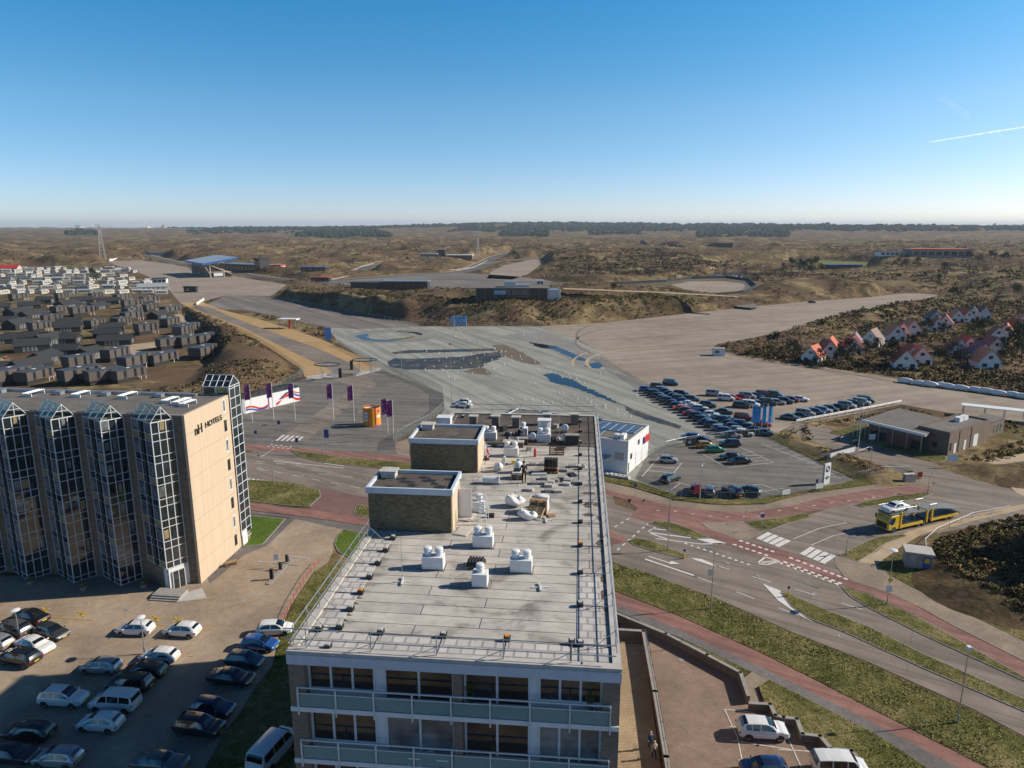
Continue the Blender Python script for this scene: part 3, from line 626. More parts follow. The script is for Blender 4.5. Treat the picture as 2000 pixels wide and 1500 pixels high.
dashes(px3(0, 505), px3(800, 660), 2.0, 2.6, .15); dashes(px3(0, 455), px3(330, 490), 2.0, 2.6, .15); dashes(px3(460, 547), px3(820, 582), 2.0, 3.0, .15)
stroke(px3(130, 455), px3(640, 505), .22); stroke(px3(140, 447), px3(330, 472), .15); stroke(px3(500, 470), px3(640, 490), .25); stroke(px3(35, 425), px3(130, 365), .15)
for i in range(6): stroke((475 + i * 9, 934 + i * 1.0), (479 + i * 9, 936 + i * 1.0), .5)
dashes((420, 898), (530, 908), 2.0, 2.4, .14); dashes((430, 910), (540, 922), 2.0, 2.4, .14)
struct(mb.build('road_markings', M['white_paint'], fix=False))
mb = MB()   # yard bays
def px7(x, y): return (1200 + x / 4, 700 + y / 4)
for a, b in (((650, 725), (830, 830)), ((940, 735), (1070, 810)), ((970, 690), (1245, 815)), ((1245, 815), (1060, 835)), ((1145, 670), (1870, 940)), ((335, 790), (215, 925)), ((525, 820), (460, 900)), ((335, 815), (525, 822)), ((300, 845), (500, 860)), ((270, 878), (470, 900)), ((440, 1030), (520, 975)), ((480, 965), (600, 1000)), ((1070, 995), (1145, 985)), ((1145, 985), (1290, 1040)), ((1110, 1010), (1240, 1070)), ((1590, 915), (1870, 945)), ((890, 855), (1050, 840))): stroke(px7(*a), px7(*b), .12)
for i in range(5): stroke(px7(750 + i * 75, 768 + i * -2 + i * i * 0), px7(870 + i * 75, 740 + i * 5), .1)
for i in range(4): stroke(px7(990 + i * 35, 745 + i * 20), px7(1080 + i * 42, 730 + i * 22), .1)
for i in range(10): stroke(px7(1190 + i * 62, 684 + i * 28), px7(1290 + i * 62, 672 + i * 27), .1)
for a, b in (((1415, 1386), (1440, 1440)), ((1440, 1440), (1452, 1500)), ((1415, 1386), (1462, 1391)), ((1539, 1443), (1565, 1500)), ((1520, 1465), (1610, 1470)), ((1430, 1448), (1545, 1465)), ((1425, 1420), (1440, 1421))): stroke(a, b, .1)
struct(mb.build('bay_markings', M['white_paint'], fix=False))
mb = MB()
def pxL(x, y): return (x / 3.333, 1100 + y / 3.333)
for a, b in (((300, 350), (610, 375)), ((1010, 400), (1380, 430)), ((1015, 225), (1200, 242)), ((1200, 242), (1300, 240)), ((1300, 240), (1415, 220))): stroke(pxL(*a), pxL(*b), .12)
for x, y in ((525, 335), (1010, 365), (1150, 375), (285, 310)):
    stroke(pxL(x - 38, y + 8), pxL(x + 45, y - 12), .22); stroke(pxL(x - 10, y - 20), pxL(x + 22, y + 16), .22)
dashes(pxL(540, 750), pxL(720, 770), .5, .5, .1); dashes(pxL(1160, 600), pxL(1290, 612), .6, .6, .1)
struct(mb.build('bay_markings', M['yellow_paint'], fix=False))

# ---------------- kerbed verges
GRASS_AREAS = []
def inset(pts, d):
    n = len(pts); A = sum(pts[i][0] * pts[(i + 1) % n][1] - pts[(i + 1) % n][0] * pts[i][1] for i in range(n))
    sg = 1 if A > 0 else -1; out = []
    for i in range(n):
        a, b_, c_ = Vector(pts[i - 1]), Vector(pts[i]), Vector(pts[(i + 1) % n])
        d1 = (b_ - a).normalized(); d2 = (c_ - b_).normalized(); n1 = Vector((-d1.y, d1.x)) * sg; n2 = Vector((-d2.y, d2.x)) * sg
        m_ = n1 + n2
        m_ = m_ / max(.35, m_.length_squared / 2) if m_.length > 1e-3 else n1
        out.append((b_.x + m_.x * d, b_.y + m_.y * d))
    return out
def verge(pts, kerb=True, mat='grass', dens=1.0, tall=1.0, z=0.11, name='grass_verge'):
    w2 = P2(pts)
    if kerb: struct(MB().prism(w2, 0.0, z).build('kerb', M['kerb'], fix=False))
    top = inset(w2, .14) if kerb else w2
    struct(MB().prism(top, 0.0, z + .012).build(name, M[mat], fix=False))
    if dens > 0: GRASS_AREAS.append((top, z + .01, dens, tall))
def X6(L): return [px6(*p) for p in L]
verge(X6([(280, 258), (400, 262), (560, 315), (700, 378), (600, 386), (420, 335), (252, 272)]))
verge(X6([(98, 402), (150, 380), (270, 400), (400, 450), (558, 522), (500, 530), (300, 482), (140, 432)]))
verge(X6([(950, 265), (1200, 230), (1400, 196), (1450, 230), (1290, 270), (1150, 320), (1075, 330), (1010, 300)]), z=.1)
verge([(1668, 987), (1684, 981), (1740, 970), (1812, 962), (1822, 966), (1800, 973), (1740, 984), (1684, 992)])
verge([(1524, 1158), (1540, 1160), (1600, 1186), (1700, 1226), (1800, 1276), (2000, 1365), (2060, 1392), (2060, 1420), (2000, 1391), (1800, 1305), (1700, 1259), (1640, 1232), (1579, 1209), (1545, 1186)], dens=1.2)
verge([(1643, 1147), (1657, 1149), (1700, 1163), (1787, 1203), (1820, 1220), (2000, 1323), (2060, 1354), (2060, 1358), (2000, 1331), (1900, 1286), (1800, 1240), (1700, 1190), (1660, 1166)], dens=1.2)
VB = [(1178, 1096), (1200, 1102), (1260, 1118), (1330, 1145), (1387, 1166), (1450, 1194), (1547, 1237), (1620, 1266), (1695, 1296), (1800, 1345), (1900, 1390), (2060, 1475), (2060, 1560), (2040, 1560), (1927, 1499), (1695, 1381), (1600, 1332), (1480, 1272), (1317, 1199), (1207, 1157), (1178, 1145)]
verge(VB, kerb=False, dens=1.6, tall=1.7, z=.06)
verge([(1205, 1198), (1212, 1199), (1328, 1248), (1400, 1282), (1464, 1312), (1446, 1326), (1380, 1290), (1300, 1246), (1240, 1218), (1205, 1206)], kerb=False, dens=1.4, tall=1.3, z=.07)
verge([(1482, 1345), (1502, 1333), (1560, 1362), (1650, 1409), (1715, 1442), (1800, 1499), (1900, 1562), (1720, 1562), (1668, 1484), (1622, 1480), (1600, 1452), (1566, 1447), (1555, 1420), (1529, 1416), (1513, 1410), (1503, 1390), (1496, 1386)], kerb=False, dens=1.3, tall=1.2, z=.3)
verge([(440, 940), (500, 938), (560, 942), (600, 949), (624, 957), (627, 970), (605, 990), (560, 988), (440, 974)])
verge([(566, 880), (600, 884), (640, 890), (700, 896), (800, 904), (860, 909), (860, 930), (800, 922), (640, 905), (590, 895)])
verge([(696, 985), (722, 990), (740, 1005), (740, 1016), (700, 1008), (690, 1004)])
verge([(652, 1062), (660, 1044), (672, 1034), (700, 1040), (800, 1060), (760, 1100), (690, 1095), (660, 1078)], mat='lawn')
verge([(440, 1003), (558, 1014), (514, 1064), (462, 1071), (440, 1073)], mat='lawn', dens=.5, tall=.5)
verge([(440, 878), (490, 880), (500, 884), (440, 890)])
verge([(614, 1118), (642, 1102), (700, 1100), (800, 1120), (800, 1560), (382, 1560), (402, 1500), (442, 1430), (472, 1390), (502, 1340), (534, 1300), (550, 1230), (572, 1180)], kerb=False, dens=.9, tall=1.3, z=.05)
# rim of the display yard, lawn by the brown building, dunes on the right
verge([(1180, 926), (1205, 930), (1245, 943), (1290, 957), (1330, 970), (1400, 975), (1480, 976), (1540, 965), (1545, 970), (1493, 984), (1421, 986), (1380, 984), (1317, 976), (1240, 953), (1180, 940)], kerb=False, z=.09)
verge([(1580, 959), (1640, 946), (1668, 937), (1500, 854), (1516, 852), (1640, 915), (1690, 934), (1778, 924), (1800, 936), (1700, 947), (1590, 962)], kerb=False, z=.1, dens=1.2, tall=1.2)
verge([(1618, 846), (1622, 842), (1690, 827), (1700, 834), (1712, 860), (1850, 892), (1846, 902), (1820, 902), (1782, 892), (1662, 857)], z=.1)
verge([(1908, 924), (1940, 912), (2060, 898), (2060, 944), (1966, 944), (1945, 938)], kerb=False, dens=1.4, tall=1.6, z=.02)
verge([(1640, 1086), (1660, 1073), (1712, 1049), (1766, 1044), (1772, 1048), (1730, 1062), (1706, 1080), (1676, 1098)], z=.1, dens=1.3, tall=1.4)
verge([(1694, 1106), (1712, 1106), (1742, 1126), (1800, 1157), (1900, 1204), (2060, 1280), (2060, 1240), (1900, 1165), (1810, 1115), (1805, 1085), (1780, 1080), (1740, 1086)], kerb=False, dens=1.5, tall=1.6, z=.02)
# ================================================================== BUILDINGS
def glass_mat(name, col, rough=0.04, spec=1.0, metal=0.0):
    m, nt, b = newmat(name); v = objc(nt); n = noise(nt, v, 0.8, 2)
    r = ramp(nt, [(0.35, tuple(c * .6 for c in col)), (0.65, tuple(c * 1.5 for c in col))]); nt.links.new(n.outputs['Fac'], r.inputs[0])
    nt.links.new(r.outputs[0], b.inputs['Base Color'])
    b.inputs['Roughness'].default_value = rough; b.inputs['Specular IOR Level'].default_value = spec; b.inputs['IOR'].default_value = 1.55
    b.inputs['Metallic'].default_value = metal
    return m
def clear_glass(name, tint, alpha=0.45):
    m, nt, b = newmat(name); tr = nt.nodes.new('ShaderNodeBsdfTransparent'); tr.inputs[0].default_value = (*tint, 1)
    gl = nt.nodes.new('ShaderNodeBsdfGlossy'); gl.inputs['Roughness'].default_value = 0.02
    fr = nt.nodes.new('ShaderNodeFresnel'); fr.inputs['IOR'].default_value = 1.5
    mx = nt.nodes.new('ShaderNodeMixShader'); out = nt.nodes['Material Output']
    nt.links.new(fr.outputs[0], mx.inputs[0]); nt.links.new(tr.outputs[0], mx.inputs[1]); nt.links.new(gl.outputs[0], mx.inputs[2]); nt.links.new(mx.outputs[0], out.inputs[0])
    return m
M['glass'] = glass_mat('window_glass', (0.018, 0.024, 0.030)); M['glass2'] = glass_mat('curtained_window', (0.16, 0.17, 0.175), 0.08)
M['clear'] = clear_glass('clear_glass', (0.75, 0.86, 0.84)); m, nt, b = newmat('balcony_glass'); b.inputs['Base Color'].default_value = (.22, .40, .41, 1); b.inputs['Roughness'].default_value = .06; b.inputs['Specular IOR Level'].default_value = 1; b.inputs['Alpha'].default_value = .62; M['balglass'] = m
M['white'] = pm('white_paint', (0.72, 0.72, 0.71), 0.5, var=0.06); M['offwhite'] = pm('off_white_paint', (0.70, 0.71, 0.72), 0.55, var=0.06)
M['dark'] = pm('dark_metal', (0.035, 0.037, 0.04), 0.5, 0.3); M['steel'] = pm('galvanised_steel', (0.42, 0.44, 0.46), 0.45, 0.75, var=0.2)
M['alu'] = pm('white_aluminium_frame', (0.62, 0.64, 0.66), 0.35, 0.0, var=0.06)
M['black'] = pm('black_rubber', (0.018, 0.018, 0.019), 0.7); M['rust'] = pm('brown_timber', (0.30, 0.18, 0.09), 0.8, var=0.3, scale=6)
M['wood'] = pm('pallet_wood', (0.46, 0.31, 0.18), 0.8, var=0.3, scale=5); M['paleblue'] = pm('pale_blue_fascia', (0.52, 0.57, 0.64), 0.6, var=0.08)
M['conc'] = pm('concrete', (0.30, 0.28, 0.26), 0.9, var=0.18, scale=1.5, bmp=0.1); M['pconc'] = pm('pale_concrete', (0.46, 0.43, 0.40), 0.9, var=0.14, scale=2)
M['red_paint'] = pm('red_paint', (0.55, 0.03, 0.03), 0.4, coat=.3); M['blue_paint'] = pm('blue_paint', (0.02, 0.09, 0.32), 0.4, coat=.3)
M['orange'] = pm('orange_paint', (0.75, 0.28, 0.03), 0.5); M['yellow'] = pm('yellow_paint', (0.78, 0.50, 0.02), 0.35, coat=.4)
M['skin'] = pm('skin', (0.50, 0.30, 0.22), 0.6); M['fabric_dark'] = pm('dark_clothing', (0.018, 0.019, 0.022), 0.9, bmp=.2); M['fabric_blue'] = pm('blue_clothing', (0.03, 0.06, 0.13), 0.9); M['fabric_beige'] = pm('beige_clothing', (0.45, 0.36, 0.27), 0.9); M['hair'] = pm('dark_hair', (0.03, 0.02, 0.015), 0.7); M['hair_pale'] = pm('grey_hair', (0.4, 0.36, 0.32), 0.7)
def tile_mat(name, c1, c2, w_, h_, mortar, rot=0, wall=False):
    m, nt, b = newmat(name); v = objc(nt)
    if wall:
        sp = nt.nodes.new('ShaderNodeSeparateXYZ'); nt.links.new(v, sp.inputs[0]); ad = nt.nodes.new('ShaderNodeMath'); nt.links.new(sp.outputs[0], ad.inputs[0]); nt.links.new(sp.outputs[1], ad.inputs[1])
        cb = nt.nodes.new('ShaderNodeCombineXYZ'); nt.links.new(ad.outputs[0], cb.inputs[0]); nt.links.new(sp.outputs[2], cb.inputs[1]); v = cb.outputs[0]
    br = nt.nodes.new('ShaderNodeTexBrick'); nt.links.new(v, br.inputs['Vector']); br.inputs['Scale'].default_value = 1
    br.inputs['Brick Width'].default_value = w_; br.inputs['Row Height'].default_value = h_; br.inputs['Mortar Size'].default_value = min(w_, h_) * .09
    br.inputs['Color1'].default_value = (*c1, 1); br.inputs['Color2'].default_value = (*c2, 1); br.inputs['Mortar'].default_value = (*mortar, 1)
    n = noise(nt, v, 0.5, 5, .65); r = ramp(nt, [(.3, (.8,) * 3), (.7, (1.15,) * 3)]); nt.links.new(n.outputs['Fac'], r.inputs[0])
    nt.links.new(mixc(nt, 1.0, br.outputs['Color'], r.outputs[0], 'MULTIPLY'), b.inputs['Base Color']); b.inputs['Roughness'].default_value = .85
    return m
M['yellow_brick'] = tile_mat('mottled_yellow_brick', (0.25, 0.195, 0.105), (0.12, 0.09, 0.055), .22, .085, (0.08, 0.07, 0.055), wall=True)
M['brown_brick'] = tile_mat('brown_brick', (0.22, 0.15, 0.105), (0.16, 0.11, 0.08), .22, .075, (0.12, 0.10, 0.085), wall=True)
M['dark_brick'] = tile_mat('dark_brown_brick', (0.27, 0.205, 0.155), (0.20, 0.15, 0.115), .22, .075, (0.10, 0.085, 0.075), wall=True)
M['hotel_conc'] = tile_mat('brown_fluted_concrete', (0.205, 0.155, 0.11), (0.185, 0.14, 0.10), 1.2, .9, (0.15, 0.115, 0.085), wall=True)
m, nt, b = newmat('cream_render'); v_ = objc(nt); n1_ = noise(nt, mapv(nt, v_, (2.2, 2.2, .12)), 1, 5, .7); r1_ = ramp(nt, [(.3, (.49, .375, .265)), (.55, (.555, .43, .31)), (.75, (.60, .47, .345))]); nt.links.new(n1_.outputs['Fac'], r1_.inputs[0]); wv_ = nt.nodes.new('ShaderNodeTexWave'); wv_.bands_direction = 'Z'; wv_.inputs['Scale'].default_value = .108; wv_.inputs['Distortion'].default_value = 0; nt.links.new(v_, wv_.inputs['Vector']); r2_ = ramp(nt, [(0, (.84,) * 3), (.012, (1, 1, 1))]); nt.links.new(wv_.outputs['Fac'], r2_.inputs[0]); nt.links.new(mixc(nt, 1.0, r1_.outputs[0], r2_.outputs[0], 'MULTIPLY'), b.inputs['Base Color']); b.inputs['Roughness'].default_value = .9; M['cream'] = m; M['curt'] = pm('pale_curtain', (.30, .33, .36), .8, var=.15, scale=3); M['tan'] = pm('tan_spandrel', (0.30, 0.22, 0.11), 0.5, var=.15)
M['bitumen'] = ground_mat('brown_bitumen', [(0.07, 0.058, 0.05), (0.105, 0.088, 0.075), (0.15, 0.125, 0.105)], .25, 1.1, 6, fine_amt=.3)
M['roofgrey'] = ground_mat('grey_roofing', [(0.13, 0.118, 0.108), (0.165, 0.15, 0.138), (0.20, 0.185, 0.168)], .12, .7, 6, fine_amt=.2)
def roof_felt():
    m, nt, b = newmat('pale_roofing_felt'); v = objc(nt)
    br = nt.nodes.new('ShaderNodeTexBrick'); nt.links.new(mapv(nt, v, (1, 1, 1), (0, 0, R(0.5))), br.inputs['Vector']); br.inputs['Scale'].default_value = 1
    br.inputs['Brick Width'].default_value = 8.6; br.inputs['Row Height'].default_value = 0.98; br.inputs['Mortar Size'].default_value = 0.036; br.offset = .37
    br.inputs['Mortar Smooth'].default_value = .6
    br.inputs['Color1'].default_value = (0.53, 0.50, 0.46, 1); br.inputs['Color2'].default_value = (0.44, 0.415, 0.38, 1); br.inputs['Mortar'].default_value = (0.09, 0.083, 0.077, 1)
    n1 = noise(nt, v, .28, 6, .7, .6); r1 = ramp(nt, [(.36, (.50, .48, .455)), (.47, (.9, .89, .87)), (.55, (1, .99, .97)), (.68, (1.16, 1.14, 1.1))]); nt.links.new(n1.outputs['Fac'], r1.inputs[0])
    n2 = noise(nt, mapv(nt, v, (.5, 2.2, 1)), 1.2, 5, .7); r2 = ramp(nt, [(.35, (.84,) * 3), (.65, (1.08,) * 3)]); nt.links.new(n2.outputs['Fac'], r2.inputs[0])
    c = mixc(nt, 1.0, mixc(nt, 1.0, br.outputs['Color'], r1.outputs[0], 'MULTIPLY'), r2.outputs[0], 'MULTIPLY')
    nt.links.new(c, b.inputs['Base Color']); b.inputs['Roughness'].default_value = .9; bump(nt, b, br.outputs['Fac'], .3, -.02)
    return m
M['felt'] = roof_felt()
M['slab'] = tile_mat('pale_roof_slabs', (0.56, 0.53, 0.50), (0.45, 0.43, 0.41), .62, .62, (0.30, 0.28, 0.265))
M['puddle'] = pm('damp_brown_patch', (0.13, 0.095, 0.06), 0.45, var=.3, scale=4)

# ------------------------------------------------------------------ apartment block in the foreground
RZ = 26.75
A0 = G(550, 1285, RZ); A1 = G(1215, 1310, RZ); AB = G(1168, 812, RZ)
ey = (AB - A1).normalized(); ex = Vector((ey.y, -ey.x, 0)); AW = (A1 - A0).dot(ex); AL = (AB - A1).length
A_O = A1 - ex * AW; A_RZ = math.atan2(ex.y, ex.x)
def L(px, py, z=0.0):
    """photo pixel -> local roof coordinates of the apartment block"""
    d = G(px, py, RZ + z) - A_O; return (d.dot(ex), d.dot(ey))
apt = thing('apartment_block', 'tall flat-roofed apartment block with glazed balconies and a pale felt roof, in the foreground', 'apartment block', (A_O.x, A_O.y, 0), A_RZ)
FH = 2.82
mb = MB()
mb.bx(0.35, AW - .35, .56, AL - .3, -.3, RZ - .35, 0)
for x0, x1 in ((0.04, .8), (AW - .8, AW - .04), (AW * .505, AW * .505 + .42)): mb.bx(x0, x1, .03, 1.55, -.3, RZ - .62, 0)
mb.build('wall', M['dark_brick'], apt)
mb = MB(); mb.bx(.05, AW - .05, .05, AL, RZ - .34, RZ - .06); roof = mb.build('roof', M['felt'], apt)
mb = MB()
for a in ((0, AW, 0, .42), (0, AW, AL - .4, AL + .02)): mb.bx(a[0], a[1], a[2], a[3], RZ - .12, RZ + .06)
mb.bx(0, .4, .42, AL - .4, RZ - .12, RZ + .06); mb.bx(AW - .4, AW, .42, AL - .4, RZ - .12, RZ + .06)
mb.build('roof_edge', M['pconc'], apt)
mb = MB(); mb.bx(0, AW, -.03, .35, RZ - .62, RZ - .125); mb.bx(0, .3, .35, AL, RZ - .62, RZ - .125); mb.bx(AW - .3, AW, .35, AL, RZ - .62, RZ - .125)
mb.build('fascia', M['paleblue'], apt)
zr = RZ - .06
# slab walkway strips, dark gutters, felt of the rear part
mb = MB(); mb.bx(.5, AW - .5, .5, 1.75, zr, zr + .03); mb.bx(.5, 1.75, 1.75, 17, zr, zr + .03); mb.bx(AW - 2.0, AW - .75, 1.75, 9.0, zr, zr + .03); mb.build('slab_walkway', M['slab'], apt)
mb = MB(); mb.bx(.5, AW - .45, L(1000, 868)[1], AL - .4, zr, zr + .035); mb.build('rear_roofing', M['bitumen'], apt)
rnd = random.Random(4); mb = MB()
def damp(cx, cy, rx, ry):
    global mb
    mb = MB(); splat(cx, cy, rx, ry, zr + .012); mb.build('damp_patch', M['puddle'], apt, fix=False)
def splat(cx, cy, rx, ry, z):
    n = 14; ph = rnd.uniform(0, 6); mb.poly([(cx + rx * math.cos(2 * math.pi * i / n) * (1 + .3 * math.sin(3 * i + ph)), cy + ry * math.sin(2 * math.pi * i / n) * (1 + .25 * math.cos(2.3 * i + ph)), z) for i in range(n)])
for i in range(7): x, y = L(690 - i * 7, 1165 + i * 11); damp(x, y, .42, .16)
for i, (px, py) in enumerate(((1167, 925), (1172, 945), (1172, 985), (1175, 1010), (1178, 1045), (1180, 1060), (1182, 1075), (1186, 1130), (1150, 962), (1148, 985), (1150, 1004), (1185, 1160), (1190, 1190), (1183, 1052))): x, y = L(px, py); damp(x, y, .28 + .1 * (i % 3), .3 + .25 * (i % 2))
# facade: windows per floor and balconies
def window(parent, x0, x1, z0, z1, y, n, fr=.11, glass='glass', bars=(), name='window', depth=.1):
    f = MB(); w_ = (x1 - x0)
    f.bx(x0, x1, y - depth, y, z0, z0 + fr); f.bx(x0, x1, y - depth, y, z1 - fr, z1)
    for i in range(n + 1):
        xx = x0 + (w_ - fr) * i / n; f.bx(xx, xx + fr, y - depth, y, z0 + fr, z1 - fr)
    for zb in bars: f.bx(x0 + fr, x1 - fr, y - depth * .8, y - .012, zb - .025, zb + .025)
    o = f.build(name, M['alu'], parent)
    p = MB(); p.bx(x0 + fr * .5, x1 - fr * .5, y - .045, y - .02, z0 + fr * .5, z1 - fr * .5); p.build('pane', M[glass], o)
    return o
XM = AW * .505
NF = 9
for fl in range(NF):
    zt = RZ - (.62 if fl == 0 else .27 + fl * FH); zb = RZ - (fl + 1) * FH   # zt underside of slab/fascia, zb floor top level
    if zb < -1: break
    zb = max(zb, .05)
    detail = fl < 4
    yw = .55
    gl = ['glass', 'glass', 'glass', 'glass2']; FR = .11
    g2 = gl if fl == 0 else ['glass', 'glass2', 'glass', 'glass2']
    window(apt, .8, XM * .52, zb + .62, zt - .03, yw, 3, glass=g2[0])
    window(apt, XM * .52 + .4, XM, zb + .3, zt - .1, yw - .003, 2, glass=g2[0] if fl != 1 else 'glass2')
    window(apt, XM + .45, AW * .735, zb + .3, zt - .1, yw - .003, 2, glass='glass')
    window(apt, AW * .735 + .35, AW - .8, zb + (.7 if fl == 0 else .25), zt - .12, yw, 3, glass='glass' if fl == 0 else 'glass2')
    if detail:
        for x0_, x1_, zc_ in ((1.0, 1.9, zb + .75), (XM * .32, XM * .5, zb + 1.2), (XM - 1.0, XM - .2, zb + .6), (AW * .70, AW * .725, zb + .5), (AW - 1.8, AW - 1.0, zb + .85)):
            mb = MB(); mb.bx(x0_, x1_, yw - .018, yw - .01, zc_, zt - .2); mb.build('curtain', M['curt'], apt)
        mb = MB(); mb.bx(.8, XM * .52, yw - .06, yw + .02, zb + .02, zb + .62); mb.bx(XM * .52, XM * .52 + .4, yw - .062, yw + .02, zb + .02, zt); mb.build('parapet_panel', M['offwhite'], apt); mb = MB(); mb.bx(AW * .735 + .35, AW - .8, yw - .06, yw + .02, zb + .02, zb + (.7 if fl == 0 else .25)); mb.bx(AW * .735, AW * .735 + .35, yw - .062, yw + .02, zb + .02, zt); mb.build('parapet_panel', M['offwhite'], apt)
    # balcony
    bal = MB(); bal.bx(.05, AW - .05, -.06, 1.34, zb - .26, zb - .02); bo = bal.build('balcony', M['offwhite'], apt)
    r_ = MB(); yb = -.02; zt_ = zb + 1.0
    for k in range(9):
        xx = .45 + (AW - .9) * k / 8; r_.bx(xx - .035, xx + .035, yb - .1, yb - .03, zb - .42, zt_)
    r_.bx(.42, AW - .42, yb - .07, yb, zt_, zt_ + .06); r_.bx(.42, AW - .42, yb - .03, yb, zt_ - .32, zt_ - .27)
    for xx in (.45, AW - .45): r_.bx(xx - .03, xx + .03, yb, 1.3, zt_, zt_ + .06)
    r_.build('railing', M['alu'], bo)
    g_ = MB()
    for k in range(8):
        xa = .45 + (AW - .9) * k / 8; xb = .45 + (AW - .9) * (k + 1) / 8; g_.bx(xa + .06, xb - .06, yb - .02, yb - .005, zb + .04, zt_ - .34)
    g_.build('glass_panel', M['balglass'], bo)
for fl in range(9):
    for sd in (0, 1):
        for k in range(5):
            y_ = 4 + k * (AL - 9) / 4; z_ = RZ - 1.1 - fl * FH; x_ = .35 if sd == 0 else AW - .35
            MB().bx(x_ - .04, x_ + .04, y_ - .7, y_ + .7, z_ - 1.1, z_).build('side_window', M['glass'], apt)
# two stair houses with parapet fascia
def stair_house(p_l, p_r, p_back, ytop):
    x0, y0 = L(*p_l); x1, _ = L(*p_r); y1 = L(*p_back)[1]; base = A_O + ex * x0 + ey * y0; h = ZT((base.x, base.y), ytop) - RZ
    b_ = MB(); b_.bx(x0, x1, y0, y1, zr - .02, zr + h - .35); o = b_.build('stair_house', M['yellow_brick'], apt)
    f = MB(); e = .12
    f.bx(x0 - e, x1 + e, y0 - e, y0 + .04, zr + h - .35, zr + h + .05); f.bx(x0 - e, x1 + e, y1 - .04, y1 + e, zr + h - .35, zr + h + .05)
    f.bx(x0 - e, x0 + .04, y0 + .04, y1 - .04, zr + h - .35, zr + h + .05); f.bx(x1 - .04, x1 + e, y0 + .04, y1 - .04, zr + h - .35, zr + h + .05); f.build('fascia', M['paleblue'], o)
    r_ = MB(); r_.bx(x0 + .04, x1 - .04, y0 + .04, y1 - .04, zr + h - .34, zr + h - .18); r_.build('roof', M['bitumen'], o)
    v = MB(); v.bx(x0 + .25, x0 + 1.2, y1 - 1.1, y1 - .35, zr + h - .18, zr + h + .25); v.bx(x0 + .15, x0 + 1.3, y1 - 1.2, y1 - .25, zr + h + .25, zr + h + .33); v.build('roof_vent', M['pconc'], o)
    return o, x0, x1, y0, y1, h
sh1 = stair_house((722, 1033), (884, 1035), (905, 1000), 950)
sh2 = stair_house((803, 918), (934, 918), (943, 890), 855)
o, x0, x1, y0, y1, h = sh1
for i in range(9): mb = MB(); splat(x0 + 1.2 + (x1 - x0 - 1.6) * (i / 8), y0 + .7 + (i * .73 % 1) * (y1 - y0 - 1.3), .3 + .12 * (i % 3), .25 + .1 * (i % 2), zr + h - .176); mb.build('damp_patch', M['black'], o, fix=False)
mb = MB(); mb.bx(x1 + .02, x1 + .95, y1 - .9, y1 - .85, zr + .02, zr + 2.1); mb.build('open_door', M['white'], o)
for s_ in (sh1, sh2):
    o, x0, x1, y0, y1, h = s_; mb = MB(); mb.bx(x1 + .001, x1 + .03, y0 + .25, y1 - .2, zr, zr + h - .36); mb.build('side_cladding', M['cream'], o)
mb = MB()   # chimneys at the rear edge
for px, py in ((925, 832), (968, 832), (1008, 834), (1068, 828), (1122, 828)):
    x, y = L(px, py); c_ = MB(); c_.bx(x - .35, x + .35, y - .3, y + .3, zr, zr + 1.05); co = c_.build('chimney', M['dark_brick'], apt)
    k_ = MB(); k_.bx(x - .45, x + .45, y - .4, y + .4, zr + 1.05, zr + 1.15); k_.build('cap', M['pconc'], co)
# roof rail curb cables (two long ducts along the right edge)
# things on the roof ------------------------------------------------------
def on_roof(px, py, z=0.0):
    p = G(px, py, RZ - .06); p.z = RZ - .06 + z; return p
def ac_unit(n, label, px, py, rz=0, wd=1.25, dp=.75):
    t = thing('ventilation_unit', label, 'ventilation unit', on_roof(px, py), A_RZ + rz, 'white ventilation units on the apartment roof')
    w_ = wd if n == 2 else .85
    c = MB(); c.bx(-w_ / 2, w_ / 2, -dp / 2, dp / 2, .04, .78); bevel(c.build('housing', M['white'], t), .02)
    f = MB(); f.bx(-w_ / 2 - .08, w_ / 2 + .08, -dp / 2 - .08, dp / 2 + .08, 0, .04); f.build('plinth', M['roofgrey'], t)
    for k in range(n):
        x = 0 if n == 1 else (-.33 + .66 * k); q = MB(); q.lathe([(.21, .78), (.21, .98), (.24, .99), (.24, 1.06), (.21, 1.07), (.21, 1.12), (.24, 1.13), (.24, 1.2), (.2, 1.25), (.05, 1.28)], (x, .05, 0), 16); smooth_by_angle(q.build('cowl', M['offwhite'], t))
    return t
for n, lb, px, py in ((2, 'white two-cowl ventilation unit nearest the near stair house, leftmost on the open felt', 847, 1108), (2, 'white two-cowl ventilation unit behind the black coil pallet, farthest back of the open felt group', 944, 1066), (2, 'white two-cowl ventilation unit standing rightmost on the open felt', 1018, 1114), (1, 'white single-cowl ventilation unit just in front of the black coil pallet', 938, 1142), (1, 'white ventilation unit behind the stepladder beside the open white door', 936, 998), (2, 'white two-cowl ventilation unit in front of the small brick plinth with pipes', 998, 890), (2, 'white two-cowl ventilation unit tucked right behind the far stair house', 957, 858), (1, 'white single-cowl ventilation unit beside the kneeling worker at the rear', 1022, 850), (2, 'white two-cowl ventilation unit joined to a tall white box at the rear', 1062, 862)):
    ac_unit(n, lb, px, py)
t = thing('tall_duct_box', 'tall white duct box with faceted front behind a two-cowl ventilation unit', 'duct box', on_roof(1063, 845), A_RZ)
mb = MB(); mb.prism([(-.6, -.3), (-.3, -.45), (0, -.3), (.3, -.45), (.6, -.3), (.6, .5), (-.6, .5)], 0, 1.25); mb.build('housing', M['white'], t)
mb = MB(); mb.bx(-.65, .65, -.5, .55, 1.25, 1.32); mb.build('lid', M['white'], t)
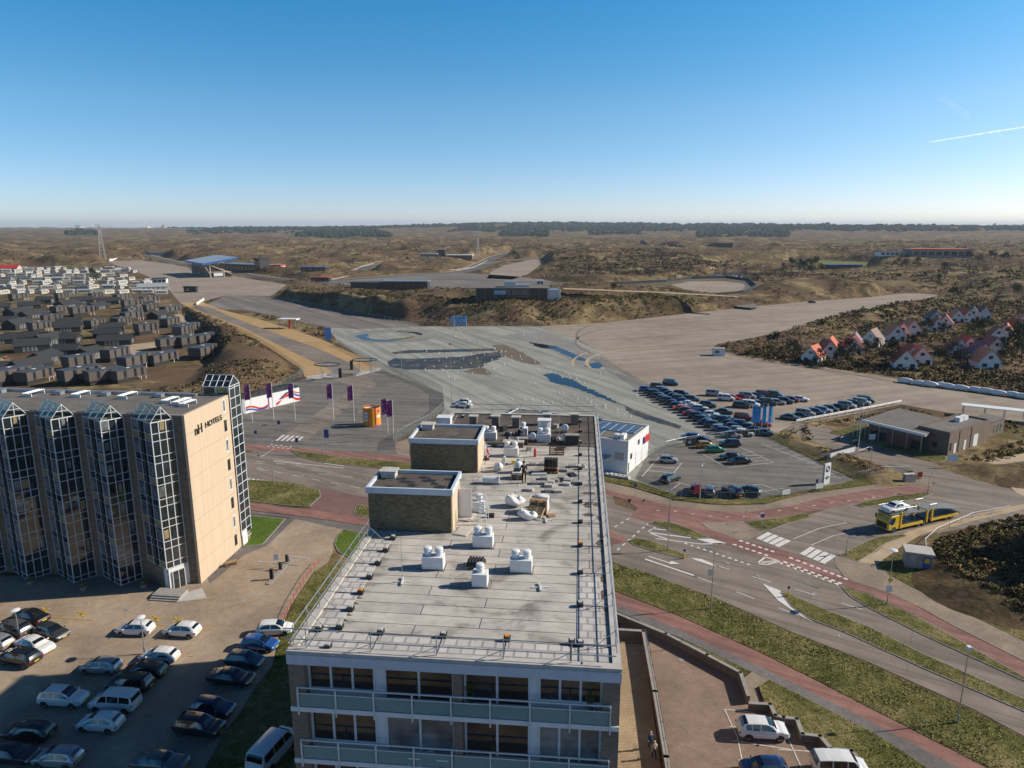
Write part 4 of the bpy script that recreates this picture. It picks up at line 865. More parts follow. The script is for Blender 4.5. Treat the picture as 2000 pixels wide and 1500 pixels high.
for px, py, lb in ((1040, 862, 'white steel vent drum lying beside the tall white duct box'), (1103, 845, 'white steel vent drum standing behind its twin at the right rear'), (1104, 864, 'white steel vent drum in front of its twin by the grey cabinet')):
    t = thing('vent_drum', lb, 'vent drum', on_roof(px, py, .5), A_RZ, 'round vent drums on the rear roof')
    mb = MB(); mb.lathe([(.3, -.45), (.34, -.42), (.34, .35), (.3, .4)], n=16); o = mb.build('drum', M['offwhite'], t); o.rotation_euler = (R(75), 0, 0)
    mb = MB(); mb.lathe([(.26, -.475), (.26, -.452)], n=16); o = mb.build('grille', M['dark'], t); o.rotation_euler = (R(75), 0, 0)
    mb = MB(); mb.bx(-.25, .25, -.3, .3, -.5, -.2); mb.build('stand', M['rust'], t)
t = thing('switch_cabinet', 'wide dark grey switch cabinet beside the vent drums on the rear roof', 'cabinet', on_roof(1117, 868), A_RZ)
mb = MB(); mb.bx(-.65, .65, -.35, .35, 0, .95); bevel(mb.build('housing', M['conc'], t), .02); mb = MB(); mb.bx(-.6, .6, -.375, -.352, .08, .9); mb.bx(-.015, .015, -.385, -.376, .08, .9); mb.build('door', M['dark'], t)
t = thing('switch_cabinet', 'low dark cabinet next to the kneeling worker, left of the lying drum', 'cabinet', on_roof(1020, 868), A_RZ)
mb = MB(); mb.bx(-.5, .5, -.3, .3, 0, .6); bevel(mb.build('housing', M['dark'], t), .02); mb = MB(); mb.bx(-.52, .52, -.32, .32, .6, .64); mb.build('lid', M['conc'], t)
t = thing('pipe_plinth', 'low brick plinth topped by a slab with two short pipes', 'plinth', on_roof(1003, 872), A_RZ)
mb = MB(); mb.bx(-.9, .9, -.35, .35, 0, .45); mb.build('brick_base', M['red_paint'] if False else M['brown_brick'], t); mb = MB(); mb.bx(-.95, .95, -.4, .4, .45, .53); mb.build('slab', M['pconc'], t)
for x in (-.35, .4): mb = MB(); mb.tube((x, 0, .53), (x, 0, .85), .05); mb.build('pipe', M['offwhite'], t)
for px, py, lb in ((952, 893, 'red gas cylinder standing by the ladder at the far stair house'), (1045, 892, 'red gas cylinder standing alone in the middle of the felt roof')):
    t = thing('gas_cylinder', lb, 'gas cylinder', on_roof(px, py), 0, 'red gas cylinders on the roof'); mb = MB(); mb.lathe([(.1, 0), (.115, .03), (.115, .6), (.09, .72), (.04, .77)], n=14); smooth_by_angle(mb.build('bottle', M['red_paint'], t)); mb = MB(); mb.tube((0, 0, .77), (0, 0, .86), .035); mb.build('valve', M['steel'], t)
def pallet_mb(mb, z=0, x=0, y=0, wd=1.2, dp=.8):
    for k in range(5): yy = y - dp / 2 + .06 + k * (dp - .12) / 4; mb.bx(x - wd / 2, x + wd / 2, yy - .055, yy + .055, z + .12, z + .145)
    for xx in (-wd / 2 + .05, 0, wd / 2 - .05): mb.bx(x + xx - .05, x + xx + .05, y - dp / 2, y + dp / 2, z + .02, z + .12)
t = thing('roll_pallet', 'pallet of upright black felt rolls with red bands', 'roofing rolls', on_roof(1076, 922), A_RZ)
mb = MB(); pallet_mb(mb); mb.build('pallet', M['wood'], t)
for i in range(5):
    for j in range(3):
        x, y = -.44 + .22 * i, -.24 + .24 * j; mb = MB(); mb.lathe([(.1, .145), (.1, 1.15), (.03, 1.15), (.03, 1.05)], (x, y, 0), 10); o = mb.build('roll', M['black'], t)
        if j == 0: mb = MB(); mb.lathe([(.104, .42), (.104, .5)], (x, y, 0), 10); mb.build('band', M['orange'], o)
t = thing('coil_pallet', 'pallet of black ribbed drainage coils between the ventilation units', 'coil pallet', on_roof(930, 1106), A_RZ)
mb = MB(); pallet_mb(mb, 0, 0, 0, 1.1, .9); mb.build('pallet', M['wood'], t)
for i in range(6): mb = MB(); mb.tube((-.45 + .18 * i, -.38, .23), (-.45 + .18 * i, .38, .23), .085, n=10); mb.build('coil', M['black'], t)
for i in range(5): mb = MB(); mb.tube((-.36 + .18 * i, -.38, .37), (-.36 + .18 * i, .38, .37), .085, n=10); mb.build('coil', M['black'], t)
t = thing('pallet_stack', 'tall stack of pale wooden pallets wrapped in torn plastic', 'pallet stack', on_roof(1053, 1000), A_RZ - R(8))
for k in range(7): mb = MB(); pallet_mb(mb, k * .145); mb.build('pallet', M['wood'], t)
t2 = MB()
for s_ in (-1, 1): t2.bx(.62 * s_ - .01, .62 * s_ + .01, -.3, .42, .2, 1.05)
t2.blob((0, .3, 1.08), (.6, .22, .12), 3, 0, 3, .3); t2.build('plastic_wrap', M['white'], t)
t = thing('leaning_pallet', 'single wooden pallet leaning against the wrapped pallet stack', 'pallet', on_roof(1045, 1008), A_RZ - R(25)); mb = MB(); pallet_mb(mb, -.07); o = mb.build('deck', M['wood'], t); o.rotation_euler = (R(40), 0, 0); o.location = (0, 0, .38); t.location.y -= .15
t = thing('flat_pallet', 'wooden pallet standing on edge behind the pallet of felt rolls', 'pallet', on_roof(1087, 888), A_RZ); mb = MB(); pallet_mb(mb, -.07, wd=1.3); o = mb.build('deck', M['rust'], t); o.rotation_euler = (R(80), 0, 0); o.location = (0, 0, .4)
def bulk_bag(lb, px, py, rx, ry, rz, seed, lean=0):
    mb = MB(); mb.blob((0, 0, rz * .95), (rx, ry, rz), seed, 0, 4, .16, 1.0); r2 = random.Random(seed)
    fr = [(r2.uniform(-9, 9), r2.uniform(-9, 9), r2.uniform(-7, 7)) for _ in range(4)]
    mb.v = [(x * (1 + .07 * sum(math.sin(a * x + b_ * y + c_ * z) for a, b_, c_ in fr)), y * (1 + .07 * sum(math.sin(b_ * x - a * y + c_ * z) for a, b_, c_ in fr)), z + (.10 * max(0, z - rz) / rz) * sum(math.sin(a * x + b_ * y) for a, b_, c_ in fr) - (.5 * max(0, z - rz * 1.1) if abs(x) < rx * .55 and abs(y) < ry * .55 else 0)) for x, y, z in mb.v]
    for v in range(len(mb.v)):
        x, y, z = mb.v[v]; mb.v[v] = (x + lean * z, y, max(0.0, z))
    o = mb.build('bulk_bag', M['white'], None, smooth=True); o.location = on_roof(px, py); o.rotation_euler = (0, 0, A_RZ); return tag(o, lb, 'bulk bag', 'white bulk bags on the roof')
bulk_bag('white bulk bag slumping open left of the pallet stack', 1009, 988, .62, .48, .42, 11, -.25)
bulk_bag('white bulk bag lying in front of the pallet stack, nearest the camera', 1032, 1014, .62, .4, .36, 13, -.2)
bulk_bag('small white sack lying on the pallet stack front', 1048, 990, .36, .2, .22, 17)
bulk_bag('rounded white bag bundle standing near the far stair house', 972, 920, .36, .34, .42, 19, .1)
bulk_bag('thin white bag propped behind the rounded bundle', 981, 912, .2, .16, .5, 23, .2)
t = thing('fleece_roll', 'thick pale fleece roll lying on the felt in front of the rounded bag', 'roll', on_roof(959, 944, .3), A_RZ); mb = MB(); mb.tube((-.62, 0, 0), (.62, 0, 0), .3, n=18); smooth_by_angle(mb.build('roll', M['offwhite'], t)); mb = MB(); mb.tube((.621, 0, 0), (.63, 0, 0), .1, n=12); mb.tube((-.63, 0, 0), (-.621, 0, 0), .1, n=12); mb.build('core', M['rust'], t)
t = thing('thin_roll', 'thin white membrane roll lying left of the felt roll pallet', 'roll', on_roof(1053, 928, .1), A_RZ + R(8)); mb = MB(); mb.tube((-.6, 0, 0), (.6, 0, 0), .09, n=12); smooth_by_angle(mb.build('roll', M['white'], t))
t = thing('work_bench', 'low pallet bench with white trays beside the standing worker', 'bench', on_roof(1011, 934), A_RZ); mb = MB(); [pallet_mb(mb, k * .145, wd=1.0, dp=.8) for k in range(3)]; mb.build('pallet', M['wood'], t)
mb = MB(); mb.bx(-.4, .35, -.3, .25, .44, .56); mb.build('tray', M['white'], t); mb = MB(); mb.bx(-.3, .2, -.05, .35, .56, .74); mb.build('crate', M['dark'], t)
t = thing('white_canister', 'pale blue-white plastic canister behind the pallet bench', 'canister', on_roof(1012, 922), A_RZ); mb = MB(); mb.lathe([(.3, 0), (.33, .05), (.33, .75), (.25, .88), (.1, .92), (.1, 1.0)], n=16); smooth_by_angle(mb.build('tank', M['offwhite'], t)); mb = MB(); mb.lathe([(.12, 1.0), (.12, 1.06)], n=12); mb.build('lid', M['blue_paint'], t)
k = 0
BLK = ((1034, 958), (1045, 945), (1062, 945), (1071, 950), (1084, 940), (1108, 940), (1106, 947), (1125, 944), (1072, 960), (1090, 961), (1062, 936), (1096, 935), (1075, 943), (1102, 920), (1118, 912), (1135, 912), (1040, 908), (1060, 908))
for px, py in BLK:
    rz = A_RZ + R((k * 37) % 20 - 10); mb = MB(); mb.bx(-.3, .3, -.24, .24, .0, .17); mb.bx(-.3, .3, -.24, .24, .172, .2)
    o = bevel(mb.build('insulation_block', M['conc'] if k % 3 else M['pconc'], None), .015); o.location = on_roof(px, py); o.rotation_euler = (0, 0, rz)
    tag(o, 'grey insulation block lying loose on the felt right of the standing worker', 'block', 'grey insulation blocks scattered on the roof'); k += 1
for i, (px, py, d_, nm, lb, mt) in enumerate(((965, 872, (.5, .4, .3), 'tool_box', 'dark tool box between two ventilation units at the rear left', 'dark'), (1033, 880, (.4, .3, .35), 'tool_box', 'grey tool box in front of the rear dark cabinet', 'conc'), (1080, 862, (.5, .35, .5), 'crate', 'dark crate beside the joined white duct box', 'dark'), (1096, 876, (.9, .6, .12), 'panel_stack', 'low stack of dark sheets in front of the vent drums', 'black'), (1003, 906, (.3, .3, .3), 'bucket_box', 'small yellow box at the corner of a two-cowl ventilation unit', 'yellow'), (1118, 928, (.8, .5, .1), 'panel_stack', 'flat stack of dark sheets right of the felt rolls', 'dark'), (1042, 925, (.7, .3, .12), 'panel_stack', 'flat dark sheet bundle left of the felt rolls', 'black'), (1068, 980, (.5, .12, .3), 'offcut', 'dark offcut standing right of the pallet stack', 'dark'), (958, 1010, (.5, .3, .25), 'crate', 'small dark crate beside the stepladder', 'black'), (1076, 1008, (.5, .4, .1), 'offcut', 'brown felt offcut behind the front cross foot', 'rust'), (984, 842, (.6, .4, .5), 'crate', 'dark crate behind the bending worker', 'dark'), (1085, 836, (.5, .5, .4), 'crate', 'grey crate at the rear between two chimneys', 'conc'))):
    o = bevel(MB().bx(-d_[0] / 2, d_[0] / 2, -d_[1] / 2, d_[1] / 2, 0, d_[2] * .85).bx(-d_[0] * .52, d_[0] * .52, -d_[1] * .53, d_[1] * .53, d_[2] * .851, d_[2]).build(nm, M[mt]), .01); o.location = on_roof(px, py); o.rotation_euler = (0, 0, A_RZ + i * .4); tag(o, lb, nm.replace('_', ' '))
def rod(lb, px, py, h):
    t = thing('lightning_rod', lb, 'lightning rod', on_roof(px, py), A_RZ + R(10), 'rods on cross feet on the roof')
    mb = MB(); mb.bx(-.45, .45, -.05, .05, 0, .06); mb.bx(-.05, .05, -.45, .45, .061, .12); mb.build('cross_foot', M['white'], t)
    mb = MB(); mb.tube((0, 0, .12), (0, 0, h), .018, .012, 6); mb.build('rod', M['steel'], t)
for a in (('thin rod on a white cross foot left of the nearest ventilation units', 786, 1137, 2.6), ('thin rod on a white cross foot in front of the bulk bags', 1066, 1017, .35), ('thin rod on a white cross foot on the right side of the open felt', 1055, 1148, .3), ('tall thin rod between the vent drums at the rear', 1092, 858, 2.6)): rod(*a)
def stepladder(lb, px, py, rz, h=1.9):
    t = thing('stepladder', lb, 'stepladder', on_roof(px, py), A_RZ + rz)
    for s_, nm in ((-1, 'front_frame'), (1, 'rear_frame')):
        mb = MB()
        for x in (-.24, .24): mb.tube((x * 1.2, s_ * .45, 0), (x * .75, s_ * .03, h), .028, n=6)
        for q in range(1, 7): zz = h * q / 7; yy = s_ * (.45 - .42 * q / 7); mb.bx(-.25, .25, yy - .03, yy + .03, zz - .015, zz + .015)
        mb.build(nm, M['alu'], t)
    mb = MB(); mb.bx(-.2, .2, -.08, .08, h, h + .04); mb.build('top_step', M['alu'], t)
stepladder('aluminium stepladder open in front of a ventilation unit', 944, 1020, R(-5)); stepladder('white stepladder leaning at the corner of the far stair house', 945, 893, R(80), 1.3)
for px, py, lb in ((912, 1010, 'pale slab panel lying flat beside the open white door'), (905, 1038, 'long pale slab panel lying flat right of the near stair house')):
    mb = MB(); mb.bx(-.45, .45, -.7, .7, 0, .06); mb.bx(-.4, .4, -.65, .65, .06, .075); o = mb.build('slab_panel', M['pconc'], None); o.location = on_roof(px, py); o.rotation_euler = (0, 0, A_RZ - R(12)); tag(o, lb, 'panel')
for px, py, lb in ((950, 898, 'tan coiled hose ring on the felt near the red cylinder'), (986, 908, 'grey coiled cable heap beside the rounded bag bundle'), (1063, 905, 'black coiled cable heap left of the felt rolls')):
    mb = MB(); n = 40; pr = None
    for i in range(n * 3 + 1):
        t_ = 2 * math.pi * i / n; q = (.24 * math.cos(t_) * (1 + .1 * math.sin(i)), .2 * math.sin(t_), .03 + .03 * (i // n))
        if pr: mb.tube(pr, q, .025, n=5, caps=False)
        pr = q
    o = mb.build('cable_coil', M['dark'], None); o.location = on_roof(px, py); tag(o, lb, 'cable coil')
# scaffold-tube guard rails with counterweights
def guard(name, label, pts, posts, arms):
    """pts: local polyline of the rail"""
    t = thing(name, label, 'guard rail', (A_O.x, A_O.y, RZ - .06), A_RZ, 'temporary guard rails round the roof')
    (xa, ya), (xb, yb) = pts; rl = MB()
    for z in (.55, 1.08): rl.tube((xa, ya, z), (xb, yb, z), .027, n=8)
    rl.build('rail', M['steel'], t)
    d = Vector((xb - xa, yb - ya)); Ln = d.length; d /= Ln; inn = Vector(arms)
    for k in range(posts):
        p = Vector((xa, ya)) + d * (Ln * (k + .35) / posts)
        mb = MB(); mb.tube((p.x, p.y, .02), (p.x, p.y, 1.14), .027, n=8); mb.tube((p.x, p.y, .05), (p.x + inn.x * 1.7, p.y + inn.y * 1.7, .05), .025, n=6); mb.tube((p.x, p.y, .9), (p.x + inn.x * .9, p.y + inn.y * .9, .06), .02, n=6); mb.bx(p.x - .12, p.x + .12, p.y - .12, p.y + .12, 0, .03)
        mb.build('post', M['steel'], t)
        q = p + inn * 1.65; mb = MB(); mb.bx(q.x - .16, q.x + .16, q.y - .16, q.y + .16, .03, .22); cw = mb.build('counterweight', M['dark'], t)
        mb = MB(); mb.bx(q.x - .1, q.x + .1, q.y - .1, q.y + .1, .22, .3); mb.build('block', M['orange'] if k % 7 == 3 else M['pconc'], cw)
guard('guard_rail', 'scaffold-tube guard rail along the front roof edge above the balconies', ((-.2, .3), (AW - .25, .3)), 5, (0, 1))
guard('guard_rail', 'scaffold-tube guard rail along the left roof edge up to the near stair house', ((.18, -.1), (.18, sh1[3] - .2)), 8, (1, 0))
guard('guard_rail', 'scaffold-tube guard rail along the right roof edge above the street', ((AW - .2, .6), (AW - .2, AL - .2)), 12, (-1, 0))
guard('guard_rail', 'scaffold-tube guard rail along the rear roof edge behind the chimneys', ((sh2[1] + .5, AL - .25), (AW - .3, AL - .25)), 5, (0, -1))
# white canopy roof that shows behind the far stair house
t = thing('roof_lantern', 'white lantern box with lattice brace behind the far stair house', 'lantern', on_roof(868, 830), A_RZ); mb = MB(); mb.bx(-.7, .7, -.6, .6, 0, .9); mb.build('housing', M['white'], t)
mb = MB(); [mb.tube((.75, -.6 + .3 * k, 0), (.75 + .5, -.6 + .3 * (k + 1 if k % 2 else k - 1), .95), .03, n=6) for k in range(5)]; mb.build('brace', M['white'], t)
# a white van and garden things at the foot of the block are set with the vehicles
# ------------------------------------------------------------------ hotel slab on the left
C0 = G(393, 1140); g_ = (G(472, 1068) - C0); GL = g_.length; g_.normalize(); ux = Vector((g_.y, -g_.x, 0)); H_RZ = math.atan2(ux.y, ux.x)
HH = ZT(C0, 813)
def HX(px, py=810): return (G(px, py, HH) - Vector((C0.x, C0.y, HH))).dot(ux)
hotel = thing('hotel', 'long eight-storey hotel with a cream end wall and glass bays between brown pillars', 'hotel', (C0.x, C0.y, 0), H_RZ)
HLEN = 62.0
mb = MB(); mb.bx(-HLEN, -.35, .02, GL - .02, 0, HH - .02); mb.build('wall', M['hotel_conc'], hotel)
mb = MB(); mb.bx(-.35, 0, 0, GL, 0, HH + .12); mb.build('gable_wall', M['cream'], hotel)
mb = MB(); mb.bx(-HLEN, -.36, .3, GL - .3, HH - .02, HH + .02); mb.build('roof', M['roofgrey'], hotel)
mb = MB(); mb.bx(-HLEN, -.36, -.02, .3, HH - .03, HH + .1); mb.bx(-HLEN, -.36, GL - .3, GL + .02, HH - .03, HH + .1); mb.build('roof_edge', M['conc'], hotel)
FHH = HH / 8.0
def wall_grid(parent, a, b, z0, z1, cols, rows, nrm, thick=.06, wm=.05, glass='glass', frame='alu', name='bay_window'):
    """mullioned glass wall from ground point a to b (local xy), outward normal nrm"""
    a = Vector((*a, 0)); b_ = Vector((*b, 0)); d = (b_ - a); Ln = d.length; d.normalize(); n = Vector((*nrm, 0)).normalized()
    rz = math.atan2(d.y, d.x); f = MB()
    for i in range(cols + 1): p = a + d * (Ln * i / cols) + n * thick / 2; f.box((p.x, p.y, (z0 + z1) / 2), (wm * 2, thick, z1 - z0), rz)
    for z in rows: p = (a + b_) / 2 + n * (thick / 2 - .012); f.box((p.x, p.y, z), (Ln - wm, thick - .02, wm * 1.6), rz)
    p = (a + b_) / 2 - n * .03; g2 = MB(); g2.box((p.x, p.y, (z0 + z1) / 2), (Ln, .05, z1 - z0), rz); o = g2.build(name, M[glass], parent); f.build('mullion', M[frame], o)
    return o
xr4 = HX(341); pitch = HX(341) - HX(341 - 103); BW = 5.5; dB = 2.25; axB = 4.0
for k in range(6):
    xr = xr4 - k * pitch; xl = xr - BW; ap = (xl + axB, -dB); Lp = (xl, -.02); Rp = (xr, -.02)
    z0 = .35 if k else 3.0; ze = HH - .35
    sp = MB(); sp.prism([(Lp[0] + .05, 0.01), (ap[0], ap[1] + .12), (Rp[0] - .05, 0.01)], 0.02, ze - .02); bay = sp.build('bay', M['hotel_conc'], hotel)
    nl = Vector((ap[1] - Lp[1], -(ap[0] - Lp[0]))); nr = Vector((Rp[1] - ap[1], -(Rp[0] - ap[0])))
    if nl.y > 0: nl = -nl
    if nr.x < 0: nr = -nr
    rows = [z for q in range(9) for z in (q * FHH + .05, q * FHH + FHH * .36) if z0 + .1 < z < ze - .1] + [z0 + .04, ze - .04]
    wall_grid(bay, ap, Rp, z0, ze, 3, rows, nr)
    rc = random.Random(k); dr3 = Vector((Rp[0] - ap[0], Rp[1] - ap[1], 0)); n4 = Vector((nr.x, nr.y, 0)).normalized()
    for q in range(1, 8):
        for c_ in range(3):
            if rc.random() < .3: p = Vector((*ap, 0)) + dr3 * ((c_ + .5) / 3) + n4 * .004; MB().box((p.x, p.y, q * FHH + FHH * .7), (dr3.length / 3 * rc.uniform(.4, .85), .016, FHH * rc.uniform(.3, .56)), math.atan2(dr3.y, dr3.x)).build('curtain', M['glass2' if rc.random() < .6 else 'tan'], bay)
    # left face: window strips and tan spandrels either side of a dark downpipe
    lf = wall_grid(bay, Lp, ap, z0, ze, 3, rows, nl, frame='paleblue')
    a = Vector((*Lp, 0)); d = Vector((ap[0] - Lp[0], ap[1] - Lp[1], 0)); Ln = d.length; d.normalize(); n3 = Vector((nl.x, nl.y, 0)).normalized(); rzl = math.atan2(d.y, d.x)
    for q in range(8):
        for c_ in (0, 2):
            p = a + d * (Ln * (c_ + .5) / 3) + n3 * .012
            if q % 2 == (k + 1) % 2 and q > 0: MB().box((p.x, p.y, q * FHH + FHH * .21), (Ln / 3 - .12, .02, FHH * .28), rzl).build('spandrel', M['tan'], bay)
            
            if q * FHH > z0: MB().box((p.x, p.y, q * FHH + FHH * .68), (Ln / 3 - .35, .02, FHH * .5), rzl).build('curtain', M['glass2'], bay)
    p = a + d * (Ln * .55) + n3 * .12; t_ = MB(); t_.tube((p.x, p.y, z0), (p.x, p.y, ze), .11, n=10); t_.build('downpipe', M['dark'], bay)
    # glazed pitched hat
    A_, B_, C_ = Vector((*Lp, ze)), Vector((*ap, ze)), Vector((*Rp, ze)); D_ = A_ + C_ - B_; up = Vector((0, 0, 1.75))
    r1 = (B_ + C_) / 2 + up; r2 = (A_ + D_) / 2 + up
    h_ = MB(); h_.poly([A_, B_, r1, r2]); h_.poly([C_, D_, r2, r1]); h_.poly([B_, C_, r1]); h_.poly([D_, A_, r2]); hat = h_.build('glazed_hat', M['clear'], bay, fix=False)
    f = MB()
    for p_, q_ in ((A_, B_), (B_, C_), (C_, D_), (D_, A_), (r1, r2), (A_, r2), (B_, r1), (C_, r1), (D_, r2), ((B_ + C_) / 2, r1), ((A_ * 2 + B_) / 3, (r2 * 2 + r1) / 3), ((A_ + B_ * 2) / 3, (r2 + r1 * 2) / 3), ((D_ * 2 + C_) / 3, (r2 * 2 + r1) / 3), ((D_ + C_ * 2) / 3, (r2 + r1 * 2) / 3), ((B_ + r1) / 2, (C_ + r1) / 2), ((A_ + r2) / 2, (B_ + r1) / 2)): f.tube(p_, q_, .05, n=6)
    f.build('mullion', M['alu'], hat)
    if k in (0,):
        e = MB(); pp = a + d * Ln * .5; e.box((pp.x, pp.y + .25, 1.5), (Ln, .25, 2.9), rzl); m2 = (Vector((*ap, 0)) + Vector((*Rp, 0))) / 2; dr = Vector((Rp[0] - ap[0], Rp[1] - ap[1], 0)); e.box((m2.x + .05, m2.y + .15, 1.5), (dr.length, .2, 2.9), math.atan2(dr.y, dr.x)); eo = e.build('entrance', M['white'], bay)
        nn = Vector((nr.x, nr.y, 0)).normalized(); q = m2 + nn * .18; dd = MB(); dd.box((q.x, q.y, 1.25), (1.5, .06, 2.4), math.atan2(dr.y, dr.x)); do = dd.build('door', M['glass'], eo)
        fm = MB(); [fm.box((q.x + dr.normalized().x * s_, q.y + dr.normalized().y * s_, 1.25), (.08, .1, 2.5), math.atan2(dr.y, dr.x)) for s_ in (-.78, 0, .78)]; fm.build('frame', M['alu'], do)
# strip of small windows in the end wall
yw = GL * .87
for q in range(8):
    zc = q * FHH + FHH * .55 + .2; mb = MB(); tall = q % 2 == 1
    mb.bx(-.02, .03, yw - .36, yw + .36, zc - (.95 if tall else .8), zc + (.95 if tall else .8)); w_ = mb.build('end_window', M['alu' if tall else 'dark'], hotel)
    mb = MB(); mb.bx(.031, .04, yw - .24, yw + .24, zc - .75, zc + .75); mb.build('pane', M['glass2' if tall else 'glass'], w_)
# roof sign letters
def letters(txt, size, parent, loc, rot, mat, depth=.06, name='sign_letters', sx=1.0):
    cu = bpy.data.curves.new('t', 'FONT'); cu.body = txt; cu.size = size; cu.extrude = depth / 2; cu.align_x = 'LEFT'
    tmp = bpy.data.objects.new('t', cu); COL.objects.link(tmp); dg = bpy.context.evaluated_depsgraph_get(); me = bpy.data.meshes.new_from_object(tmp.evaluated_get(dg))
    bpy.data.objects.remove(tmp); bpy.data.curves.remove(cu); me.name = name; me.materials.clear(); me.materials.append(mat)
    o = bpy.data.objects.new(name, me); COL.objects.link(o); o.parent = parent; o.location = loc; o.rotation_euler = rot; o.scale = (sx, 1, 1); return o
for tx_, sz_, y_, z_, wd_ in (('nH', 1.8, GL * .17, HH - 3.1, 1.7), ('HOTELS', 1.05, GL * .40, HH - 2.8, GL * .38)):
    lo = letters(tx_, sz_, hotel, (.06, y_, z_), (R(90), 0, R(90)), M['dark'], .12); lo.scale = (wd_ / lo.dimensions.x, 1, 1)
# glazed stair tower at the back corner
Gd = 2.95; ze = ZT(C0 + g_ * GL, 756); zrg = ZT(C0 + g_ * GL, 737)
tw = MB(); tw.bx(-3.4, .02, GL + .12, GL + Gd - .12, 0, HH - .3); tower = tw.build('stair_tower', M['hotel_conc'], hotel)
rows = [q * FHH * .5 + .9 for q in range(18) if q * FHH * .5 + .9 < ze]
wall_grid(tower, (.14, GL + .06), (.14, GL + Gd), 1.6, ze, 2, rows, (1, 0), glass='glass', wm=.06)
wall_grid(tower, (-3.6, GL + .03), (.14, GL + .03), HH + .05, ze, 2, [HH + .1, ze - .05], (0, -1), glass='clear')
wall_grid(tower, (-3.6, GL + Gd), (.14, GL + Gd), HH - .3, ze, 2, [ze - .05], (0, 1), glass='clear'); wall_grid(tower, (-3.6, GL + .03), (-3.6, GL + Gd), HH - .3, ze, 2, [ze - .05], (-1, 0), glass='clear')
A_, B_, C_, D_ = Vector((-3.7, GL - .05, ze)), Vector((.2, GL - .05, ze)), Vector((.2, GL + Gd + .05, ze)), Vector((-3.7, GL + Gd + .05, ze)); ym = GL + Gd / 2; r1 = Vector((.2, ym, zrg)); r2 = Vector((-3.7, ym, zrg))
h_ = MB(); h_.poly([A_, B_, r1, r2]); h_.poly([C_, D_, r2, r1]); h_.poly([B_, C_, r1]); h_.poly([D_, A_, r2]); hat = h_.build('glazed_hat', M['glass'], tower, fix=False)
f = MB()
for p_, q_ in [(A_, B_), (B_, C_), (C_, D_), (D_, A_), (r1, r2), (A_, r2), (B_, r1), (C_, r1), (D_, r2), ((A_ + r2) / 2, (B_ + r1) / 2)] + [(A_.lerp(B_, k / 4), r2.lerp(r1, k / 4)) for k in (1, 2, 3)]: f.tube(p_, q_, .06, n=6)
f.build('mullion', M['alu'], hat)
mb = MB(); mb.bx(-.1, .2, GL + .2, GL + 1.6, .05, 2.2); mb.build('side_door', M['white'], hotel)
# roof clutter of the hotel
for i, (x, y, l) in enumerate(((-3.2, 4.2, 2.2), (-4.5, 4.8, 2.6), (-6.5, 5.6, 2.2), (-14, 7.4, 2.6), (-21, 7.6, 2.2), (-28, 7.2, 2.6), (-35, 7.6, 2.2))):
    mb = MB()
    for dx in (0, .35, .7): mb.tube((x + dx, y, HH + .5), (x + dx + .5, y + l, HH + .55), .07, n=6)
    for yy in (y + .1, y + l - .1): mb.bx(x - .1, x + 1.3, yy - .05, yy + .05, HH + .02, HH + .45)
    mb.build('roof_pipes', M['offwhite'], hotel)
mb = MB(); mb.bx(-HLEN, -4.2, GL - 1.1, GL - .5, HH + .02, HH + .4); [mb.bx(x - .5, x + .5, GL - 2.4, GL - 1.5, HH + .02, HH + .5) for x in (-9, -17, -24, -33)]; mb.build('roof_duct', M['steel'], hotel)
mb = MB()
for k in range(26): x = -2 - k * 2.2; mb.tube((x, 3.4, HH + .02), (x, 3.4, HH + .9), .025, n=5)
mb.tube((-2, 3.4, HH + .9), (-58, 3.4, HH + .9), .025, n=5); mb.build('roof_railing', M['steel'], hotel)
mb = MB()
for s_, h_ in ((0, .16), (.32, .32), (.64, .48)): mb.bx(xr4 - 2.6 + s_ * .0, xr4 + 1.2, -4.9 + s_, -4.9 + s_ + .32, .03, h_)
mb.bx(xr4 - 2.6, xr4 + 1.2, -3.94, -2.4, .03, .5); mb.build('entrance_steps', M['conc'], hotel)
mb = MB(); mb.prism([(xr4 + 1.2, -2.4), (xr4 + 1.2, -4.9), (xr4 + 4.4, -3.6), (xr4 + 2.4, -1.2)], .03, .1); mb.build('entrance_ramp', M['pconc'], hotel)
# ------------------------------------------------------------------ white dealer building with solar panels
D0 = G(1225, 927); D1 = G(1265, 891); dh = 6.5
dx_ = (D1 - D0); dlen = dx_.length; dx_.normalize(); dn = Vector((-dx_.y, dx_.x, 0)); D_RZ = math.atan2(dx_.y, dx_.x)
deal = thing('showroom', 'white two-storey showroom with rooftop solar panels beside the display yard', 'showroom', (D0.x, D0.y, 0), D_RZ)
DW = 30.0; fr_ = 5.2
dh = ZT(D0, 863)
mb = MB(); mb.prism([(0, 0), (dlen, 0), (dlen, DW), (0, DW)], 0, dh - .12); mb.build('wall', M['white'], deal)
mb = MB(); mb.bx(.25, dlen - .25, .25, DW - .25, dh - .13, dh - .06); mb.build('roof', M['roofgrey'], deal)
mb = MB(); mb.bx(0, dlen, -.02, .25, dh - .3, dh + .08); mb.bx(0, dlen, DW - .25, DW, dh - .3, dh + .08); mb.bx(-.02, .25, .25, DW - .25, dh - .3, dh + .08); mb.bx(dlen - .25, dlen + .02, .25, DW - .25, dh - .3, dh + .08); mb.build('parapet', M['white'], deal)
def solar(parent, x0, y0, nx, ny, z, wx=1.0, wy=1.65):
    for i in range(nx):
        p = MB(); g2 = MB()
        for j in range(ny):
            a, b_ = x0 + i * (wx + .08), y0 + j * (wy + .06); p.bx(a, a + wx, b_, b_ + wy, z, z + .05); g2.bx(a + .05, a + wx - .05, b_ + .05, b_ + wy - .05, z + .051, z + .056)
        o = p.build('solar_panel', M['alu'], parent); g2.build('cells', M['solar'], o)
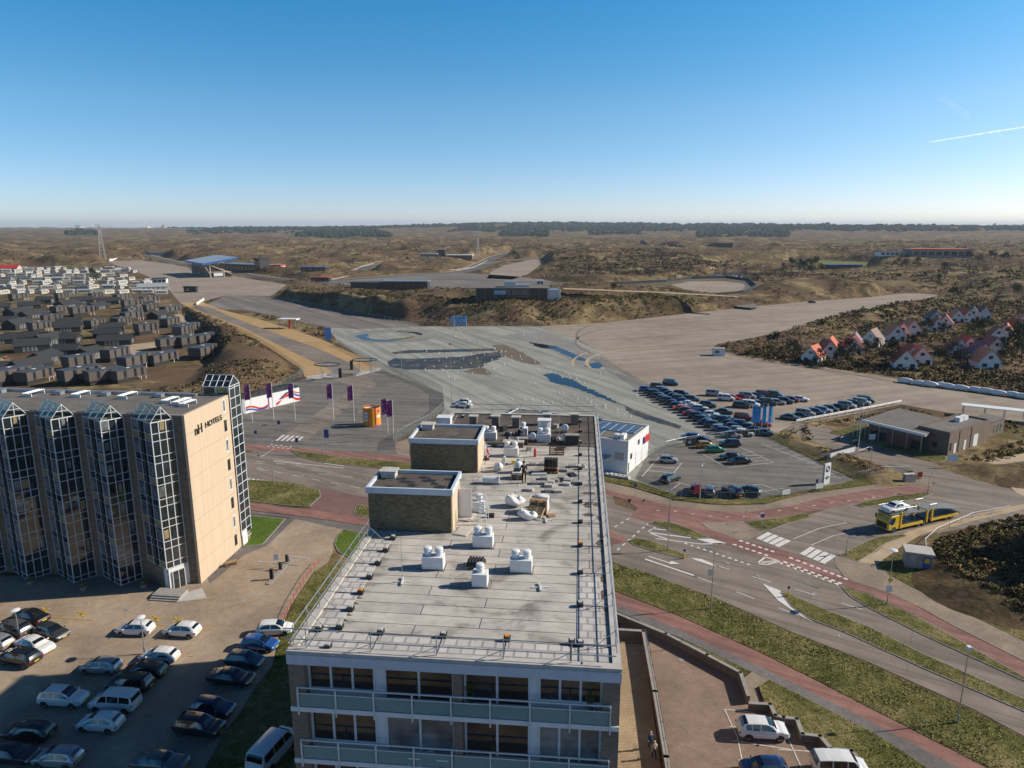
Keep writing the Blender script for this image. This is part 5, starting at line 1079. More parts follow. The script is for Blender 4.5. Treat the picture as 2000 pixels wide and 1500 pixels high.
M['solar'] = glass_mat('solar_cells', (0.012, 0.022, 0.06), .12)
solar(deal, 5.6, .8, 5, 5, dh + .05); solar(deal, .8, 6.4, 4, 3, dh + .05); solar(deal, 1.0, 12.5, 9, 5, dh + .05)
for y in (9.4, 11.2, 21.5): 
    mb = MB(); n = 10; R_ = 1.1
    for i in range(n):
        a, b_ = math.pi * i / n, math.pi * (i + 1) / n; mb.poly([(10.6 + R_ * math.cos(a), y, dh + R_ * .7 * math.sin(a)), (10.6 + R_ * math.cos(b_), y, dh + R_ * .7 * math.sin(b_)), (10.6 + R_ * math.cos(b_), y + 1.5, dh + R_ * .7 * math.sin(b_)), (10.6 + R_ * math.cos(a), y + 1.5, dh + R_ * .7 * math.sin(a))])
    o = mb.build('roof_dome', M['clear'], deal, fix=False); mb = MB()
    for i in range(0, n, 2): a = math.pi * i / n; mb.tube((10.6 + R_ * math.cos(a), y, dh + R_ * .7 * math.sin(a)), (10.6 + R_ * math.cos(a), y + 1.5, dh + R_ * .7 * math.sin(a)), .04, n=5)
    mb.build('rib', M['alu'], o)
mb = MB(); mb.bx(.8, 2.6, 1.2, 2.0, dh - .05, dh + .9); mb.bx(.9, 1.9, 2.4, 3.2, dh - .05, dh + .8); mb.build('roof_aircon', M['offwhite'], deal)
# street front (faces the yard): y<0 side, x along
mb = MB(); mb.bx(4.6, dlen - .6, -.06, -.021, .1, 3.4); o = mb.build('roller_door', M['offwhite'], deal); mb = MB(); [mb.bx(4.6, dlen - .6, -.075, -.061, z, z + .05) for z in (.9, 1.7, 2.5)]; mb.bx(8.2, 8.35, -.08, -.061, .1, 3.4); mb.build('rib', M['steel'], o)
for x, z0, z1 in ((1.6, 2.6, 3.7), (2.2, 2.6, 3.7), (5.9, 4.3, 5.3), (6.5, 4.3, 5.3), (dlen - 1.6, 4.0, 5.1), (.6, .2, 2.2)):
    mb = MB(); mb.bx(x - .22, x + .22, -.05, -.021, z0, z1); mb.build('window', M['glass'], deal)
mb = MB(); mb.bx(9.2, dlen - .3, -.35, -.03, 3.7, 5.0); o = mb.build('sign_box', M['red_paint'], deal); mb = MB(); mb.bx(9.0, 9.2, -.36, -.03, 3.7, 5.0); mb.build('side_panel', M['blue_paint'], o)
mb = MB(); mb.prism([(-2.5, 3.2), (0, 3.2), (0, 5.2), (-2.5, 5.2)], 3.1, 3.3); mb.bx(-.03, 0, .8, 2.6, 2.6, 4.2); mb.build('side_canopy', M['pconc'], deal)
mb = MB(); 
for x in range(3): mb.bx(-.04, -.021, 7 + x * 3, 8.6 + x * 3, 2.8, 4.4)
mb.build('window', M['glass'], deal)
mb = MB(); mb.prism([(-3.2, 9), (-2.0, 9), (-1.5, -1.2), (-2.8, -1.2)], 0.02, .5); [mb.bx(-2.6 + .3 * math.sin(i), -1.9, -1 + i * .8, -.6 + i * .8, .5, .62) for i in range(12)]; mb.build('garden_wall', M['pconc'], deal)
# ------------------------------------------------------------------ brown brick building on the right
B0 = G(1850, 890); bE = (G(1928, 862) - B0); bEl = bE.length; bE.normalize(); bN = Vector((-bE.y, bE.x, 0)); B_RZ = math.atan2(bE.y, bE.x); bh = ZT(B0, 848)
bb = thing('clubhouse', 'long low brown brick clubhouse with flat grey roofs, a glazed front and a dark lawn', 'clubhouse', (B0.x, B0.y, 0), B_RZ)
W2 = (G(1808, 868) - B0).dot(bN)
mb = MB(); mb.bx(0, bEl, 0, W2, 0, bh); mb.build('wall', M['brown_brick'], bb)
mb = MB(); mb.bx(-.02, bEl + .02, -.02, .3, bh - .05, bh + .35); mb.bx(-.02, bEl + .02, W2 - .3, W2, bh - .05, bh + .35); mb.bx(-.02, .3, .3, W2 - .3, bh - .05, bh + .35); mb.bx(bEl - .3, bEl + .02, .3, W2 - .3, bh - .05, bh + .35); mb.build('parapet', M['brown_brick'], bb)
mb = MB(); mb.bx(.3, bEl - .3, .3, W2 - .3, bh, bh + .04); mb.build('roof', M['roofgrey'], bb)
mb = MB(); mb.bx(bEl * .62, bEl * .72, W2 * .5, W2 * .68, bh + .04, bh + 1.0); mb.bx(bEl * .74, bEl * .84, W2 * .5, W2 * .68, bh + .04, bh + 1.0); mb.build('roof_aircon', M['offwhite'], bb)
for x, w_, h_ in ((.6, .7, 1.6), (2.3, .9, 2.1), (6.6, .9, 2.1), (10.8, 2.0, 2.6)):
    mb = MB(); mb.bx(x, x + w_, -.06, -.01, .05 if h_ > 2 else .9, (.05 if h_ > 2 else .9) + h_); mb.build('door', M['offwhite'] if h_ > 2 else M['glass'], bb)
mb = MB(); [mb.bx(x, x + .14, -.08, -.01, .1, bh) for x in (4.2, 9.4)]; mb.build('downpipe', M['dark'], bb)
for y in (2.2, 5.2): mb = MB(); mb.bx(-.06, -.01, y, y + .9, 1.2, 2.3); mb.build('window', M['glass'], bb)
HLX = (G(1755, 797) - B0).dot(bE); HLY = (G(1682, 822) - B0).dot(bN)
hw = MB(); zt_ = bh - .35
def LB(px, py, z=0): d = G(px, py, z) - Vector((B0.x, B0.y, z)); return (d.dot(bE), d.dot(bN))
q0, q1, q2, q3 = LB(1808, 849, zt_), LB(1684, 820, zt_), LB(1755, 797, zt_), LB(1858, 821, zt_)
mb = MB(); mb.prism([q0, q1, q2, q3], zt_ - .45, zt_ + .05); hall = mb.build('hall_roof', M['roofgrey'], bb)
mb = MB(); mb.prism(inset([q0, q1, q2, q3], 1.1), 0, zt_ - .46); mb.build('hall_wall', M['brown_brick'], bb)
mb = MB(); a, b_ = Vector((*q1, 0)), Vector((*q0, 0)); d = (b_ - a).normalized(); nI = Vector((-d.y, d.x, 0))
cI = (Vector((*q2, 0)) + Vector((*q3, 0))) / 2; nI = nI if (cI - a).dot(nI) > 0 else -nI
Ld = (b_ - a).length
for k in range(6):
    p = a + d * (1.6 + (Ld - 3) * k / 6 + Ld / 16) + nI * 1.04; mb = MB(); mb.box((p.x, p.y, 1.5), (Ld / 6 - .5, .1, 2.4), math.atan2(d.y, d.x)); w_ = mb.build('window', M['glass'] if k in (0, 1, 5) else M['redpanel'] if 'redpanel' in M else pm('red_brown_panel', (.16, .05, .04)), bb)
mb = MB()
for k in range(5): p = a + d * (.8 + (Ld - 1.6) * k / 4) + nI * .3; mb.tube((p.x, p.y, 0), (p.x, p.y, zt_ - .46), .08, n=8)
mb.build('pillar', M['steel'], bb)
p = a + d * Ld * .5 + nI * .12; mb = MB(); mb.box((p.x, p.y, zt_ - .2), (Ld, .3, .55), math.atan2(d.y, d.x)); mb.build('fascia', M['offwhite'], bb)
q4 = LB(1930, 862)
mb = MB(); x0 = bEl + 1.6; mb.bx(x0, x0 + 9, 1.2, W2 - 1, 0, bh - 1.2); mb.build('annex_wall', M['brown_brick'], bb); mb = MB(); mb.bx(x0 - .15, x0 + 9.15, 1.05, W2 - .85, bh - 1.2, bh - 1.0); mb.build('annex_roof', M['roofgrey'], bb)
mb = MB(); [mb.bx(x0 + 4 + k * 1.6, x0 + 4.9 + k * 1.6, 1.13, 1.19, .8, 2.4) for k in range(3)]; mb.build('window', M['glass2'], bb)
sh = G(1960, 818); t = thing('bike_shelter', 'long shelter with pale curved roof behind the brown clubhouse', 'shelter', sh, R(-30)); mb = MB(); mb.bx(-9, 9, -1.6, 1.6, 2.5, 2.65); mb.build('roof', M['offwhite'], t); mb = MB(); [mb.tube((x, y, 0), (x, y, 2.5), .06) for x in (-8.5, -4, 0, 4, 8.5) for y in (-1.4, 1.4)]; mb.build('post', M['dark'], t)
# ------------------------------------------------------------------ black timber race building on the bank
rb = GT(1000, 591); rbz = HZ(0, rb.y + 6)
rb = thing('race_centre', 'dark glazed two-storey race building with rooftop plant standing on the grassy bank', 'building', (G(999, 590, 8.6).x, G(999, 590, 8.6).y, 7.2), R(-1))
wv = (G(1069, 590, 8.6).x - G(930, 590, 8.6).x) / 2
mb = MB(); mb.bx(-wv, wv, 0, 14, 0, 8.2); mb.build('wall', M['dark'], rb)
mb = MB(); mb.bx(-wv - 3, wv + 1.5, -1, 15, 8.2, 8.6); mb.build('roof', M['roofgrey'], rb)
for k in range(8):
    for z in (1.6, 4.9):
        mb = MB(); x = -wv + 2 * wv * k / 8; mb.bx(x + .3, x + 2 * wv / 8 - .3, -.12, -.01, z, z + 2.8); o = mb.build('window', M['glass'] if k in (2, 3, 4, 5) else pm('brown_slats', (.06, .035, .025)), rb)
        mb = MB(); mb.bx(x + .15, x + .3, -.2, -.01, 1.2, 8.2); mb.build('frame', M['steel'], o)
mb = MB(); mb.bx(wv * -.2, wv * .12, 2, 9, 8.6, 11.4); mb.bx(wv * .14, wv * .5, 3, 9, 8.6, 9.8); mb.build('roof_plant', M['steel'], rb)
mb = MB(); mb.bx(wv + .2, wv + 6, 2, 12, 0, 7.4); [mb.tube((wv + 6.5, y, 0), (wv + 6.5, y, 8), .2) for y in (1, 7, 13)]; mb.build('side_frame', M['steel'], rb)
mb = MB(); mb.bx(-wv * .48, -wv * .16, -.3, -.13, 5.4, 7.2); mb.build('sign_panel', pm('pale_blue_sign', (.25, .45, .6)), rb)
# ================================================================== VEHICLES
def car_paint(name, col, metal=.25):
    m, nt, b = newmat('paint_' + name); v = objc(nt); n = noise(nt, v, 1.2, 3); r = ramp(nt, [(.3, tuple(c * .93 for c in col)), (.7, tuple(min(1, c * 1.05) for c in col))]); nt.links.new(n.outputs['Fac'], r.inputs[0]); nt.links.new(r.outputs[0], b.inputs['Base Color'])
    b.inputs['Roughness'].default_value = .32; b.inputs['Metallic'].default_value = metal; b.inputs['Coat Weight'].default_value = 1; b.inputs['Coat Roughness'].default_value = .04; return m
PAINT = {k: car_paint(k, c, m) for k, c, m in (('white', (.72, .72, .71), 0), ('cream', (.62, .58, .5), 0), ('silver', (.42, .42, .42), .5), ('grey', (.13, .135, .14), .4), ('darkgrey', (.055, .058, .062), .4), ('black', (.012, .012, .014), .1), ('blue', (.02, .09, .30), .3), ('deepblue', (.012, .03, .10), .3), ('teal', (.02, .07, .11), .3), ('darkgreen', (.02, .035, .025), .3), ('red', (.45, .02, .02), .1), ('darkred', (.16, .015, .02), .2), ('orange', (.8, .16, .01), .1), ('gold', (.50, .27, .03), .4), ('green', (.02, .19, .09), .3), ('bronze', (.27, .22, .17), .4), ('palegrey', (.35, .36, .36), .3))}
M['tyre'] = pm('tyre_rubber', (.02, .02, .021), .85); M['rim'] = pm('alloy_rim', (.34, .35, .36), .35, .8); M['carglass'] = glass_mat('car_glass', (.006, .008, .010), .03)
M['lamp'] = pm('headlamp', (.6, .62, .65), .12, .2); M['tail'] = pm('tail_lamp', (.42, .012, .012), .2); M['plate'] = pm('yellow_number_plate', (.8, .52, .03), .5); M['trim'] = pm('black_trim', (.02, .02, .021), .6)
# stations along the length: (x from rear bumper 0..1, z_low, z_belt, z_top, half-width factor, roof width factor)
CARS = {
 'hatch':  dict(L=4.1, W=1.76, st=[(0, .42, .62, .66, .80, .74), (.02, .28, .78, .90, .92, .74), (.06, .24, .88, 1.12, .97, .72), (.13, .22, .92, 1.40, .99, .70), (.22, .20, .93, 1.48, 1, .70), (.40, .19, .92, 1.50, 1, .70), (.54, .19, .90, 1.46, 1, .69), (.62, .19, .89, 1.30, 1, .71), (.70, .19, .87, 1.05, 1, .76), (.75, .19, .86, .93, .99, .84), (.86, .20, .80, .84, .97, .80), (.95, .22, .68, .72, .92, .72), (.985, .26, .58, .62, .84, .66), (1, .34, .50, .54, .74, .60)], wb=(.195, .81), R=.315),
 'suv':    dict(L=4.55, W=1.85, st=[(0, .46, .72, .76, .82, .76), (.015, .34, .90, 1.02, .93, .76), (.05, .30, 1.0, 1.28, .97, .74), (.10, .27, 1.04, 1.56, .99, .72), (.18, .25, 1.05, 1.66, 1, .72), (.40, .24, 1.04, 1.69, 1, .72), (.54, .24, 1.03, 1.65, 1, .71), (.62, .24, 1.02, 1.46, 1, .73), (.69, .24, 1.0, 1.18, 1, .78), (.73, .24, .99, 1.06, .99, .86), (.86, .25, .94, .99, .98, .82), (.95, .27, .84, .88, .93, .76), (.985, .32, .72, .76, .86, .7), (1, .42, .6, .64, .78, .64)], wb=(.185, .80), R=.355),
 'sedan':  dict(L=4.75, W=1.83, st=[(0, .44, .64, .68, .80, .72), (.02, .30, .80, .86, .92, .76), (.08, .24, .89, .95, .97, .80), (.16, .22, .92, 1.02, .99, .76), (.22, .21, .93, 1.20, 1, .70), (.31, .2, .93, 1.40, 1, .68), (.45, .19, .92, 1.45, 1, .68), (.56, .19, .90, 1.38, 1, .68), (.63, .19, .89, 1.18, 1, .71), (.70, .19, .87, .96, 1, .78), (.73, .19, .86, .91, .99, .84), (.86, .20, .80, .84, .97, .80), (.95, .22, .70, .74, .92, .74), (.985, .26, .60, .64, .85, .68), (1, .34, .50, .54, .75, .62)], wb=(.205, .80), R=.325),
 'estate': dict(L=4.65, W=1.82, st=[(0, .44, .66, .70, .80, .74), (.02, .30, .84, .96, .92, .74), (.06, .25, .92, 1.22, .97, .72), (.11, .23, .95, 1.42, .99, .70), (.20, .21, .95, 1.49, 1, .70), (.42, .2, .94, 1.50, 1, .70), (.55, .19, .92, 1.44, 1, .69), (.62, .19, .91, 1.26, 1, .71), (.69, .19, .89, 1.03, 1, .77), (.73, .19, .87, .94, .99, .84), (.86, .20, .82, .86, .97, .80), (.95, .22, .71, .75, .92, .74), (.985, .26, .60, .64, .85, .68), (1, .34, .5, .54, .75, .62)], wb=(.195, .80), R=.325),
 'van':    dict(L=4.7, W=1.85, st=[(0, .42, .80, .86, .90, .84), (.01, .30, 1.0, 1.2, .96, .82), (.03, .27, 1.06, 1.6, .98, .82), (.06, .25, 1.08, 1.80, .99, .82), (.2, .24, 1.08, 1.86, 1, .82), (.5, .23, 1.07, 1.87, 1, .81), (.62, .23, 1.05, 1.80, 1, .80), (.70, .23, 1.04, 1.56, 1, .80), (.78, .23, 1.02, 1.25, 1, .82), (.83, .24, 1.0, 1.08, .99, .86), (.91, .25, .92, .97, .96, .8), (.965, .28, .78, .82, .9, .74), (.99, .32, .66, .7, .84, .68), (1, .42, .56, .6, .78, .62)], wb=(.17, .80), R=.325),
}
def interp_st(st, n=46):
    xs = [s[0] for s in st]; out = []
    X = sorted(set([round(k / n, 4) for k in range(n + 1)] + xs))
    for x in X: out.append([x] + [float(np.interp(x, xs, [s[k] for s in st])) for k in range(1, 6)])
    return out
def make_car(kind, full=True):
    D = dict(CARS[kind]); D['st'] = [(s[0] + (.055 if .6 < s[0] < .78 else .025 if .5 < s[0] < .6 else 0), s[1], s[2] + (.05 if .84 < s[0] < .97 else 0), s[3] + (.06 if .84 < s[0] < .97 else 0)) + s[4:] for s in D['st'] if kind != 'van' or s[0] < .64 or s[0] > .69 or 1]; Ln, W = D['L'], D['W']; hw = W / 2; st = interp_st(D['st'])
    root = thing('parked_car', 'x', 'car')
    def sec(s, off=0.0):
        x, zl, zb, zt, wf, rf = s; w_ = hw * wf + off; r_ = min(w_, hw * rf) + off * .6; X = (x - .5) * Ln
        zt = max(zt, zb + .02); cab = min(1, max(0, (zt - zb - .06) / .3))
        pts = [(0, zl), (w_ * .82, zl), (w_ * .95, zl + .08), (w_, zl + (zb - zl) * .35), (w_ * 1.005, zl + (zb - zl) * .62), (w_ * .985, zb - .07), (w_ * (.955), zb)]
        sh = w_ * .955; pts += [(sh + (r_ - sh) * (.0 if cab < .05 else .55) if cab > .05 else sh * .96, zb + (zt - zb) * .5), (r_ if cab > .05 else sh * .88, zt - .045 * (1 if cab > .05 else .3)), (r_ * .86 if cab > .05 else sh * .7, zt - .006), (0, zt + .012)]
        return X, pts
    mb = MB(); secs = [sec(s) for s in st]; npt = 11; ring = 2 * npt - 2
    for X, pts in secs:
        full_ = [(y, z) for y, z in pts] + [(-y, z) for y, z in reversed(pts[1:-1])]
        mb.v += [(X, y, z) for y, z in full_]
    for i in range(len(secs) - 1):
        for j in range(ring): k = (j + 1) % ring; mb.face((i * ring + j, (i + 1) * ring + j, (i + 1) * ring + k, i * ring + k))
    mb.face(list(range(ring))); mb.face([(len(secs) - 1) * ring + j for j in reversed(range(ring))])
    body = smooth_by_angle(mb.build('body', PAINT['white'], root), 40); body['paint'] = 1
    # windows: strips a few mm proud of the cabin skin
    def at(x, off=.006): return sec([x] + [float(np.interp(x, [s[0] for s in D['st']], [s[k] for s in D['st']])) for k in range(1, 6)], off)
    def lerp(a, b, t): return (a[0] + (b[0] - a[0]) * t, a[1] + (b[1] - a[1]) * t)
    def strip(x0, x1, jl, jh, t0, t1, side, n=6, name='side_window', cut0=0, cut1=0):
        g = MB(); pr = None
        for q in range(n + 1):
            f = q / n; X, P = at(x0 + (x1 - x0) * f)
            t1q = t1 - cut0 * max(0, 1 - f * 2.2) - cut1 * max(0, 1 - (1 - f) * 2.2)
            def pt(t):   # t in 0..1 from belt (6) over 7 to 8
                u = t * 2; a = lerp(P[6], P[7], u) if u <= 1 else lerp(P[7], P[8], u - 1); return (X, side * (a[0] + .004), a[1])
            cur = [pt(t0 + (t1q - t0) * w_) for w_ in (0, .5, 1)]
            if pr: [g.poly([pr[w_], cur[w_], cur[w_ + 1], pr[w_ + 1]]) for w_ in (0, 1)]
            pr = cur
        return g
    xs = [s[0] for s in D['st']]; zt = [s[3] - s[2] for s in D['st']]
    cab = [x for x, d in zip(xs, zt) if d > .3]; c0, c1 = cab[0], cab[-1]
    ws = [x for x, d in zip(xs, zt) if d > .12 and x > .5][-1]      # foot of the windscreen
    rs = [x for x, d in zip(xs, zt) if d > .12 and x < .5][0]
    mid = (c0 + c1) / 2 + .03
    for side in (1, -1):
        w_ = MB()
        if kind == 'van': spans = [(c0 + .03, c0 + .25), (c0 + .27, mid + .12), (mid + .14, ws - .02)]
        elif kind in ('estate', 'suv'): spans = [(c0 + .03, c0 + .14), (c0 + .16, mid - .01), (mid + .01, ws - .02)]
        else: spans = [(c0 + .02, mid - .01), (mid + .01, ws - .02)]
        for i, (a, b_) in enumerate(spans):
            g = strip(a, b_, 0, 0, .12, .92, side, cut0=.45 if i == 0 and kind in ('sedan', 'hatch') else 0, cut1=.62 if i == len(spans) - 1 else 0)
            k = len(w_.v); w_.v += g.v; w_.f += [tuple(k + q for q in f) for f in g.f]; w_.m += g.m
        w_.build('side_window', M['carglass'], root, fix=False)
    def screen(x0, x1, name, n=12):
        g = MB(); pr = None
        for q in range(n + 1):
            X, P = at(x0 + (x1 - x0) * q / n, .0); zc = P[10][1]; cur = [(X, y, z + .022) for y, z in ((-P[8][0] * .93, P[8][1] + .004), (-P[9][0] * .9, P[9][1] + .002), (0, zc), (P[9][0] * .9, P[9][1] + .002), (P[8][0] * .93, P[8][1] + .004))]
            if pr: [g.poly([pr[k], cur[k], cur[k + 1], pr[k + 1]]) for k in range(4)]
            pr = cur
        g.build(name, M['carglass'], root, fix=False)
    top1 = [x for x, s in zip(xs, D['st']) if s[3] > max(q[3] for q in D['st']) - .08][-1]; top0 = [x for x, s in zip(xs, D['st']) if s[3] > max(q[3] for q in D['st']) - .12][0]
    screen(top1 + .01, ws + .005, 'windscreen'); screen(rs, top0 - .01, 'rear_window')
    wl = MB()
    for f in D['wb']:
        for side in (1, -1):
            x = (f - .5) * Ln; y = side * (hw - .11); Rr = D['R']; t = MB()
            t.lathe([(Rr * .62, -.1), (Rr * .93, -.1), (Rr, -.06), (Rr, .06), (Rr * .93, .1), (Rr * .62, .1)], n=18)
            t.v = [(x + a, y + side * c, Rr + b_) for a, b_, c in t.v]; wo = t.build('wheel', M['tyre'], root)
            if full:
                r_ = MB(); r_.lathe([(Rr * .66, .085), (Rr * .6, .108), (.05, .095)], n=10); r_.v = [(x + a, y + side * c, Rr + b_) for a, b_, c in r_.v]; r_.build('rim', M['rim'], wo)
                a_ = MB(); n = 16; pts = [(x + (Rr + .055) * math.cos(q * math.pi / n), Rr + (Rr + .055) * math.sin(q * math.pi / n)) for q in range(n + 1)]
                sd_ = at(f, .004)[1]; ymax = max(p[0] for p in sd_[2:6]); a_.poly([(px_, side * (ymax + .002), max(pz, .16)) for px_, pz in pts]); a_.build('wheel_arch', M['trim'], root, fix=False)
    if full:
        for side in (1, -1):
            X, P = at(.945); y0, z0 = P[5]; q = MB(); q.box((X + .06, side * y0 * .86, z0 - .03), (.22, .30, .11), -side * .5); q.build('headlight', M['lamp'], root)
            X, P = at(.02); y0, z0 = P[5]; q = MB(); q.box((X - .0, side * y0 * .88, z0 - .02), (.12, .24, .2), side * .35); q.build('taillight', M['tail'], root)
            X, P = at(ws - .03); q = MB(); q.box((X, side * (P[6][0] + .12), P[6][1] + .06), (.12, .2, .13), 0); m_ = bevel(q.build('mirror', PAINT['white'], root), .03); m_['paint'] = 1
        q = MB(); q.bx(-Ln / 2 - .025, -Ln / 2 + .1, -.26, .26, .6, .71); q.build('number_plate', M['plate'], root); q = MB(); q.bx(Ln / 2 - .1, Ln / 2 + .02, -.26, .26, .40, .5); q.build('number_plate', M['plate'], root)
        q = MB(); q.bx(Ln / 2 - .14, Ln / 2 - .005, -hw * .55, hw * .55, .27, .38); q.build('grille', M['trim'], root)
    return hide_proto(root)
CARP = {k: make_car(k) for k in CARS}
def put_car(kind, color, p, deg, label, group=None, scale=None, cat='car'):
    return dup(CARP[kind], p, R(deg), label, group, cat, PAINT[color], scale)
g1 = 'cars parked in front of the hotel'
# (kind, paint, photo pixel of the footprint centre, heading degrees, label)
LOT = [
 ('hatch', 'white', (266, 1236), 177, 'white hatchback behind a lamp post, left of its white twin near the yellow crosses'),
 ('hatch', 'white', (357, 1239), 173, 'white hatchback nearest the hotel steps, with yellow cross marks behind it'),
 ('hatch', 'white', (313, 1290), 172, 'white hatchback beside the foot of a lamp post, above a dark green car'),
 ('hatch', 'silver', (200, 1310), 174, 'silver hatchback with a black roof panel, alone in the middle of the car park'),
 ('estate', 'darkgreen', (283, 1320), 174, 'dark green car with a glass roof between a white hatchback and a black one'),
 ('suv', 'black', (256, 1346), 174, 'black car behind the white people carrier, half in the building shadow'),
 ('suv', 'white', (126, 1373), -5, 'white sport utility car facing right in the building shadow'),
 ('van', 'white', (226, 1382), 174, 'white people carrier with roof rails in the building shadow'),
 ('hatch', 'white', (198, 1421), 175, 'white five-door car parked in front of the white people carrier'),
 ('estate', 'black', (57, 1440), 175, 'black estate in deep shadow left of the white five-door car'),
 ('hatch', 'silver', (116, 1490), 175, 'silver hatchback at the very bottom of the car park shadow'),
 ('estate', 'black', (22, 1484), -5, 'dark car at the bottom left corner of the car park'),
 ('sedan', 'black', (62, 1212), 158, 'black sports coupe at the far end of the left group, near a lamp post'),
 ('suv', 'grey', (28, 1238), 160, 'grey sport utility car with pale bumper right behind the lamp post of the left group'),
 ('hatch', 'darkgrey', (102, 1243), -20, 'dark grey hatchback facing right at the edge of the left group'),
 ('sedan', 'white', (70, 1268), -22, 'white coupe with a black glass roof facing right'),
 ('suv', 'black', (40, 1294), 166, 'black sport utility car with red tail lights in front of the white coupe'),
 ('hatch', 'silver', (-6, 1262), 162, 'silver car cut by the left photo edge beside the grey sport utility car'),
 ('hatch', 'white', (537, 1236), 6, 'white car at the head of the row beside the apartment block'),
 ('hatch', 'blue', (508, 1266), -8, 'bright blue small car behind the white one beside the apartment block'),
 ('hatch', 'teal', (479, 1298), -10, 'dark teal hatchback third in the row beside the apartment block'),
 ('sedan', 'black', (452, 1332), -10, 'black saloon half in shadow beside the apartment block grass'),
 ('hatch', 'deepblue', (417, 1392), -10, 'blue car fully in shadow beside the apartment block grass'),
 ('suv', 'black', (390, 1430), -10, 'black sport utility car in shadow nearest the camera beside the grass'),
 ('sedan', 'grey', (315, 1500), -6, 'dark saloon cut by the bottom edge of the car park'),
]
for kind, col, px, deg, lb in LOT: put_car(kind, col, G(*px, Z0), deg, lb, g1)
put_car('suv', 'white', G(1488, 1436, Z0), -4, 'white sport utility car parked in the walled court', None)
put_car('hatch', 'deepblue', G(1492, 1512, Z0), 178, 'dark blue car cut by the bottom edge of the walled court', None)
put_car('van', 'white', G(1640, 1510, Z0), -3, 'white van roof at the bottom edge of the walled court', None, None, 'van')
put_car('van', 'white', G(536, 1476, Z0), 72, 'white van in shadow at the foot of the apartment block', None, 1.15, 'van')
g2 = 'cars parked in the display yard'
YARD = [('hatch', 'silver', (1304, 903), -8, 'silver hatchback with black roof nearest the white showroom'), ('estate', 'black', (1309, 940), 40, 'black car parked at an angle below the silver hatchback'),
 ('suv', 'darkred', (1358, 962), 70, 'dark red sport utility car at the yard fence beside the red banner'), ('estate', 'grey', (1387, 964), 72, 'grey car between the dark red and the black car at the yard fence'), ('suv', 'black', (1430, 966), 110, 'black sport utility car third along the yard fence'), ('estate', 'darkgreen', (1462, 964), 140, 'dark estate at the right end of the yard fence row'),
 ('hatch', 'gold', (1378, 874), 8, 'gold hatchback at the top of the marked bays'), ('hatch', 'green', (1396, 883), 8, 'green hatchback below the gold one'), ('suv', 'black', (1425, 872), 178, 'black sport utility car alone at the top of the marked bays'), ('sedan', 'black', (1428, 897), -170, 'black saloon behind another black saloon in the marked bays'), ('sedan', 'black', (1444, 905), -170, 'black saloon in front at the lower end of the marked bays'),
 ('hatch', 'blue', (1348, 858), 175, 'bright blue hatchback outside the sliding gate'), ('sedan', 'deepblue', (1366, 864), 172, 'dark saloon half hidden behind the sliding gate panel')]
for kind, col, px, deg, lb in YARD: put_car(kind, col, G(*px, Z0), deg, lb, g2)
# long display rows beyond the yard fence
rnd = random.Random(12)
def row(pts, specs, deg, group, tpl, jit=3):
    n = len(specs); P_ = [G(*p, Z0) for p in pts]; cum = [0]
    for a, b_ in zip(P_, P_[1:]): cum.append(cum[-1] + (b_ - a).length)
    for i, s_ in enumerate(specs):
        kind, col = s_.split('/'); d = cum[-1] * i / max(1, n - 1); k = max([q for q in range(len(cum) - 1) if cum[q] <= d + 1e-6] or [0]); p = P_[k].lerp(P_[k + 1], (d - cum[k]) / (cum[k + 1] - cum[k])) if len(P_) > 1 else P_[0]
        nm = {'hatch': 'hatchback', 'suv': 'sport utility car', 'sedan': 'saloon', 'estate': 'estate', 'van': 'van'}[kind]; cn = {'darkgrey': 'dark grey', 'palegrey': 'pale grey', 'deepblue': 'dark blue', 'darkred': 'dark red', 'darkgreen': 'dark green'}.get(col, col)
        put_car(kind, col, p, deg + rnd.uniform(-jit, jit), tpl.format(c=cn, k=nm, o=ordw(i)), group)
row([(1264, 764), (1330, 800), (1400, 838), (1428, 854)], ['estate/blue', 'hatch/darkgrey', 'suv/black', 'estate/darkgrey', 'hatch/grey', 'suv/darkgrey', 'sedan/black', 'hatch/deepblue', 'sedan/orange', 'hatch/black', 'sedan/red', 'suv/darkgreen', 'estate/black', 'sedan/deepblue', 'suv/darkgrey', 'hatch/silver', 'suv/teal', 'sedan/silver'], -12, 'front display row of cars', '{c} {k}, {o} from the far end of the front display row')
row([(1285, 760), (1350, 795), (1420, 828), (1452, 851)], ['van/darkgreen', 'estate/silver', 'hatch/darkgrey', 'sedan/black', 'hatch/deepblue', 'suv/grey', 'hatch/blue', 'sedan/white', 'sedan/white', 'suv/white', 'sedan/deepblue', 'hatch/white', 'sedan/white', 'suv/teal', 'sedan/black', 'hatch/darkgrey', 'hatch/silver', 'suv/white'], -12, 'second display row of cars', '{c} {k}, {o} from the far end of the second display row')
row([(1330, 772), (1358, 788), (1385, 796), (1413, 808)], ['estate/black', 'suv/darkgrey', 'suv/darkgreen', 'sedan/darkgreen'], -20, 'loose third display row', 'dark {k}, {o} from the far end of the loose third display row')
row([(1420, 823), (1445, 832), (1490, 850)], ['sedan/teal', 'sedan/black', 'suv/deepblue', 'hatch/black', 'sedan/darkgrey', 'suv/teal'], -12, 'near end cluster of the display rows', '{c} {k}, {o} in the near cluster at the display fence')
row([(1310, 752)], ['van/teal'], -25, None, 'dark van standing last at the far end of the display rows')
row([(1395, 773), (1418, 782)], ['van/palegrey', 'van/white'], -22, 'cars on the gravel lot', '{c} delivery {k}, {o} at the left end of the gravel lot group')
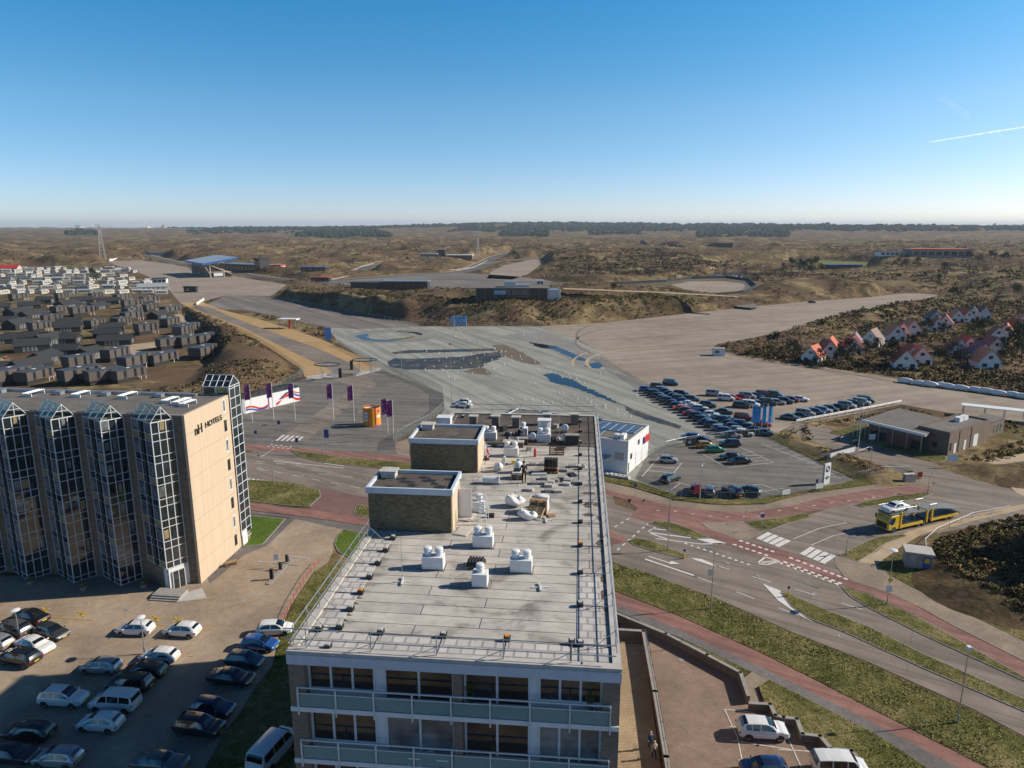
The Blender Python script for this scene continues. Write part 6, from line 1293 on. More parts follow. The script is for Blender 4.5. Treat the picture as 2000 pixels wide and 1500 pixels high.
row([(1448, 796), (1470, 794), (1490, 792), (1505, 790), (1520, 789), (1535, 787), (1548, 784), (1562, 783)], ['suv/darkgrey', 'van/white', 'estate/teal', 'van/darkgreen', 'estate/palegrey', 'suv/darkgreen', 'hatch/darkred', 'sedan/white'], -25, 'cars on the gravel lot', '{c} {k}, {o} from the left in the front gravel group')
row([(1430, 781), (1444, 781), (1455, 778), (1475, 777), (1492, 775), (1512, 776)], ['sedan/red', 'sedan/darkred', 'van/silver', 'hatch/blue', 'van/darkred', 'van/teal'], -25, 'cars on the gravel lot', '{c} {k}, {o} from the left in the rear gravel group')
row([(1452, 820), (1490, 832)], ['van/darkred', 'hatch/red'], -20, 'cars by the blue beach flags', '{c} {k} beside the blue feather flags')
row([(1543, 819), (1563, 817), (1570, 812), (1588, 811), (1603, 807), (1618, 803), (1632, 800), (1648, 798), (1663, 794), (1678, 792), (1690, 786)], ['sedan/grey', 'sedan/black', 'van/palegrey', 'suv/teal', 'suv/silver', 'hatch/darkgrey', 'sedan/black', 'van/silver', 'suv/black', 'van/silver', 'van/darkgrey'], -30, 'cars along the white guard rail', '{c} {k}, {o} from the left along the white guard rail')
for px, kind, col, lb in (((905, 789), 'hatch', 'white', 'white car at the rear of a pair on the skid pan edge'), ((905, 795), 'sedan', 'white', 'white car in front of a pair on the skid pan edge'), ((1003, 810), 'hatch', 'silver', 'pale car half hidden behind the apartment roof chimneys'), ((1586, 592), 'suv', 'black', 'black car alone on the far end of the gravel lot')):
    put_car(kind, col, G(*px, Z0), 170 if px[0] < 1100 else 10, lb)
# covered boats? no: pale wrapped bales along the park path
WB = [(1768, 748), (1793, 752), (1816, 755), (1838, 756), (1853, 759), (1876, 762), (1903, 765), (1926, 768), (1949, 772), (1977, 775), (1999, 779)]
for i, (x, y) in enumerate(WB):
    p = G(x, y, Z0); d = (G(1999, 779) - G(1768, 748)).normalized(); mb = MB(); mb.blob((0, 0, .75), (2.3, .85, .85), i, 0, 2, .1); mb.v = [(a, b_, max(0, c)) for a, b_, c in mb.v]; o = mb.build('wrapped_bale', M['white'], None, smooth=True); o.location = p; o.rotation_euler = (0, 0, math.atan2(d.y, d.x)); tag(o, f'pale plastic-wrapped bale, {ordw(i)} from the left along the edge of the gravel lot', 'bale', 'wrapped bales along the gravel lot')
# ------------------------------------------------------------------ yellow car transporter
T0 = G(1765, 1032, Z0); T1 = G(1870, 1008, Z0); td = (T0 - T1).normalized(); trz = math.atan2(td.y, td.x)
# placed by the front wheel (1748,1037) and the last trailer axle (1857,1016)
Pf = G(1746, 1040, Z0); Pr = G(1856, 1014, Z0); td = (Pf - Pr).normalized(); trz = math.atan2(td.y, td.x); tn = Vector((-td.y, td.x, 0))
tr = thing('car_transporter', 'yellow car transporter lorry with grey loading decks, parked by the sandy path', 'lorry', Pf - tn * 1.15, trz)
tl = (Pf - Pr).length + 1.8; M['deck'] = pm('grey_perforated_deck', (.15, .16, .165), .7, 0, .5, 9)
mb = MB(); prof = [(-.9, .5), (1.35, .5), (1.42, 1.1), (1.3, 2.0), (1.0, 2.75), (-.9, 2.8)]
mb.extr(prof, (0, -1.22, 0), (1, 0, 0), (0, 0, 1), (0, 1, 0), 2.44); bevel(mb.build('cab', M['yellow'], tr), .08, 3)
mb = MB(); mb.poly([(1.32, -1.0, 1.95), (1.32, 1.0, 1.95), (1.06, .95, 2.6), (1.06, -.95, 2.6)]); mb.build('windscreen', M['carglass'], tr, fix=False)
mb = MB(); mb.bx(1.38, 1.45, -.85, .85, .7, 1.6); mb.build('grille', M['trim'], tr)
for s_ in (-1, 1):
    mb = MB(); mb.bx(.1, .95, s_ * 1.225 - .01, s_ * 1.225 + .01, 1.75, 2.45); mb.build('side_window', M['carglass'], tr); mb = MB(); mb.bx(1.0, 1.2, s_ * 1.4 - .1, s_ * 1.4 + .1, 1.8, 2.4); mb.build('mirror', M['trim'], tr)
    mb = MB(); mb.bx(1.35, 1.44, s_ * 1.0 - .16, s_ * 1.0 + .16, .6, .85); mb.build('headlight', M['lamp'], tr)
    for x, tag_ in ((-1.15, 0), (-tl * .48, 0), (-tl * .56, 0)):
        mb = MB(); mb.bx(x - .12, x + .12, s_ * 1.2 - .1, s_ * 1.2 + .1, .5, 3.2 if x > -2 else 2.6); mb.build('upright', M['yellow'], tr)
    mb = MB(); mb.bx(-tl * .42, -1.3, s_ * 1.2 - .06, s_ * 1.2 + .06, .55, .95); mb.bx(-tl + .2, -tl * .56, s_ * 1.2 - .06, s_ * 1.2 + .06, .55, .9); mb.build('side_skirt', M['yellow'], tr)
    mb = MB(); [mb.tube((x, s_ * 1.2, 2.9 - abs(x) * .04), (x, s_ * 1.2, 3.9 - abs(x) * .04), .025, n=5) for x in (1.0, -2.2, -4.4, -tl * .5, -tl * .62)]; mb.tube((1.0, s_ * 1.2, 3.85), (-4.4, s_ * 1.2, 3.65), .02, n=5); mb.tube((-tl * .5, s_ * 1.2, 3.4), (-tl * .62, s_ * 1.2, 3.35), .02, n=5); mb.build('deck_rail', M['steel'], tr)
    for x in (.2, -tl * .36, -tl * .36 - 1.25, -tl * .80, -tl * .80 - 1.2):
        mb = MB(); mb.lathe([(.3, -.15), (.48, -.14), (.5, 0), (.48, .14), (.3, .15)], n=16); mb.v = [(x + a, s_ * 1.08 + s_ * c, .5 + b_) for a, b_, c in mb.v]; wo = mb.build('wheel', M['tyre'], tr); mb = MB(); mb.lathe([(.31, .14), (.1, .155)], n=10); mb.v = [(x + a, s_ * 1.08 + s_ * c, .5 + b_) for a, b_, c in mb.v]; mb.build('rim', M['rim'], wo)
mb = MB(); mb.extr([(-tl * .40, 2.35), (-1.0, 2.85), (1.2, 2.95), (1.2, 3.07), (-1.0, 2.97), (-tl * .40, 2.47)], (0, -1.2, 0), (1, 0, 0), (0, 0, 1), (0, 1, 0), 2.4); mb.build('upper_deck', M['deck'], tr)
mb = MB(); mb.extr([(-tl - .6, 1.35), (-tl * .70, 2.25), (-tl * .46, 2.55), (-tl * .46, 2.67), (-tl * .70, 2.37), (-tl - .6, 1.45)], (0, -1.2, 0), (1, 0, 0), (0, 0, 1), (0, 1, 0), 2.4); mb.build('trailer_deck', M['deck'], tr)
mb = MB(); mb.bx(-tl * .44, -.9, -1.1, 1.1, .75, .95); mb.bx(-tl - .3, -tl * .5, -1.1, 1.1, .72, .9); mb.bx(-tl * .5, -tl * .44, -.2, .2, .6, .8); mb.build('lower_deck', M['dark'], tr)
mb = MB(); [mb.bx(x, x + .12, -1.15, 1.15, 2.2, 2.35) for x in (-2.5, -4, -tl * .52, -tl * .62)]; mb.build('cross_beam', M['yellow'], tr)
pc = Vector((tr.location.x, tr.location.y, 0)) + td * -1.1 ; put_car('sedan', 'white', (pc.x, pc.y, 2.98), math.degrees(trz), 'white coupe loaded on the upper deck of the yellow car transporter')
# ================================================================== STREET FURNITURE
def lamp(lb, base, ytop, style='arm', az=0, group=None, r=.07):
    p = G(*base, Z0); h = max(2.5, ZT(p, ytop)); t = thing('lamp_post', lb, 'lamp post', p, R(az), group or 'lamp posts')
    mb = MB(); mb.tube((0, 0, 0), (0, 0, h), r, r * .6, 8); mb.tube((0, 0, 0), (0, 0, .9), r * 1.5, r * 1.5, 8); smooth_by_angle(mb.build('pole', M['steel'], t))
    mb = MB()
    if style == 'disc': mb.lathe([(.1, h - .1), (.5, h + .02), (.52, h + .08), (.3, h + .16), (.05, h + .2)], n=16)
    elif style == 'arm': mb.tube((0, 0, h), (.5, 0, h + .12), .04, n=6); mb.box((.75, 0, h + .14), (.75, .26, .11))
    elif style == 'cube': mb.box((0, 0, h + .12), (.45, .45, .3), 0, 0, .8)
    elif style == 'flood': mb.box((0, -.25, h), (.7, .35, .4)); mb.box((0, .25, h), (.7, .35, .4))
    mb.build('lamp_head', M['offwhite' if style in ('disc', 'cube') else 'steel'], t); return t, h
lamp('disc-topped lamp post standing between white cars in the hotel car park', (283, 1277), 1207, 'disc'); lamp('disc-topped lamp post at the left group of dark parked cars', (39, 1250), 1193, 'disc')
t, h = lamp('street lamp with small banner on the broad grass verge', (1388, 1190), 1074, 'arm', 175)
mb = MB(); mb.box((.35, 0, h * .62), (.55, .03, .9)); mb.box((.35, 0, h * .53), (.45, .031, .2)); mb.build('banner', M['white'], t)
lamp('square-headed lamp post with long shadow near the lower right corner', (1870, 1412), 1268, 'cube'); t, h = lamp('tall lamp post with blue banner on the crossing island', (1304, 1076), 944, 'arm', 100)
mb = MB(); mb.box((.16, 0, h * .48), (.3, .03, 1.9)); mb.build('banner', M['blue_paint'], t); mb = MB(); mb.box((.16, 0, h * .62), (.3, .031, .3)); mb.build('banner_top', M['red_paint'], t)
t, h = lamp('lamp post carrying a yellow diamond sign and a grey panel', (1732, 1181), 1076, 'disc', r=.06)
mb = MB(); mb.extr([(-.36, 0), (0, -.36), (.36, 0), (0, .36)], (0, -.1, h * .47), (1, 0, 0), (0, 0, 1), (0, -1, 0), .02); mb.build('diamond_sign', M['yellow'], t); mb = MB(); mb.box((0, -.1, h * .31), (.75, .03, .9)); mb.build('grey_panel', M['offwhite'], t)
for a in (('lamp post inside the display yard fence beside the red banner', (1367, 974), 910, 'arm', 60), ('short lamp post with flat blue-grey head by the zebra crossing', (1652, 1083), 1052, 'arm', 0), ('lamp post at the tip of the narrow grass island by the junction', (1812, 963), 926, 'arm', 20), ('slim lamp post on the sandy verge beside the totem sign', (1698, 929), 878, 'arm', 80), ('lamp column beside the blue parking mast near the plaza', (630, 886), 818, 'arm', 95), ('lamp post on the oval grass verge beside the main road', (534, 945), 866, 'arm', 90), ('short gallows lamp at the plaza zebra crossing', (593, 868), 846, 'arm', 0), ('tall floodlight mast at the near left edge of the skid pan', (785, 733), 647, 'flood', 0), ('tall floodlight mast right of the plaza fence on the skid pan', (882, 793), 672, 'flood', 0), ('tall white mast rising behind the orange advertising drum', (731, 822), 703, 'flood', 0)): lamp(*a)
def panel_mat(name, cols): 
    m, nt, b = newmat(name); v = objc(nt); n = noise(nt, v, 1.3, 2, .5, 1.2); r = ramp(nt, [(.0, cols[0])] + [(.36 + .28 * i / max(1, len(cols) - 1), c) for i, c in enumerate(cols)][1:], 'CONSTANT' if len(cols) > 2 else 'LINEAR'); nt.links.new(n.outputs['Fac'], r.inputs[0]); nt.links.new(r.outputs[0], b.inputs['Base Color']); b.inputs['Roughness'].default_value = .8; return m
M['flag_purple'] = panel_mat('purple_flag_cloth', [(.16, .02, .16), (.50, .03, .16), (.34, .30, .62), (.22, .04, .26)]); M['flag_blue'] = panel_mat('blue_flag_cloth', [(.02, .22, .55), (.10, .38, .70), (.5, .62, .75)])
def flag(lb, base, ytop, mat, wd, fh, side=-1, group=None, pole='white', seed=0, name='flag_pole'):
    p = G(*base, Z0); p.z = max(Z0, HZ(p.x, p.y)); h = ZT(p, ytop); t = thing(name, lb, 'flag', p, 0, group); mb = MB(); mb.tube((0, 0, 0), (0, 0, h), .07, .05, 8); mb.build('pole', M[pole], t)
    if wd:
        mb = MB(); n = 8; pr = None
        for i in range(n + 1):
            f = i / n; y = .16 * f * math.sin(5 * f + seed); x = side * (.08 + wd * f); c = [(x, y + .05 * math.sin(3 * z_ + seed) * f, h - .15 - fh * z_ - .25 * f * f) for z_ in (0, .33, .66, 1)]
            if pr: [mb.poly([pr[k], c[k], c[k + 1], pr[k + 1]]) for k in range(3)]
            pr = c
        mb.build('flag_cloth', M[mat], t, smooth=True, fix=False)
    return t
for i, (b_, yt) in enumerate((((493, 824), 751), ((535, 820), 747), ((577, 819), 748), ((652, 820), 749), ((692, 823), 752), ((758, 846), 778), ((769, 860), 781))):
    flag(f'white pole with purple banner flag, {ordw(i)} from the left on the plaza', b_, yt, 'flag_purple', 1.25, 3.6, -1, 'purple banner flags on the plaza', seed=i * 1.7)
for i, (b_, yt) in enumerate((((1665, 855), 808), ((1674, 855), 793), ((1682, 845), 800), ((1690, 841), 796), ((1675, 886), 816))): flag(f'bare white flagpole, {ordw(i)} of the five by the clubhouse lawn' if i < 4 else 'tallest bare white flagpole, standing by the clubhouse barrier', b_, yt, None, 0, 0, group='bare flagpoles by the clubhouse')
for i, x in enumerate((1467, 1475, 1487, 1499)): flag(f'blue feather flag, {ordw(i)} from the left among the display cars', (x, 838), 792, 'flag_blue', .95, 4.0, 1, 'blue feather flags at the display cars', seed=i)
for i, x in enumerate((887, 895, 903, 911)): flag(f'blue banner, {ordw(i)} from the left at the foot of the bank', (x, 638), 616, 'flag_blue', 1.3, 4.4, -1, 'blue banners at the foot of the bank', seed=i)
t = flag('tilted red and white banner at the display yard fence', (1366, 975), 945, 'flag_purple', .9, 1.4, -1, None, 'steel', 2); 
for c in kids(t):
    if c.name.startswith('flag_cloth'): c.data = c.data.copy(); c.data.materials[0] = M['red_paint']
def sign(lb, base, ytop, shape, col, wd=.6, hh=.6, az=0, two=False, name='road_sign'):
    p = G(*base, Z0); p.z = max(Z0, HZ(p.x, p.y)); h = max(1.6, ZT(p, ytop)); t = thing(name, lb, 'sign', p, R(az)); mb = MB()
    for x in ((-wd * .4, wd * .4) if two else (0,)): mb.tube((x, 0, 0), (x, 0, h - (0 if two else hh * .3)), .035, n=6)
    mb.build('post', M['steel'], t); mb = MB(); zc = h - hh / 2
    if shape == 'round': pr = [(wd / 2 * math.cos(2 * math.pi * i / 18), hh / 2 * math.sin(2 * math.pi * i / 18)) for i in range(18)]
    elif shape == 'tri': pr = [(-wd / 2, hh / 2), (0, -hh / 2), (wd / 2, hh / 2)]
    else: pr = [(-wd / 2, -hh / 2), (wd / 2, -hh / 2), (wd / 2, hh / 2), (-wd / 2, hh / 2)]
    mb.extr(pr, (0, -.05, zc), (1, 0, 0), (0, 0, 1), (0, -1, 0), .025); mb.build('sign_panel', M[col], t); return t
for a in (('triangular give-way sign on the cycle path corner', (1228, 1007), 975, 'tri', 'dark', .8, .7, 0), ('small blue sign on the footway below the display yard', (1240, 970), 944, 'rect', 'blue_paint', .5, .7), ('thin sign post on the beige island left of the purple round sign', (1455, 1022), 996, 'rect', 'steel', .12, .6), ('purple round sign on the triangular grass island', (1487, 1036), 1003, 'round', 'blue_paint', .7, .7), ('open frame sign on a pole beside the grey footpath', (1335, 1267), 1228, 'rect', 'offwhite', .1, .1), ('blue sign standing in front of the plaza zebra crossing', (581, 880), 855, 'rect', 'blue_paint', .7, 1.0), ('blue information mast with white pole on the plaza verge', (640, 890), 839, 'rect', 'blue_paint', .95, 1.8), ('dark round sign on the plaza between the flagpoles', (546, 846), 821, 'round', 'blue_paint', .8, 1.0), ('blue square sign at the left plaza edge', (501, 866), 841, 'rect', 'blue_paint', .6, .8), ('red and white no-entry marker beside the main road', (479, 934), 918, 'round', 'red_paint', .6, .6), ('blue round sign in front of the car transporter', (1739, 1046), 1017, 'round', 'blue_paint', .75, .75), ('dark panel sign beside the electric box', (1794, 946), 922, 'rect', 'darkred_p' if 'darkred_p' in M else 'red_paint', .9, 1.0), ('white board on the clubhouse lawn edge', (1702, 866), 848, 'rect', 'white', 1.4, 1.2), ('blue notice sign at the yard fence by the totem', (1594, 955), 936, 'rect', 'blue_paint', .45, .7)): sign(*a)
sign('grey notice board on two legs at the clubhouse corner', (1858, 913), 890, 'rect', 'offwhite', 2.0, 1.4, 0, True); sign('parking notice on a thin pole by the hotel barriers', (541, 1108), 1082, 'rect', 'offwhite', .7, .9); sign('tall blue panel standing on the dune beside the access road', (641, 668), 640, 'rect', 'blue_paint', 2.6, 5.0, 20, True)
mb = MB(); t = kids_ = None
for px, lb in (((1336, 1090), 'yellow bollard with blue top at the nose of the upper island'), ((1539, 1164), 'yellow bollard with blue top at the nose of the long median')):
    t = thing('bollard', lb, 'bollard', G(*px, .12), 0, 'yellow island bollards'); mb = MB(); mb.tube((0, 0, 0), (0, 0, .75), .13, .11, 10); mb.build('post', M['yellow'], t); mb = MB(); mb.tube((0, 0, .75), (0, 0, 1.05), .03, n=6); mb.extr([(.2 * math.cos(i * .4), .2 * math.sin(i * .4)) for i in range(16)], (0, -.03, 1.2), (1, 0, 0), (0, 0, 1), (0, -1, 0), .03); mb.build('sign_panel', M['blue_paint'], t)
# totem sign with two round emblems
p = G(1607, 947, Z0); h = ZT(p, 907); dT = (G(1624, 942) - p); dT.z = 0; t = thing('totem_sign', 'tall white totem sign with two round emblems beside the yard entrance', 'totem sign', p, math.atan2(dT.y, dT.x)); wd = 1.75
mb = MB(); mb.bx(0, wd, -.15, .15, 0, h); mb.build('board', M['white'], t); mb = MB(); mb.bx(-.06, -.001, -.17, .17, 0, h + .02); mb.build('edge', M['steel'], t)
def disc(cx, cz, r0, r1, y, mat, name, a0=0, a1=2 * math.pi):
    mb = MB(); n = 20; pts = [(r1 * math.cos(a0 + (a1 - a0) * i / n), r1 * math.sin(a0 + (a1 - a0) * i / n)) for i in range(n + (0 if a1 - a0 > 6 else 1))]
    if a1 - a0 < 6: pts.append((0, 0))
    mb.extr(pts, (cx, y, cz), (1, 0, 0), (0, 0, 1), (0, -1, 0), .012); return mb.build(name, M[mat], t)
disc(wd / 2, h - 1.05, 0, .62, -.151, 'dark', 'emblem_ring'); disc(wd / 2, h - 1.05, 0, .42, -.164, 'white', 'emblem_core')
for q in (0, 2): disc(wd / 2, h - 1.05, 0, .41, -.177, 'blue_paint', 'emblem_quarter', q * math.pi / 2, (q + 1) * math.pi / 2)
disc(wd / 2, h - 2.7, 0, .36, -.151, 'dark', 'emblem_ring'); disc(wd / 2, h - 2.7, 0, .22, -.164, 'steel', 'emblem_core')
for s_ in (-1, 1): mb = MB(); mb.extr([(s_ * .36, -.1), (s_ * .75, .02), (s_ * .75, .16), (s_ * .33, .12)], (wd / 2, -.151, h - 2.7), (1, 0, 0), (0, 0, 1), (0, -1, 0), .012); mb.build('emblem_wing', M['dark'], t)
mb = MB(); mb.bx(.1, wd - .1, -.156, -.15, h - 3.75, h - 3.7); mb.bx(.05, wd - .05, -.157, -.15, h - 4.9, h - 3.85); mb.build('lower_panel', M['offwhite'], t)
for px, a_, lb in (((1535, 969), 20, 'low white banner board on the fence at the yard entrance'), ((1600, 957), 20, 'low white banner board below the totem sign')):
    t = thing('banner_board', lb, 'banner', G(*px, Z0), R(a_)); mb = MB(); mb.bx(-.9, .9, -.03, .03, .3, 1.2); mb.build('panel', M['white'], t); mb = MB(); [mb.tube((x, 0, 0), (x, 0, 1.25), .04, n=6) for x in (-.88, .88)]; mb.build('post', M['steel'], t)
p0, p1 = G(1620, 894, .6), G(1668, 881, .6); d = p1 - p0; t = thing('low_sign_wall', 'long low white ribbed sign wall on the sandy verge before the clubhouse', 'sign wall', p0, math.atan2(d.y, d.x)); mb = MB(); mb.bx(0, d.length, -.2, .2, 0, 1.1); mb.build('wall', M['offwhite'], t); mb = MB(); [mb.bx(x, x + .25, -.3, .4, 1.1, 1.3) for x in np.arange(.2, d.length - .3, .7)]; mb.build('coping_blocks', M['dark'], t)
# ------------------------------------------------------------------ fences, rails and walls
m, nt, b = newmat('wire_mesh'); tr_ = nt.nodes.new('ShaderNodeBsdfTransparent'); mx = nt.nodes.new('ShaderNodeMixShader'); mx.inputs[0].default_value = .28; b.inputs['Base Color'].default_value = (.13, .16, .15, 1); b.inputs['Roughness'].default_value = .6
nt.links.new(tr_.outputs[0], mx.inputs[1]); nt.links.new(b.outputs[0], mx.inputs[2]); nt.links.new(mx.outputs[0], nt.nodes['Material Output'].inputs[0]); M['mesh'] = m
def pline(pts): return [G(x, y, 0) for x, y in pts]
def fence(name, lb, pts, h, step=3.0, mesh='mesh', mat='steel', rails=(1.0,), wr=.03, cat='fence', posts=True, world=None):
    P_ = world or pline(pts); o0 = P_[0]; z0 = lambda q: 0 if q.y < 100 else min(HZ(q.x, q.y), .8 if 'wall' in name else 99); t = thing(name, lb, cat, (o0.x, o0.y, 0)); mm = MB(); rl = MB(); pm_ = MB(); pm_.tube((0, 0, 0), (0, 0, h), wr * 1.3, n=6); pme = None; last = None; n_p = 0
    for a, b_ in zip(P_, P_[1:]):
        Ln = (b_ - a).length; n = max(1, int(round(Ln / max(step, (sum((q - r).length for q, r in zip(P_, P_[1:]))) / 90))))
        for i in range(n):
            q, r = a.lerp(b_, i / n), a.lerp(b_, (i + 1) / n); q.z, r.z = z0(q), z0(r); ql, rr_ = q - Vector((o0.x, o0.y, 0)), r - Vector((o0.x, o0.y, 0)); U = Vector((0, 0, h))
            if mesh: mm.poly([ql, rr_, rr_ + U * .97, ql + U * .97])
            for f in rails: rl.tube(ql + U * f, rr_ + U * f, wr, n=5)
            if posts:
                if pme is None: po = pm_.build('post', M[mat], t); pme = po.data
                else: po = bpy.data.objects.new('post', pme); COL.objects.link(po); po.parent = t
                po.location = ql
    if mesh: mm.build('mesh_panel', M[mesh], t, fix=False)
    if rails: rl.build('top_rail', M[mat], t)
    return t
fence('wire_fence', 'curving wire fence between the plaza and the skid pan', [(742, 722), (800, 740), (845, 758), (864, 770), (868, 800), (840, 826), (790, 852), (774, 864), (772, 880)], 2.2); fence('wire_fence', 'wire fence along the left edge of the plaza behind the white hoarding', [(596, 724), (583, 741), (540, 764), (490, 788), (470, 800)], 2.2)
fence('wire_fence', 'wire fence following the left side of the ochre access road', [(592, 727), (520, 676), (470, 648), (420, 628)], 1.8, 5); fence('wire_fence', 'wire fence following the right side of the access road past the small dune', [(742, 716), (690, 690), (660, 674)], 1.8, 4)
fence('wire_fence', 'long wire fence at the foot of the grassy bank', [(528, 582), (700, 615), (820, 636), (1060, 638)], 1.8, 5); fence('wire_fence', 'wire fence between the skid pan and the gravel lot', [(1172, 702), (1210, 728), (1262, 759), (1290, 772)], 1.6, 4); fence('wire_fence', 'low wire fence along the front of the display yard', [(1246, 942), (1290, 957), (1330, 970), (1400, 974), (1480, 974), (1530, 966)], 1.2, 2.5)
fence('wire_fence', 'wire fence across the far side of the display yard', [(1270, 893), (1300, 876), (1340, 867), (1420, 856), (1502, 851)], 1.6, 2.5); fence('wire_fence', 'wire fence running down the right side of the display yard', [(1502, 851), (1600, 893), (1668, 935), (1690, 934), (1778, 924)], 1.3, 3)
t = fence('sliding_gate', 'grey sliding gate panel with a white notice at the far side of the yard', [(1338, 873), (1359, 871)], 1.9, 1.2, 'dark', 'steel'); mb = MB(); mb.bx(.6, 1.2, -.06, -.03, .8, 1.3); mb.build('notice', M['white'], t)
fence('shade_screen', 'dark mesh screen panels in front of the parked display rows', [(1420, 857), (1460, 854), (1503, 850)], 1.7, 2, 'dark', 'steel'); fence('guard_rail_road', 'long white guard rail between the gravel lot and the clubhouse', [(1555, 827), (1620, 815), (1700, 800), (1760, 788)], .9, 3, None, 'white', (1.0, .7), .09, 'guard rail'); fence('dune_rail', 'thin white rail curving round the wooded dune on the right', [(1808, 1078), (1806, 1063), (1830, 1041), (1900, 1011), (1972, 998)], .9, 4, None, 'white', (1.0,), .045, 'rail')
fence('rope_barrier', 'red and white post barrier along the car park edge by the apartment block', [(622, 1101), (600, 1128), (574, 1172), (550, 1226)], .8, 1.6, None, 'red_paint', (.8,), .03, 'barrier'); fence('wire_fence', 'wire fence at the foot of the cabin dune', [(420, 628), (395, 606), (378, 598)], 1.8, 5); fence('track_fence', 'debris fence along the main straight behind the grandstand', [(480, 540), (560, 552), (640, 556)], 3.0, 8); fence('track_fence', 'dark tyre barrier round the hairpin', [(1200, 556), (1300, 551), (1350, 545), (1420, 543), (1463, 549), (1477, 562), (1452, 574), (1400, 579)], 2.2, 8, 'dark', 'dark', (1.0,), .1, 'barrier')
fence('track_wall', 'white safety wall along the middle track', [(640, 547), (720, 538), (800, 533), (880, 529), (925, 523), (952, 509)], 1.0, 8, 'conc', 'white', (), .05, 'wall', False); fence('track_wall', 'white safety wall round the rising bend', [(690, 530), (705, 521), (735, 514), (770, 509), (815, 507)], 1.0, 8, 'conc', 'white', (), .05, 'wall', False); fence('advert_wall', 'row of advertising boards along the far bend behind the grandstand', [(283, 497), (320, 498), (365, 499), (420, 501), (470, 506)], 3.4, 8, 'flag_blue', 'steel', (), .05, 'advertising boards', False); fence('track_wall', 'long pale container wall beside the lattice mast', [(214, 510), (258, 507)], 3.0, 8, 'white', 'white', (), .05, 'wall', False)
fence('track_screen', 'long dark green screen beyond the sports field', [(1250, 486), (1320, 490), (1430, 494)], 8, 12, 'dark', 'dark', (), .05, 'screen', False); fence('white_road_wall', 'short white wall beside the access road bend', [(384, 596), (399, 586)], 1.6, 5, 'white', 'white', (), .05, 'wall', False)
def wall(lb, pts, h, th=.3, mat='dark_brick', world=None):
    P_ = pline(pts); t = thing('brick_wall', lb, 'wall', (P_[0].x, P_[0].y, 0)); mb = MB(); cp = MB()
    for a, b_ in zip(P_, P_[1:]):
        d = (b_ - a); c = (a + b_) / 2 - P_[0]; rz = math.atan2(d.y, d.x); mb.box((c.x, c.y, h / 2), (d.length + th * .9, th, h), rz); cp.box((c.x, c.y, h + .04), (d.length + th, th + .08, .08), rz)
    mb.build('wall', M[mat], t); cp.build('coping', M['conc'], t); return t
wall('long low brick wall along the upper edge of the walled court', [(1205, 1212), (1300, 1252), (1380, 1294), (1445, 1329), (1460, 1374)], .9); wall('zigzag brick wall stepping down beside the white car in the court', [(1464, 1387), (1503, 1389), (1513, 1411), (1529, 1415), (1555, 1418), (1566, 1448), (1600, 1452), (1622, 1478), (1662, 1481), (1680, 1510)], .75); wall('straight brick wall with hedge between terrace and court', [(1210, 1247), (1256, 1250), (1278, 1370), (1300, 1500), (1308, 1550)], 1.1, .35)
t = fence('terrace_fence', 'thin dark fence line along the terrace hedge', [(1262, 1250), (1283, 1370), (1305, 1500), (1312, 1550)], 1.3, 2, None, 'dark', (1.0, .5), .02)
# barriers at the hotel and the clubhouse
def boom(lb, base, tip, group='boom barriers'):
    a, b_ = G(*base, Z0), G(*tip, Z0); d = b_ - a; t = thing('boom_barrier', lb, 'barrier', a, math.atan2(d.y, d.x), group); mb = MB(); mb.bx(-.2, .2, -.17, .17, 0, 1.1); bevel(mb.build('housing', M['dark'], t), .03); mb = MB(); mb.bx(.2, min(d.length, 5.5), -.04, .04, .92, 1.02); mb.build('boom', M['white'], t)
boom('lowered boom barrier reaching left at the hotel drive', (548, 1113), (505, 1110)); boom('lowered boom barrier reaching right at the hotel drive', (561, 1098), (605, 1104)); boom('boom barrier nearest the clubhouse lawn', (1639, 863), (1659, 857)); boom('boom barrier beside the low white sign wall', (1698, 881), (1677, 889))
mb = MB(); mb.bx(-.22, .22, -.2, .2, 0, 1.4); o = bevel(mb.build('ticket_machine', M['fabric_dark'], None), .04); o.location = G(531, 1130, Z0 + .12); tag(o, 'dark ticket machine on the long island of the hotel drive', 'ticket machine')
struct(MB().prism(P2([(519, 1142), (527, 1143), (572, 1095), (565, 1091)]), 0, .14).build('drive_island', M['kerb'], None))
for px, lb in (((1666, 872), 'black waste bin pair left by the clubhouse drive'), ((1671, 870), 'black waste bin pair right by the clubhouse drive')):
    mb = MB(); mb.box((0, 0, .6), (.6, .6, 1.1), 0, 0, 1.1); mb.box((0, 0, 1.19), (.7, .7, .08)); o = mb.build('waste_bin', M['dark'], None); o.location = G(*px, Z0); tag(o, lb, 'bin')
for i, px in enumerate(((61, 1140), (163, 1152), (282, 1147))):
    mb = MB(); mb.lathe([(.38, 0), (.55, .5), (.6, .55), (.52, .56), (.48, .48)], n=14); t = mb.build('planter_pot', M['conc'], None); t.location = G(*px, Z0); tag(t, f'grey round planter pot, {ordw(i)} from the left at the hotel foot', 'planter', 'planter pots at the hotel foot'); mb = MB(); mb.blob((0, 0, .7), (.4, .4, .3), i, 0, 2, .3); mb.build('shrub', M['grass'], t)
t = thing('picnic_bench', 'wooden planter bench beside the hotel end wall', 'bench', G(452, 1104, Z0), R(40)); mb = MB(); mb.bx(-.8, .8, -.3, .3, .5, .6); mb.build('seat', M['rust'], t); mb = MB(); mb.bx(-.7, -.6, -.25, .25, 0, .5); mb.build('leg', M['rust'], t); mb = MB(); mb.bx(.6, .7, -.25, .25, 0, .5); mb.build('leg', M['rust'], t)
